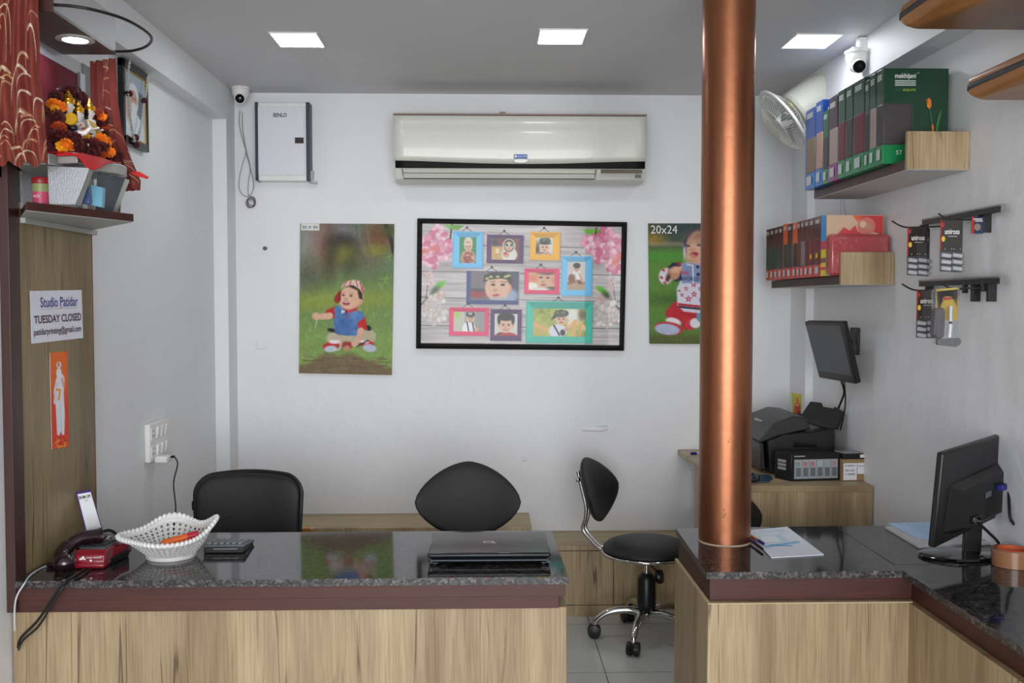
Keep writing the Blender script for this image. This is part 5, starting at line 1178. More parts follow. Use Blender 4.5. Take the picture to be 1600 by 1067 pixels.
# ================================================================== office stools
def oval(a, b, p, n=48):
    out = []
    for k in range(n):
        t_ = 2*math.pi*k/n; c_, s_ = math.cos(t_), math.sin(t_)
        r = (abs(c_/a)**p+abs(s_/b)**p)**(-1/p); out.append((r*c_, r*s_))
    return out
def make_stool(label, lift=0.0, padw=.205, base_rot=0.0, tilt=.27, grp='round seated office stools'):
    """sitter faces -Y; origin on the floor under the seat"""
    t = thing('office_stool', label, 'stool', (0, 0, 0), grp)
    h = lift; SR = .200
    MB().lathe([(.001, .460+h), (.08, .458+h), (.14, .450+h), (.18, .436+h), (.198, .418+h), (.200, .408+h), (.19, .400+h)], (0, 0, 0), LEATH, 56).build('seat', t, angle=60)
    MB().lathe([(.190, .402+h), (.204, .402+h), (.207, .397+h), (.204, .390+h), (.19, .388+h), (.02, .386+h)], (0, 0, 0), CHR, 56).build('seat_rim', t, angle=60)
    th = tilt
    def fn(x, z, d):
        y = -.10*(x*x)/.04*.5+d; return (x, .245+y+.012+math.sin(th)*z, .66+h+math.cos(th)*z-d*math.sin(th)*0)
    MB().pad(oval(padw, .150, 1.62), .042, fn, LEATH, 12).build('backrest', t, angle=70)
    pts = smooth_pts([(0, .12, .380+h), (0, .20, .382+h), (0, .265, .43+h), (0, .300, .475+h), (0, .288, .53+h), (0, .286, .58+h), (0, .306, .66+h), (0, .326, .74+h)], 8)
    for s_ in (-1, 1): MB().tube([p+Vector((s_*.017, 0, 0)) for p in pts], .0085, CHR, 12).build('back_bar', t)
    MB().tube([(-.035, .318, .705+h), (.035, .318, .705+h)], .011, CHR, 14).ell((-.035, .318, .705+h), (.012, .012, .012), CHR).ell((.035, .318, .705+h), (.012, .012, .012), CHR).tube([(0, .318, .705+h), (0, .262, .705+h)], .009, CHR).build('back_clamp', t)
    MB().tube([(0, 0, .27), (0, 0, .388+h)], .014, CHR, 20).build('gas_lift', t)
    MB().lathe([(.022, .30), (.032, .29), (.040, .275), (.042, .16), (.036, .12), (.020, .10)], (0, 0, 0), BLK, 32).build('column_cover', t)
    MB().tube(smooth_pts([(.03, .01, .375+h), (.045, 0, .33+h), (.075, -.03, .29+h)]), .004, BLK).lathe([(.001, -.012), (.03, -.012), (.034, 0), (.03, .012), (.001, .012)], (.07, -.04, .27+h*.6), BLK, 24, Matrix.Rotation(R(80), 3, 'X')).build('lever_knob', t)
    for k in range(5):
        a = base_rot+2*math.pi*k/5; u = Vector((math.cos(a), math.sin(a), 0)); n_ = Vector((-u.y, u.x, 0))
        pts = smooth_pts([Vector((0, 0, .118))+u*.02, Vector((0, 0, .130))+u*.09, Vector((0, 0, .118))+u*.17, Vector((0, 0, .085))+u*.222, Vector((0, 0, .058))+u*.232], 6)
        lg = MB().tube(pts, [.019-.006*i/(len(pts)-1) for i in range(len(pts))], CHR, 14).build('leg', t)
        c_ = u*.235; mb = MB()
        for s_ in (-1, 1):
            mb.lathe([(.001, s_*.004), (.026, s_*.004), (.031, s_*.009), (.029, s_*.026), (.001, s_*.030)], c_+Vector((0, 0, .0315)), BLK, 20, (n_.to_track_quat('Z', 'Y').to_matrix()))
        mb.box(c_.x-.008, c_.x+.008, c_.y-.008, c_.y+.008, .03, .062, BLK)
        mb.build('caster', lg)
    return t
s3 = make_stool('chrome and black stool on casters in the gap between the two counters', 0.0, base_rot=0.0)
# star turned so three casters stand where the photo shows them (world angles 175, 247, 103 degrees)
ROT3 = R(64)
for ch in children(s3):
    if ch.name.startswith('leg'): ch.rotation_euler.z = R(175)-ROT3
s3.location = (.722, 4.33, 0); s3.rotation_euler.z = ROT3
s2 = copy_tree(s3); s2['label'] = 'stool with black oval backrest behind the laptop'; s2.location = (-.072, 3.52, .09); s2.rotation_euler.z = 0
for ch in children(s2):
    if ch.name.startswith(('leg', 'column_cover')): ch.location.z = -.09
s4 = copy_tree(s3); s4['label'] = 'stool mostly hidden behind the copper pillar in front of the printer desk'; s4.location = (1.13, 3.60, 0); s4.rotation_euler.z = R(48)
for s_ in (s2, s3, s4):
    pass

# ================================================================== broad leather chair behind the left counter
t = thing('office_chair', 'broad black leather office chair behind the white basket', 'chair', (-.92, 3.60, 0))
cx = -.917
def rr(w_, h_, r, n=8):
    out = []
    for (sx, sy, a0) in ((1, 1, 0), (-1, 1, 90), (-1, -1, 180), (1, -1, 270)):
        for k in range(n+1):
            a = R(a0+90*k/n); out.append((sx*(w_-r)+r*math.cos(a), sy*(h_-r)+r*math.sin(a)))
    res = []
    for p, q in zip(out, out[1:]+out[:1]):
        m = max(1, int(math.hypot(q[0]-p[0], q[1]-p[1])/.025))
        res += [(p[0]+(q[0]-p[0])*i/m, p[1]+(q[1]-p[1])*i/m) for i in range(m)]
    return res
def fnb(x, z, d):
    crown = .022*(1-(x/.2)**2)
    return (cx+x*(1+.04*(z/.2)), 3.75-.05*(x*x)/.04*.6+d+.10*z, .655+z+crown*max(0, z/.18))
MB().pad(rr(.196, .185, .062), .06, fnb, LEATH, 12, 3.2).build('backrest', t, angle=70)
MB().tube(smooth_pts([fnb(x*1.01, z*1.01, .012) for x, z in rr(.196, .185, .062, 6)], 2, True), .009, BLK, 8, True).build('back_piping', t)
MB().box(cx-.215, cx-.196, 3.735, 3.755, .722, .758, BLK).build('side_tab', t, bevel=.003)
MB().pad(rr(.22, .22, .07), .085, lambda x, z, d: (cx+x, 3.52+z, .44+d+.0), LEATH, 10, 3.2).build('seat', t, angle=70)
for s_ in (-1, 1):
    MB().tube(smooth_pts([(cx+s_*.12, 3.60, .39), (cx+s_*.12, 3.78, .39), (cx+s_*.12, 3.835, .50), (cx+s_*.12, 3.82, .70)]), .011, CHR, 12).build('back_bar', t)
    mb = MB().tube(smooth_pts([(cx+s_*.21, 3.42, .41), (cx+s_*.255, 3.43, .52), (cx+s_*.255, 3.50, .615)]), .010, CHR, 10).tube(smooth_pts([(cx+s_*.21, 3.60, .41), (cx+s_*.255, 3.60, .52), (cx+s_*.255, 3.56, .615)]), .010, CHR, 10); mb.build('arm_support', t)
    MB().box(cx+s_*.255-.022, cx+s_*.255+.022, 3.36, 3.70, .612, .634, mat('armrest_wood', (176, 124, 66), .4)).build('armrest', t, bevel=.009)
MB().tube([(cx, 3.52, .12), (cx, 3.52, .40)], .022, BLK, 18).box(cx-.12, cx+.12, 3.42, 3.62, .375, .40, BLK).build('gas_lift', t)
for k in range(5):
    a = R(20)+2*math.pi*k/5; u = Vector((math.cos(a), math.sin(a), 0)); c0 = Vector((cx, 3.52, 0)); 
    lg = MB().tube(smooth_pts([c0+Vector((0, 0, .13)), c0+u*.12+Vector((0, 0, .12)), c0+u*.205+Vector((0, 0, .07))]), .016, BLK, 10).build('leg', t)
    mb = MB(); c_ = c0+u*.205
    for s_ in (-1, 1): mb.lathe([(.001, s_*.004), (.025, s_*.006), (.025, s_*.02), (.001, s_*.022)], c_+Vector((0, 0, .0255)), BLK, 16, Vector((-u.y, u.x, 0)).to_track_quat('Z', 'Y').to_matrix())
    mb.box(c_.x-.006, c_.x+.006, c_.y-.006, c_.y+.006, .03, .075, BLK); mb.build('caster', lg)
# small wooden article seen beside the chair, on the bench
t = thing('wooden_holder', 'small honey wood article on a stand right of the leather chair back', 'holder', tuple(P(474, 835, Y=3.9)))
mb = MB().ext([P(462, 832, Y=3.9), P(469, 826, Y=3.9), P(484, 825.5, Y=3.9), P(488, 828, Y=3.9), P(487, 838, Y=3.9), P(462, 838, Y=3.9)], (0, .05, 0), mat('honey_wood', (176, 122, 60), .4)); mb.build('block', t, bevel=.002)
q = P(475, 838, Y=3.93); MB().tube([(q.x, 3.925, 0), (q.x, 3.925, q.z)], .01, BLK, 10).lathe([(.09, 0), (.09, .01), (.001, .012)], (q.x, 3.925, 0), BLK, 24).build('stand', t)

# ================================================================== laptop
t = thing('laptop', 'closed glossy black laptop lying on the left counter', 'laptop', (.006, 2.96, .75))
y0, y1 = 2.825, 3.085; xa, xb = P(664.5, 0, Y=y0).x, P(862.5, 0, Y=y0).x
MB().ext([(xa+.004, y0+.004, .7545), (xb-.004, y0+.004, .7545), (xb-.002, y1, .7545), (xa+.002, y1, .7545)], (0, 0, .0175), LAPB).build('base', t, bevel=.005)
MB().ext([(xa, y0, .7715), (xb, y0, .7715), (xb, y1+.004, .7715), (xa, y1+.004, .7715)], (0, 0, .0145), mat('laptop_lid', (26, 27, 30), .28, coat=.35)).build('lid', t, bevel=.006)
MB().tube([(xa+.012, y0+.006, .7635), (xb-.012, y0+.006, .7635)], .0085, mat('hinge_blue_black', (20, 26, 34), .12, .5), 12).build('hinge', t)
for a, b in ((.0, .10), (.90, 1.0)): 
    MB().box(xa+(xb-xa)*a+.008, xa+(xb-xa)*b-.004, y0-.001, y0+.003, .757, .763, mat('port_grey', (56, 64, 74), .3, .4)).build('rear_port', t)
for a in (.06, .94):
    for y in (y0+.02, y1-.02): MB().lathe([(.008, 0), (.008, .005), (.001, .005)], (xa+(xb-xa)*a, y, .7502), BLK, 14).build('foot', t)
lg = mat('logo_silver', (196, 190, 190), .3); cxl, cyl = (xa+xb)/2+.0, 2.955
mb = MB(); sx, sy = .019, .017
ring = [(-1, -.35), (-.8, -.8), (.55, -.8), (.72, -.5), (1.1, 1.0), (.75, 1.0), (.62, .75), (-.7, .7), (-1, .35)]
inn = [(-.62, -.25), (-.5, -.42), (.30, -.42), (.38, -.2), (.5, .3), (.4, .38), (-.5, .38), (-.62, .15)]
P3 = lambda p: (cxl+p[0]*sx, cyl-p[1]*sy, .7864)
mb.add([P3(p) for p in ring], [tuple(range(9))], lg); mb.add([(x, y, z+.0002) for x, y, z in map(P3, inn)], [tuple(range(8))], mat('logo_red', (80, 24, 24), .3)); mb.build('logo', t)

# ================================================================== perforated basket and its contents
bc = Vector((-.958, 2.955, .7505)); t = thing('plastic_basket', 'white perforated plastic basket with raised corners on the left counter', 'basket', tuple(bc))
TH0 = R(15)
def bk(th, s_):
    """s_ 0 at foot .. 1 at rim"""
    g4 = lambda a, w_: math.exp(-((math.degrees(th)-a+180) % 360-180)**2/(2*w_*w_))
    r = .070+.044*s_**.8+s_*s_*(.020*g4(15, 22)+.026*g4(105, 22)+.038*g4(190, 22)+.022*g4(280, 26)); z = .010+.050*s_+s_**2*(.046*g4(15, 24)+.034*g4(105, 24)+.004*g4(190, 24)+.002)
    return bc+Vector((r*math.cos(th), r*math.sin(th), z))
NC, NR = 40, 6; mb = MB()
for i in range(NC):
    for j in range(NR):
        t0, t1 = 2*math.pi*i/NC, 2*math.pi*(i+1)/NC; s0_, s1_ = .04+.80*j/NR, .04+.80*(j+1)/NR
        f = lambda u, v: bk(t0+(t1-t0)*u, s0_+(s1_-s0_)*v)
        ob = [f(*p) for p in ((0, 0), (.5, 0), (1, 0), (1, .5), (1, 1), (.5, 1), (0, 1), (0, .5))]
        ib = [f(.5+.27*math.cos(a), .5+.36*math.sin(a)) for a in [R(225+45*k) for k in range(8)]]
        mb.add(ob+ib, [(k, (k+1) % 8, 8+(k+1) % 8, 8+k) for k in range(8)], WHT)
mb.build('perforated_wall', t, solid=.002)
mb = MB(); rows = [[bk(2*math.pi*i/72, s_) for i in range(72)] for s_ in (.84, .90, .96, 1.0)]
mb.add([p for r in rows for p in r], [(j*72+i, j*72+(i+1) % 72, (j+1)*72+(i+1) % 72, (j+1)*72+i) for j in range(3) for i in range(72)], WHT); mb.build('upper_band', t, solid=.002)
pts = []
for i in range(240): pts.append(bk(2*math.pi*i/240, 1.0)+Vector((0, 0, .002*math.sin(2*math.pi*i/240*60))))
MB().tube(pts, [.0065+.0012*math.sin(i*math.pi/2) for i in range(240)], WHT, 8, True).build('braided_rim', t)
MB().lathe([(.001, .012), (.070, .012), (.074, .008), (.073, 0), (.067, 0), (.065, .008), (.001, .009)], bc, WHT, 48).build('foot', t)
OR = mat('orange_marker', (250, 112, 40), .35)
def stick(name, a, b, r, m1, m2, label, cat):
    t = thing(name, label, cat, tuple((a+b)/2)); MB().tube([a, a.lerp(b, .02), a.lerp(b, .7)], [r*.6, r, r], m1, 12).build('barrel', t); MB().tube([a.lerp(b, .7), a.lerp(b, .98), b], [r*1.1, r*1.1, r*.6], m2, 12).build('cap', t)
stick('marker', bc+Vector((-.025, -.01, .040)), bc+Vector((.078, .02, .062)), .011, OR, mat('marker_red', (200, 40, 60), .4), 'orange marker with red end lying in the white basket', 'marker')
stick('marker', bc+Vector((-.02, .018, .026)), bc+Vector((.06, .042, .030)), .008, OR, OR, 'plain orange marker behind the red-ended one in the basket', 'marker')
tag(MB().pad(rr(.035, .02, .008), .012, lambda x, z, d: bc+Vector((-.045+x, -.015+z, .022+d)), mat('pale_blue_wrap', (190, 206, 226), .5), 5).build('wrapped_sweet'), 'pale blue wrapped packet at left in the white basket', 'packet')
tag(MB().pad(rr(.025, .018, .008), .014, lambda x, z, d: bc+Vector((.0+x, -.048+z, .021+d)), mat('sky_wrap', (120, 180, 214), .5), 5).build('wrapped_sweet'), 'sky blue wrapped packet at the front in the white basket', 'packet')
tag(MB().pad(rr(.018, .016, .008), .014, lambda x, z, d: bc+Vector((.045+x, -.035+z, .021+d)), mat('red_wrap', (170, 40, 50), .5), 5).build('wrapped_sweet'), 'dark red wrapped packet at right in the white basket', 'packet')

# ================================================================== calculator
t = thing('calculator', 'grey and black desk calculator on the left counter beside the basket', 'calculator', (-.80, 2.99, .75))
ca = P(318, 864, Z=.752); cb = P(381, 864, Z=.752); xA, xB = ca.x, cb.x; yA = ca.y; yB = yA+.125
MB().ext([(xA, yA, .7505), (xA, yB, .7505), (xA, yB, .758), (xA, yA, .772)], (xB-xA, 0, 0), BLK).build('body', t, bevel=.003)
MB().ext([(xA-.003, yA-.004, .771), (xA-.003, yB, .758), (xA-.003, yB, .762), (xA-.003, yA-.004, .778)], (xB-xA+.006, 0, 0), GREYP).build('key_plate', t, bevel=.002)
for j in range(5):
    for i in range(6):
        x = xA+.008+i*(xB-xA-.012)/6; y = yA+.010+j*.022; zt = .7775-.016*(y-yA)/.125
        MB().box(x, x+.013, y, y+.014, zt-.004, zt+.005, mat('calc_key', (120, 124, 130), .35)).build('key', t, bevel=.002)
MB().box(xA+.03, xB-.02, yA-.002, yA+.002, .7635, .7655, mat('trim_pale', (150, 156, 160), .3)).build('trim_line', t)

# ================================================================== telephone and card machine
MAR = mat('phone_maroon', (34, 16, 22), .10, coat=.8)
t = thing('telephone', 'glossy dark maroon desk telephone at left end of the counter', 'telephone', (-1.20, 2.90, .75))
a = P(84, 885, Z=.752)
MB().ext([(-1.283, 2.83, .7505), (-1.283, 3.07, .7505), (-1.283, 3.07, .79), (-1.283, 2.83, .765)], (.105, 0, 0), MAR).build('body', t, bevel=.008)
hpts = smooth_pts([P(101, 881, Y=2.80), P(96, 868, Y=2.82), P(107, 853, Y=2.85), P(128, 841, Y=2.88), P(156, 838, Y=2.92)], 8)
hr = [.030-.008*math.sin(math.pi*i/(len(hpts)-1))**.7-(.0 if i < len(hpts)*.5 else .003) for i in range(len(hpts))]
MB().tube(hpts, hr, MAR, 18).ell(hpts[0]+Vector((0, 0, .004)), (.032, .030, .026), MAR).build('handset', t, angle=60)
MB().obox((-1.215, 3.0, .787), (.055, .11, .006), (.11, 0, 0), mat('keypad_grey', (70, 72, 76), .4)).build('keypad', t, bevel=.002)
for i in range(3):
    for j in range(4): MB().obox((-1.234+i*.019, 2.963+j*.024, .787+j*.0026), (.014, .014, .006), (.11, 0, 0), mat('calc_key', (120, 124, 130), .35)).build('key', t, bevel=.002)
cp = []
for i in range(140):
    u = i/139; p = P(158, 832, Y=2.90).lerp(P(186, 838, Y=3.02), u); p.z += .012*math.sin(math.pi*u); a = i*.9
    cp.append(p+Vector((0, .004*math.cos(a), .004*math.sin(a))))
MB().tube(cp, .0018, BLK, 5).build('coiled_cord', t)
t = thing('card_machine', 'red card payment machine lying in front of the telephone', 'card machine', (-1.08, 2.82, .75))
REDM = mat('machine_red', (128, 16, 36), .3, coat=.5)
q0, q1, q2, q3 = P(115, 858, Y=2.765), P(163, 857, Y=2.765), P(163, 889, Z=.7512), P(116, 889, Z=.7512)
yF = q2.y; ux = q1.x-q0.x
xm0, xm1 = q3.x, q2.x
fp = [(yF, .752), (yF-.004, .763), (yF+.003, .770), (yF+.004, .790), (yF+.02, .803), (yF+.12, .800), (yF+.17, .790), (yF+.17, .752)]
MB().ext([(xm0, y, z) for y, z in fp], (xm1-xm0, .0, 0), REDM).build('body', t, bevel=.004)
MB().ext([(xm0+.004, yF+.025, .8025), (xm0+.004, yF+.16, .794), (xm0+.004, yF+.16, .800), (xm0+.004, yF+.03, .8085)], (xm1-xm0-.008, 0, 0), mat('machine_grey', (60, 66, 70), .3)).build('keypad_deck', t, bevel=.003)
for i in range(3):
    for j in range(4): MB().obox((xm0+.022+i*.022, yF+.055+j*.024, .807-j*.0015), (.014, .013, .005), (-.06, 0, 0), BLK).build('key', t, bevel=.0015)
Qm = [(xm0, yF+.003, .790), (xm1, yF+.003, .790), (xm1, yF+.0025, .770), (xm0, yF+.0025, .770)]
mb = MB().text('AXIS BANK', Qm, (.40, .18, .92, .38), WHT, .002, .01); mb.build('lettering', t)
def tri(pts): 
    tl, tr, br, bl = [Vector(q) for q in Qm]; return [(tl*(1-u)+tr*u)*(1-v)+(bl*(1-u)+br*u)*v+Vector((0, -.0022, 0)) for u, v in pts]
mb = MB().add(tri([(.16, .60), (.30, .05), (.36, .18), (.27, .60)]), [(0, 1, 2, 3)], WHT).add(tri([(.30, .42), (.36, .34), (.40, .60), (.33, .60)]), [(0, 1, 2, 3)], WHT)
c_ = tri([(.56, .70)])[0]; mb.lathe([(.001, .0005), (.0035, .0004)], c_, WHT, 14, Matrix.Rotation(R(90), 3, 'X')); mb.build('emblem', t)
tail = [(xm1-.002, yF+.02, .752), (xm1+.03, yF+.12, .752), (xm1+.055, yF+.22, .752), (xm1+.055, yF+.22, .786), (xm1+.03, yF+.12, .79), (xm1-.002, yF+.03, .788)]
MB().ext([(xm1-.003, yF+.05, .752), (xm1+.018, yF+.15, .752), (xm1+.018, yF+.15, .798), (xm1-.003, yF+.05, .792)], (-.03, .03, 0), REDM).build('side_wing', t, bevel=.005)
MB().ext([(xm1+.001, yF+.04, .752), (xm1+.021, yF+.14, .752), (xm1+.021, yF+.14, .776), (xm1+.001, yF+.04, .770)], (-.02, .02, 0), BLK).build('battery_cover', t, bevel=.004)
cable('machine_cable', [P(135, 888, Z=.754), P(120, 897, Z=.755), P(108, 905, Y=2.70), P(94, 918, Y=2.685), P(60, 968, Y=2.69), P(33, 996, Y=2.70), P(28, 1012, Y=2.705)], .0035, BLK, 'thick black cable hanging over the left counter front, outer of two')
cable('machine_cable', [P(142, 888, Z=.7535), P(124, 901, Z=.754), P(108, 909, Y=2.698), P(92, 926, Y=2.68), P(62, 976, Y=2.685), P(36, 1000, Y=2.70), P(29, 1016, Y=2.70)], .003, BLK, 'thinner black cable hanging over the left counter front, inner of two')
cable('phone_line', [P(90, 880, Z=.754), P(68, 886, Z=.754), P(48, 898, Z=.755), P(38, 912, Y=2.68), P(27, 930, Y=2.68), P(23, 950, Y=2.68), P(23, 985, Y=2.69)], .0024, mat('white_cord', (196, 200, 206), .5), 'thin white telephone line hanging at the left corner of the counter')
cable('phone_line', [P(182, 846, Z=.755), P(190, 850, Z=.754), P(203, 852, Z=.754), P(200, 860, Z=.754), P(188, 862, Z=.754)], .003, BLK, 'short black lead on the granite between telephone and basket')

# ================================================================== payment code stand (its code left out)
qs = [P(118, 769, Y=3.10), P(141, 765, Y=3.10), P(162, 836, Y=3.06), P(136, 840, Y=3.06)]
t = thing('payment_stand', 'slanted white card stand with purple edge behind the telephone', 'stand', tuple((qs[2]+qs[3])/2))
MB().ext(qs, (0, .004, 0), mat('purple_edge', (70, 50, 120), .4)).build('backing', t)
lq = lambda u, v: (qs[0]*(1-u)+qs[1]*u)*(1-v)+(qs[3]*(1-u)+qs[2]*u)*v
qw = [lq(.10, .05)+Vector((0, -.001, 0)), lq(.98, .05)+Vector((0, -.001, 0)), lq(.98, 1)+Vector((0, -.001, 0)), lq(.10, 1)+Vector((0, -.001, 0))]
MB().ext(qw, (0, .001, 0), PAPER).build('face_sheet', t)
mb = MB().text('BHIM UPI', qw, (.06, .05, .92, .125), mat('letter_dark', (36, 34, 44), .5), .001, .02); mb.quad(qw, (.4, .17, .7, .18), GREYP, .001).quad(qw, (.06, .80, .92, .806), GREYP, .001)
for u in (.12, .35, .58, .8): mb.quad(qw, (u, .86, u+.1, .90), GREYP, .001)
mb.build('lettering', t)
q = (qs[2]+qs[3])/2; MB().box(q.x-.04, q.x+.04, 3.055, 3.13, .7505, .756, mat('acrylic', (220, 222, 226), .1)).box(q.x-.004, q.x+.004, 3.06, 3.11, .756, max(q.z+.02, .77), mat('acrylic', (220, 222, 226), .1)).build('foot', t)
# ================================================================== household shrine on the left wall
t = thing('wall_shrine', 'silver-clad wall shrine box with red back and lit canopy at top left', 'shrine', (LW, 2.95, 1.745))
GREYB = mat('grey_board', (176, 176, 178), .45)
rd = mat('red_velvet', (104, 20, 30), .8, bump=.3, bscale=90)
MB().box(LW, LW+.012, 2.70, 3.205, 1.86, 2.255, rd).build('back_panel', t, bevel=.001)
MB().box(LW, LW+.022, 3.205, 3.245, 1.80, 2.262, SILV).build('side_strip', t, bevel=.002)
MB().box(LW, LW+.014, 3.245, 3.32, 1.80, 2.30, mat('dim_board', (120, 118, 118), .5)).build('end_board', t)
MB().box(LW, LW+.010, 2.70, 3.25, 2.257, 2.30, GREYB).build('upper_board', t)
# canopy
MB().box(LW+.001, -1.155, 2.652, 3.10, 2.30, 2.41, GREYB).build('canopy', t, bevel=.001)
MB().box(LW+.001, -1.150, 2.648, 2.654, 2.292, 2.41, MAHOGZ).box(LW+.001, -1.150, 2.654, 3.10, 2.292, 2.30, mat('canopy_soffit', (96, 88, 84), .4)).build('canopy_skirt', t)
q = P(124, 62, Z=2.29); lc = (q.x-.012, q.y, 2.292)
dl = MB().lathe([(.052, 0), (.054, -.003), (.036, -.005), (.034, -.001)], lc, WHT, 36).build('downlight', t)
MB().lathe([(.034, -.002), (.001, -.002)], lc, mat('downlight_led', (245, 246, 255), .5, emit=9), 32).build('lens', dl)
# wall shelf under it
shelfp = [(-1.303, 2.775), (-1.195, 2.575), (-1.185, 2.60), (-1.047, 2.93), (-1.303, 3.265)]
SHW = mat('shelf_grey', (168, 170, 166), .5)
t2_ = thing('corner_shelf', 'dark brown angled shelf on left wall carrying the silver shrine base', 'shelf', (LW, 2.9, 1.745))
MB().ext([(x, y, 1.760) for x, y in shelfp], (0, 0, .022), MAHOG).build('board', t2_, bevel=.001)
MB().ext([(x-.003, y, 1.758) for x, y in shelfp], (0, 0, .002), SHW).build('underside_sheet', t2_)
MB().box(-1.303, -1.288, 2.765, 3.27, 1.742, 1.7575, SHW).build('wall_rail', t2_, bevel=.001)
MB().box(LW+.001, LW+.008, 2.77, 3.26, 1.784, 1.86, GREYB).build('backboard', t)

# silver base: flared panels and a rounded table top
t3 = thing('shrine_base', 'brushed silver flared pedestal with rounded top under the red cloth', 'pedestal', (-1.2, 2.85, 1.783))
ZS = 1.783
def pan(pts, n, th=.006, m=SILV):
    return MB().ext(pts, n, m).build('panel', t3, bevel=.001)
def PL(px, py, Y): return P(px, py, Y=Y)
# near trapezoid
A0 = [PL(74, 259, 2.66), PL(140, 262, 2.66), PL(118, 318, 2.66), PL(76, 318, 2.66)]
for p in A0[2:]: p.z = ZS
pan(A0, (0, .006, 0))
# far trapezoid
B0 = [PL(152, 268, 2.84), PL(197, 279, 2.90), PL(176, 326, 2.92), PL(148, 320, 2.84)]
for p in B0[2:]: p.z = ZS
MB().ext(B0, (0, .005, 0), mat('smoked_silver', (122, 130, 138), .22, .6)).build('panel', t3, bevel=.001)
# struts
def strut(a, b, w_=.012):
    MB().tube([a, b], w_/2, mat('strut_grey', (128, 130, 126), .35, .5), 4).build('strut', t3)
a = PL(142.5, 262, 2.67); b = PL(121, 319, 2.67); b.z = ZS; strut(a, b, .018)
a = PL(199, 280, 2.905); b = PL(178, 327, 2.925); b.z = ZS; strut(a, b, .018)
# lip block beneath cloth
bb = [PL(89, 243, 2.64), PL(121, 243, 2.64), PL(121.5, 254.5, 2.64), PL(89, 256, 2.64)]
MB().ext(bb, (0, .05, 0), mat('lip_silver', (150, 144, 142), .3, .6)).build('lip_block', t3, bevel=.002)
# table top, rounded at its far outer end
ztop = 1.918
tp = [(LW+.030, 2.775), (-1.262, 2.66), (-1.165, 2.64), (-1.14, 2.72)]
c0 = (-1.135, 2.86)
tp += [(-1.135+.085*math.cos(a), 2.87+.10*math.sin(a)) for a in [R(-50+i*14) for i in range(13)]]+[(LW+.012, 3.05)]
MB().ext([(x, y, ztop-.030) for x, y in tp], (0, 0, .030), mat('table_silver', (172, 174, 170), .35, .35)).build('table_top', t3, bevel=.003)
MB().box(LW+.012, LW+.03, 2.775, 3.04, ZS, ztop-.03, SILV).build('panel', t3)
# items stored under the table
p0 = PL(141, 289, 2.80); 
o = MB().ext([PL(141, 288, 2.78), PL(161, 293, 2.80), PL(159, 324, 2.80), PL(141, 320, 2.78)], (0, .02, 0), mat('pale_blue_pack', (110, 178, 206), .3, coat=.5)); 
for v in o.v: v.z = max(v.z, ZS)
tag(o.build('incense_packet', bevel=.001), 'pale blue packet standing inside the silver shrine base', 'packet')
o = MB().ext([PL(130, 300, 2.735), PL(138, 290, 2.74), PL(140, 318, 2.74), PL(127, 318, 2.735)], (0, .02, 0), mat('deep_blue_pack', (34, 62, 130), .3, coat=.5))
for v in o.v: v.z = max(v.z, ZS)
tag(o.build('incense_packet', bevel=.001), 'deep blue packet left of the pale blue one in the shrine base', 'packet')
o = MB().ext([PL(184, 316, 2.965), PL(187.5, 308, 2.965), PL(195, 310, 2.965), PL(194, 333, 2.965), PL(183, 331, 2.965)], (0, .03, 0), mat('maroon_pack', (66, 24, 32), .4))
for v in o.v: v.z = max(v.z, ZS); v.x -= .022
tag(o.build('matchbox', bevel=.001), 'small dark maroon box on the angled shelf right of the silver base', 'box')

# powder jar
jq = P(62.5, 300, Y=2.66); t = thing('powder_jar', 'pink and green labelled jar with red lid at near end of angled shelf', 'jar', (jq.x, 2.66, ZS))
jl = (jq.x, 2.665, ZS); jr = .0212
MB().lathe([(.001, 0), (jr, 0), (jr, .055), (jr*.9, .058)], jl, mat('jar_pink', (176, 60, 92), .4), 32).build('jar_body', t)
MB().lathe([(jr+.0004, .033), (jr+.0004, .0545)], jl, mat('jar_green', (128, 134, 84), .4), 32).build('green_band', t)
MB().lathe([(jr*1.02, .055), (jr*1.06, .057), (jr*1.06, .070), (jr, .072), (.001, .072)], jl, mat('jar_lid', (132, 20, 26), .35), 32).build('lid', t)
yj = jl[1]-jr-.0006; Qj = [(jq.x-.014, yj, ZS+.03), (jq.x+.014, yj, ZS+.03), (jq.x+.014, yj, ZS+.004), (jq.x-.014, yj, ZS+.004)]
MB().text('vedic', Qj, (.1, .1, .8, .5), mat('jar_letter', (226, 190, 196), .5), .0003).build('lettering', t)

# red cloth
t = thing('red_cloth', 'bright red cloth draped over the front edge of the silver shrine base', 'cloth', (-1.15, 2.8, ztop))
RC = mat('red_satin', (200, 12, 18), .6)
vs = []; n = 26; k = 10
top_l = [(92, 236.5, 2.66), (108, 237, 2.655), (122, 240, 2.66), (140, 244, 2.70), (160, 248, 2.76), (178, 253, 2.84), (190, 254, 2.90)]
bot_l = [(88, 244, 2.63), (108, 242.5, 2.63), (122, 246, 2.632), (134, 259, 2.635), (145, 265.5, 2.65), (158, 262, 2.70), (172, 254.5, 2.79), (190, 256, 2.895)]
tl_ = smooth_pts([P(a, b, Y=c_) for a, b, c_ in top_l], 8); bl_ = smooth_pts([P(a, b, Y=c_) for a, b, c_ in bot_l], 8)
samp = lambda L, u: L[min(int(u*(len(L)-1)), len(L)-2)].lerp(L[min(int(u*(len(L)-1)), len(L)-2)+1], u*(len(L)-1)-min(int(u*(len(L)-1)), len(L)-2))
mb = MB()
for i in range(n+1):
    a = samp(tl_, i/n); b = samp(bl_, i/n)
    bk_ = Vector((a.x-.12, a.y+.02, ztop+.004)); a = Vector((a.x, a.y, max(a.z, ztop+.004)))
    vs += [bk_, a.lerp(bk_, .4)]
    for j in range(k+1): 
        q = a.lerp(b, j/k); q.y -= .006*math.sin(math.pi*j/k)+.002*math.sin(i*1.3); vs.append(q)
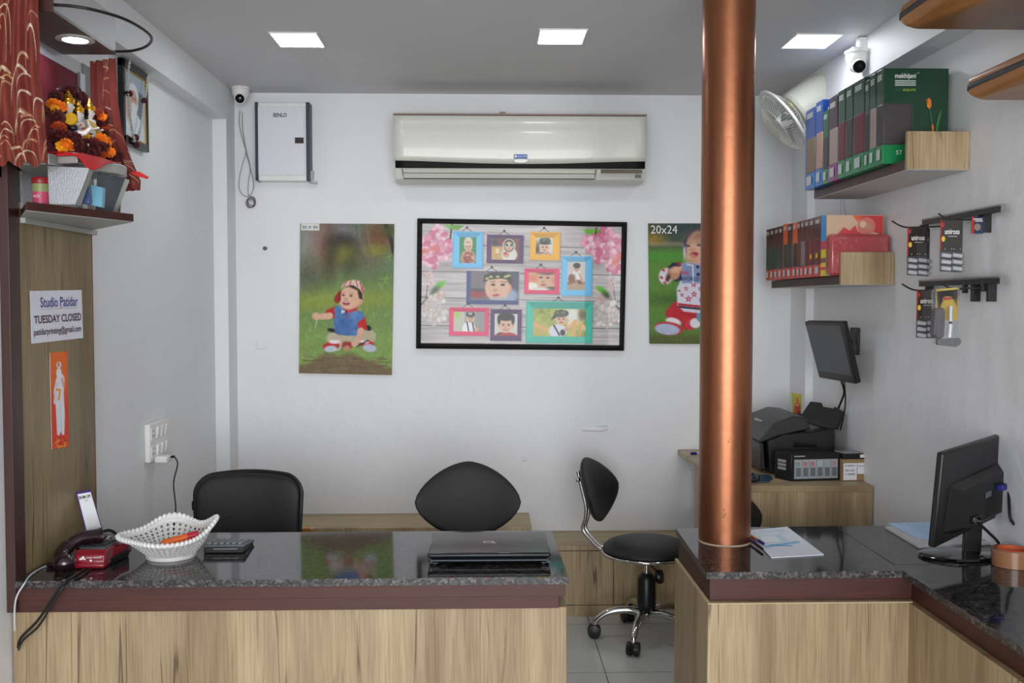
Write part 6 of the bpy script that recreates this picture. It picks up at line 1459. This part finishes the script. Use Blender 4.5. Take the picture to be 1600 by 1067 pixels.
m_ = k+3
mb.add(vs, [(i*m_+j, (i+1)*m_+j, (i+1)*m_+j+1, i*m_+j+1) for i in range(n) for j in range(m_-1)], RC); mb.build('drape', t, solid=.0015, angle=80)
tl2 = [P(205, 268, Y=2.97), P(217, 268, Y=2.97), P(224, 272, Y=2.97), P(231, 276, Y=2.98), P(228, 279, Y=2.98), P(217, 276, Y=2.97), P(205, 272, Y=2.97)]
MB().ext(tl2, (0, .01, 0), RC).build('trailing_end', t)

# ------------------------------------------------------------------ figurines
IV = mat('figurine_ivory', (232, 224, 216), .3, coat=.4)
def figurine(px, py_head, Y, H, label, shawl, hairc=(26, 20, 30), extra=None, fac=0.0):
    """H = total height incl. crown; faces +X"""
    c = P(px, py_head, Y=Y); hr_ = H*.075; base_z = ztop+.004
    hz = c.z; t = thing('figurine', label, 'figurine', (c.x, c.y, base_z), 'deity figurines in the shrine')
    b0 = Vector((c.x-.004, c.y, 0))
    # robe, torso, neck and head in one surface of revolution-like rings
    nz = hz-hr_*1.25
    prof = [(hr_*1.9, base_z), (hr_*1.75, base_z+(nz-base_z)*.25), (hr_*1.15, base_z+(nz-base_z)*.52), (hr_*1.35, base_z+(nz-base_z)*.78), (hr_*1.25, nz-hr_*.25), (hr_*.5, nz), (hr_*.48, nz+hr_*.2), (hr_*.85, nz+hr_*.7), (hr_*.98, nz+hr_*1.3), (hr_*.85, nz+hr_*1.9), (hr_*.3, nz+hr_*2.3)]
    MB().lathe(prof, (b0.x, b0.y, 0), IV, 24, None, .85, 1.0).ell((b0.x+hr_*.82, b0.y, nz+hr_*1.15), (hr_*.22, hr_*.14, hr_*.24), IV).build('body', t, angle=80)
    mb = MB()
    for s_ in (-1, 1):
        sh = Vector((b0.x, b0.y+s_*hr_*1.25, nz-hr_*.6)); el = sh+Vector((hr_*.5, s_*hr_*.4, -hr_*1.9)); ha = el+Vector((hr_*1.6, -s_*hr_*.6, hr_*.5))
        mb.tube([sh, el, ha], [hr_*.42, hr_*.34, hr_*.22], IV, 10).ell(ha, (hr_*.3, hr_*.22, hr_*.2), IV, n=10, k=6)
    mb.build('arms', t, angle=70)
    MB().ell((b0.x-hr_*.28, b0.y, nz+hr_*1.25), (hr_*.95, hr_*1.04, hr_*1.05), mat('figurine_hair', hairc, .4)).ell((b0.x-hr_*.7, b0.y, nz+hr_*.5), (hr_*.5, hr_*.75, hr_*.9), mat('figurine_hair', hairc, .4)).build('hair', t, angle=80)
    cz = nz+hr_*1.75; g_ = [(hr_*1.12, 0), (hr_*1.16, hr_*.3), (hr_*.95, hr_*.7), (hr_*1.0, hr_*.85), (hr_*.65, hr_*1.4), (hr_*.7, hr_*1.5), (hr_*.3, hr_*2.0), (hr_*.34, hr_*2.1), (hr_*.06, hr_*2.6)]
    MB().lathe([(r_, z_) for r_, z_ in g_], (b0.x-hr_*.1, b0.y, cz), GOLD, 18).ell((b0.x+hr_*.85, b0.y, cz+hr_*.5), (hr_*.25, hr_*.3, hr_*.5), GOLD, n=10, k=6).build('crown', t, angle=50)
    fz = nz+hr_*1.25
    mb = MB()
    for s_ in (-1, 1): mb.ell((b0.x+hr_*.74, b0.y+s_*hr_*.35, fz), (hr_*.08, hr_*.16, hr_*.08), BLK, n=10, k=6)
    mb.ell((b0.x+hr_*.80, b0.y, fz-hr_*.42), (hr_*.06, hr_*.2, hr_*.07), mat('lip_red', (176, 50, 50), .4), n=10, k=6).build('face_paint', t)
    sm = mat('garment_%d_%d_%d' % shawl, shawl, .5)
    MB().tube(smooth_pts([(b0.x-hr_*.2, b0.y-hr_*1.35, nz-hr_*.5), (b0.x+hr_*1.2, b0.y-hr_*.6, nz-hr_*1.6), (b0.x+hr_*1.25, b0.y+hr_*.6, nz-hr_*2.6), (b0.x+hr_*.9, b0.y+hr_*1.2, nz-hr_*3.4)]), hr_*.42, sm, 10).lathe([(hr_*1.95, base_z+.001), (hr_*1.85, base_z+(nz-base_z)*.22), (hr_*1.35, base_z+(nz-base_z)*.46)], (b0.x, b0.y, 0), sm, 24, None, .87, 1.02).build('garment', t, angle=70)
    return t
figurine(110, 167, 2.82, .21, 'tallest crowned ivory figurine, nearest the front curtain', (206, 214, 226))
figurine(125.5, 180, 2.87, .185, 'middle crowned ivory figurine with orange shawl', (222, 96, 60))
figurine(143, 177, 2.96, .19, 'crowned ivory figurine nearest the far curtain, gold sash', (196, 160, 70))
# kneeling figurine in front: round gold crown, dark hair, pale body
c = P(111, 186, Y=2.74); t = thing('figurine', 'kneeling pale figurine seen from behind with round yellow crown', 'figurine', (c.x, c.y, ztop+.004), 'deity figurines in the shrine')
MB().lathe([(.001, -.006), (.017, -.005), (.018, 0), (.017, .005), (.001, .006)], c, mat('yellow_crown', (206, 156, 26), .5), 28, Matrix.Rotation(R(80), 3, 'X')).build('crown', t)
MB().ell(P(114, 200, Y=2.75), (.014, .013, .011), mat('figurine_hair', (26, 20, 30), .4)).build('hair', t)
bz = P(118, 212, Y=2.76); mb = MB().ell(bz, (.020, .016, .018), IV).ell(bz+Vector((.002, 0, -.022)), (.022, .018, .02), IV).tube([bz+Vector((.01, -.008, .005)), bz+Vector((.03, -.008, .006)), bz+Vector((.044, -.004, .022))], [.009, .007, .005], IV, 10).tube([bz+Vector((.005, -.01, -.03)), bz+Vector((.035, -.012, -.032)), bz+Vector((.03, -.012, -.05))], [.012, .010, .008], IV, 10); mb.build('body', t, angle=80)
MB().ell(bz+Vector((.0, 0, -.030)), (.024, .020, .012), mat('turquoise_cloth', (60, 170, 196), .5)).tube([bz+Vector((0, 0, -.03)), (bz.x, bz.y, ztop+.004)], .014, mat('turquoise_cloth', (60, 170, 196), .5)).build('waistcloth', t)

# ------------------------------------------------------------------ marigold flowers (each bloom its own object)
FC = [mat('marigold_orange', (240, 126, 20), .7), mat('marigold_maroon', (74, 14, 16), .7), mat('marigold_rust', (170, 62, 20), .7), mat('marigold_yellow', (244, 170, 30), .7)]
def bloom_mesh(m, seed):
    rg = random.Random(seed); mb = MB()
    for ring in range(4):
        n_ = [9, 8, 6, 4][ring]; el_ = R([8, 32, 55, 78][ring]); L = [.017, .0155, .013, .011][ring]
        for i in range(n_):
            a = 2*math.pi*(i+.5*(ring % 2))/n_+rg.uniform(-.15, .15); u = Vector((math.cos(a)*math.cos(el_), math.sin(a)*math.cos(el_), math.sin(el_))); s_ = Vector((-math.sin(a), math.cos(a), 0)); nn = u.cross(s_)
            w_ = .0058; mb.add([Vector((0, 0, .002)), u*L*.6-s_*w_+nn*.001, u*L-s_*w_*.6-nn*.002, u*L*1.03, u*L+s_*w_*.6-nn*.002, u*L*.6+s_*w_+nn*.001], [(0, 1, 2, 3), (0, 3, 4, 5)], m)
    mb.ell((0, 0, .002), (.009, .009, .006), m, n=10, k=6)
    return mb
protos = []
LBL = {0: 'orange marigold bloom', 1: 'deep maroon marigold bloom', 2: 'rust brown marigold bloom', 3: 'yellow orange marigold bloom'}
FL = [ # px, py, Y, kind, scale, where
 (88, 152, 2.80, 1, 1.5, 'top left of the garland above the figurines'), (98, 146, 2.84, 1, 1.4, 'highest of the garland behind the tallest crown'), (108, 144, 2.90, 1, 1.3, 'garland right behind the tallest crown'),
 (84, 164, 2.74, 0, 1.5, 'upper of the orange cluster at the left curtain'), (92, 168, 2.74, 0, 1.6, 'right one of the orange cluster at the left curtain'), (86, 173, 2.72, 3, 1.2, 'below the orange cluster at the left curtain'),
 (88, 183, 2.72, 1, 1.7, 'upper of the dark column beside the left curtain'), (97, 190, 2.74, 1, 1.4, 'beside the yellow round crown'), (92, 200, 2.70, 2, 1.5, 'rust bloom midway down beside the left curtain'), (90, 212, 2.69, 1, 1.7, 'left column level with the kneeling figurine'), (101, 210, 2.71, 1, 1.4, 'just left of the kneeling figurine'),
 (91, 224, 2.68, 1, 1.5, 'lowest dark one at left above the red cloth'), (96, 231, 2.67, 3, 1.3, 'left yellow one lying on the red cloth'), (105, 227, 2.68, 0, 1.5, 'large orange one lying above the red cloth'), (101, 220, 2.70, 1, 1.3, 'between the left column and the orange one on the cloth'),
 (120, 226, 2.70, 1, 1.6, 'dark one in the centre above the cloth'), (118, 214, 2.74, 1, 1.2, 'behind the kneeling figurine knees'), (130, 232, 2.72, 1, 1.5, 'dark one right of centre above the cloth'), (139, 226, 2.78, 1, 1.5, 'dark one below the middle figurine'), (136, 216, 2.82, 3, 1.0, 'small yellow one at the middle figurine feet'), (146, 233, 2.78, 1, 1.6, 'dark one over the middle of the cloth'),
 (150, 222, 2.86, 2, 1.1, 'coral one at feet of the far figurine'), (158, 219, 2.88, 0, 1.5, 'large orange one right of the figurines'), (166, 222, 2.90, 0, 1.3, 'orange one beside the far curtain'), (156, 232, 2.84, 1, 1.5, 'dark one in front of the large orange one'), (166, 234, 2.86, 1, 1.5, 'dark one near right end of the cloth'), (172, 238, 2.86, 0, 1.1, 'small orange one near right end of the cloth'), (176, 244, 2.87, 1, 1.4, 'dark one at the right end of the garland'), (184, 243, 2.90, 1, 1.3, 'dark one farthest right on the table edge'),
 (155, 178, 3.02, 2, 1.3, 'highest of the right hand column'), (160, 184, 3.02, 0, 1.1, 'orange one high in the right hand column'), (158, 193, 3.02, 1, 1.5, 'dark one in the right hand column'), (162, 200, 3.02, 2, 1.4, 'rust one in the right hand column'), (160, 209, 3.01, 1, 1.5, 'dark one low in the right hand column'), (152, 203, 3.02, 1, 1.2, 'dark one behind the far figurine'),
 (128, 152, 3.02, 1, 1.4, 'dark one behind the middle crown'), (118, 150, 2.98, 1, 1.2, 'dark one between tallest and middle crowns'), (136, 164, 3.04, 1, 1.4, 'dark one between middle and far crowns'), (142, 240, 2.76, 1, 1.3, 'dark one hanging at lower middle of the cloth'), (160, 243, 2.82, 2, 1.0, 'small rust one at lower right of the cloth')]
for k, (px, py, Y, kd, sc, wh_) in enumerate(FL):
    q = P(px, py, Y=Y); q.x = max(q.x, LW+.035); q.z = max(q.z, ztop+.012)
    key = (kd, k % 2)
    src = next((o for kk, o in protos if kk == key), None)
    if src is None:
        o = bloom_mesh(FC[kd], k).build('marigold', keep=True, angle=60); protos.append((key, o))
    else:
        o = src.copy(); COL.objects.link(o)
    o.location = q; o.scale = (sc*.85,)*3; rg = random.Random(k)
    o.rotation_euler = (R(70+rg.uniform(-35, 25)), R(rg.uniform(-20, 20)), R(40+rg.uniform(-45, 45)))
    tag(o, LBL[kd]+', '+wh_, 'flower', 'marigold blooms around the figurines')
# leafy filler of the garland behind the blooms
mb = MB(); rg = random.Random(12); LV = mat('garland_leaf', (34, 44, 26), .7); LM = mat('garland_petal_dark', (58, 16, 14), .8)
for k in range(420):
    px, py, Y, kd, sc, _ = rg.choice(FL); q = P(px+rg.gauss(0, 4.5), py+rg.gauss(0, 5), Y=Y+.022+rg.uniform(0, .02)); q.x = max(q.x, LW+.016); q.z = max(q.z, ztop+.003)
    d = Vector((rg.gauss(0, 1), rg.gauss(0, 1), rg.gauss(0, 1))).normalized(); e = d.cross(Vector((.3, .2, 1))).normalized(); l_ = rg.uniform(.008, .015)
    mb.add([q-d*l_, q+e*l_*.4, q+d*l_, q-e*l_*.4], [(0, 1, 2, 3)], rg.choice([LV, LM, LM]))
tag(mb.build('garland_foliage', solid=.0004), 'loose dark petals and leaves packed between the marigold blooms', 'foliage', None, 'stuff')

# ------------------------------------------------------------------ curtains
def curtain_canvas(w, h, W_, H_, seed, dens):
    c = Canvas(0, 0, W_, H_, w, h, (124, 56, 48)); rg = random.Random(seed)
    c.shade(c.noise(14, 6, 10, seed))
    for k in range(dens):
        x = rg.uniform(-5, W_); y = rg.uniform(-10, H_+20); L = rg.uniform(15, 27); sg = rg.choice([-1, 1, 1]); cl = rg.choice([(206, 184, 150), (196, 160, 100), (214, 200, 176), (186, 140, 110)])
        pts = []
        for i in range(11):
            u = i/10; pts.append((x+sg*L*.85*u**2.1, y-L*1.75*math.sin(math.pi*.64*u)))
        c.line(pts, .3, cl, .92, rg.choice([1.6, 2.2, 2.8])*W_/100*1.1)
    return c
def curtain(name, label, cols, seed, canv, npleat, amp, parent_cat='curtain'):
    """cols: rows of (z, left point xy, right point xy)"""
    t = thing(name, label, parent_cat, tuple(Vector(((cols[0][1][0]+cols[0][2][0])/2, (cols[0][1][1]+cols[0][2][1])/2, cols[-1][0]))), 'shrine curtains')
    zs = [c_[0] for c_ in cols]
    def fn(U, V):
        vv = V*(len(cols)-1); i = np.clip(vv.astype(int), 0, len(cols)-2); f = vv-i; f = f*f*(3-2*f)*.35+f*.65
        g = lambda k_, j: np.array([c_[k_][j] for c_ in cols])
        z = np.array(zs)[i]*(1-f)+np.array(zs)[i+1]*f
        lx = g(1, 0)[i]*(1-f)+g(1, 0)[i+1]*f; ly = g(1, 1)[i]*(1-f)+g(1, 1)[i+1]*f
        rx = g(2, 0)[i]*(1-f)+g(2, 0)[i+1]*f; ry = g(2, 1)[i]*(1-f)+g(2, 1)[i+1]*f
        dx, dy = rx-lx, ry-ly; L = np.hypot(dx, dy)+1e-6; nx, ny = dy/L, -dx/L
        a = amp*(.55+.45*V)*np.sin(U*npleat*2*np.pi+1.2*np.sin(V*2.2+seed)+.5*np.sin(U*9))
        return np.stack([lx+dx*U+nx*a, ly+dy*U+ny*a, z+.006*np.sin(U*npleat*2*np.pi)*(V > .98)], -1)
    o = paint_mesh('fabric', fn, canv, CLOTHP, t, 1.0)
    d = o.modifiers.new('t', 'SOLIDIFY'); d.thickness = .0015
    return t
zt_ = 2.40
c = curtain_canvas(150, 330, 100, 230, 3, 64)
curtain('curtain', 'large rust red curtain with cream leaf strokes at top left corner', [(zt_, (-1.28, 2.56), (-1.165, 2.60)), (2.28, (-1.30, 2.56), (-1.168, 2.60)), (2.10, (-1.325, 2.56), (-1.165, 2.60)), (1.98, (-1.33, 2.56), (-1.155, 2.60)), (1.88, (-1.33, 2.56), (-1.150, 2.60))], 1.0, c, 4.5, .014)
c = curtain_canvas(90, 330, 60, 230, 9, 40)
a = P(150, 90, Y=3.13); b = P(196, 94, Y=3.10)
curtain('curtain', 'narrower gathered rust red curtain on the far side of the shrine', [(2.285, (-1.255, 3.16), (-1.158, 3.11)), (2.16, (-1.255, 3.16), (-1.155, 3.11)), (2.05, (-1.245, 3.16), (-1.14, 3.10)), (1.97, (-1.215, 3.15), (-1.115, 3.09)), (1.90, (-1.175, 3.13), (-1.085, 3.08)), (1.875, (-1.170, 3.13), (-1.085, 3.07))], 2.3, c, 4.0, .012)
# bowed curtain wire
rw = smooth_pts([P(56, 9, Z=2.315), P(95, 8, Z=2.315), P(140, 14, Z=2.31), P(190, 28, Z=2.308), P(224, 46, Z=2.305), P(237, 60, Z=2.30), P(229, 72, Z=2.30), P(208, 79, Z=2.30), P(180, 80.5, Z=2.30), P(163, 79, Z=2.302)], 10)
tag(MB().tube(rw, .0042, mat('wire_black', (26, 22, 24), .35), 10).build('curtain_wire'), 'black bowed curtain wire curving out in front of the shrine canopy', 'curtain wire')

# ------------------------------------------------------------------ garlanded portrait on the left wall
XF = LW+.022
QF = [P(197, 92, X=XF), P(231.5, 117, X=XF), P(228, 236, X=XF), P(203, 224, X=XF)]
y0_, y1_ = QF[0].y-.03, QF[1].y; z1_, z0_ = (QF[0].z+QF[1].z)/2, (QF[1+1].z)
t = thing('garlanded_portrait', 'framed portrait with white garlands on left wall behind the far curtain', 'picture frame', (LW, (y0_+y1_)/2, z0_))
z1_ = min(z1_, 2.405)
fwid = .026
mb = MB().box(LW+.002, XF, y0_, y1_, z1_-fwid*1.1, z1_, FRAMEB).box(LW+.002, XF, y0_, y1_, z0_, z0_+fwid, FRAMEB).box(LW+.002, XF, y0_, y0_+fwid*.8, z0_, z1_, FRAMEB).box(LW+.002, XF, y1_-fwid*.5, y1_, z0_, z1_, FRAMEB); mb.build('frame', t, bevel=.002)
g0, g1, h0_, h1_ = y0_+fwid*.8, y1_-fwid*.5, z0_+fwid, z1_-fwid*1.1
mb = MB()
for a in ((g0, g1, h1_-.005, h1_), (g0, g1, h0_, h0_+.005), (g0, g0+.005, h0_, h1_), (g1-.005, g1, h0_, h1_)): mb.box(LW+.01, XF-.004, *a, GOLD)
mb.build('gilt_slip', t)
Qp = [(XF-.008, g0, h1_), (XF-.008, g1, h1_), (XF-.008, g1, h0_), (XF-.008, g0, h0_)]
c = Canvas(0, 0, 60, 90, 60, 90, (150, 164, 172)); c.rect(34, 22, 52, 70, (78, 88, 96), .9, 4); c.el(26, 34, 15, 20, (206, 212, 218), 0, 3); c.el(27, 36, 9, 13, (190, 150, 130), 0, 3); c.el(27, 48, 9, 9, (206, 206, 206), 0, 3); c.el(24, 78, 26, 28, (206, 214, 220), 0, 4); c.el(12, 50, 8, 18, (196, 160, 150), 0, 5); c.poly([(44, 60), (52, 50), (56, 90), (40, 90)], (196, 204, 210)); c.el(23.5, 34, 1.4, 1, (50, 40, 40)); c.el(30.5, 34, 1.4, 1, (50, 40, 40))
paint_mesh('picture', quad_fn(Qp, .0004), c, PRINTG, t, 1.2)
def garland(pts, label, beads):
    t = thing('paper_garland', label, 'garland', tuple(pts[-1]), 'white garlands on the portrait')
    sp = smooth_pts(pts, 10); acc = 0; last = sp[0]; k = 0; mb = MB()
    for p in sp[1:]:
        acc += (p-last).length; last = p
        if acc > .011:
            acc = 0; mb.ell(p, (.0055, .0055, .0062), mat('garland_white', (186, 190, 180), .6), n=8, k=6)
    mb.tube(sp, .0016, WHT, 6); mb.build('flower_string', t)
    for q in beads: MB().ell(q, (.013, .013, .013), mat('garland_maroon', (70, 18, 26), .7), n=14, k=10).build('maroon_bead', t)
XG = XF+.012
garland([P(203, 93, X=XG), P(200, 120, X=XG), P(201, 150, X=XG), P(203, 180, X=XG), P(207, 205, X=XG), P(211, 222, X=XG)], 'left white garland string hanging over the portrait frame', [P(202, 146, X=XG), P(212, 215, X=XG)])
garland([P(231, 118, X=XG), P(229, 140, X=XG), P(225, 165, X=XG), P(222, 190, X=XG), P(217, 210, X=XG), P(213, 224, X=XG)], 'right white garland string hanging over the portrait frame', [P(226, 158, X=XG), P(213, 226, X=XG)])
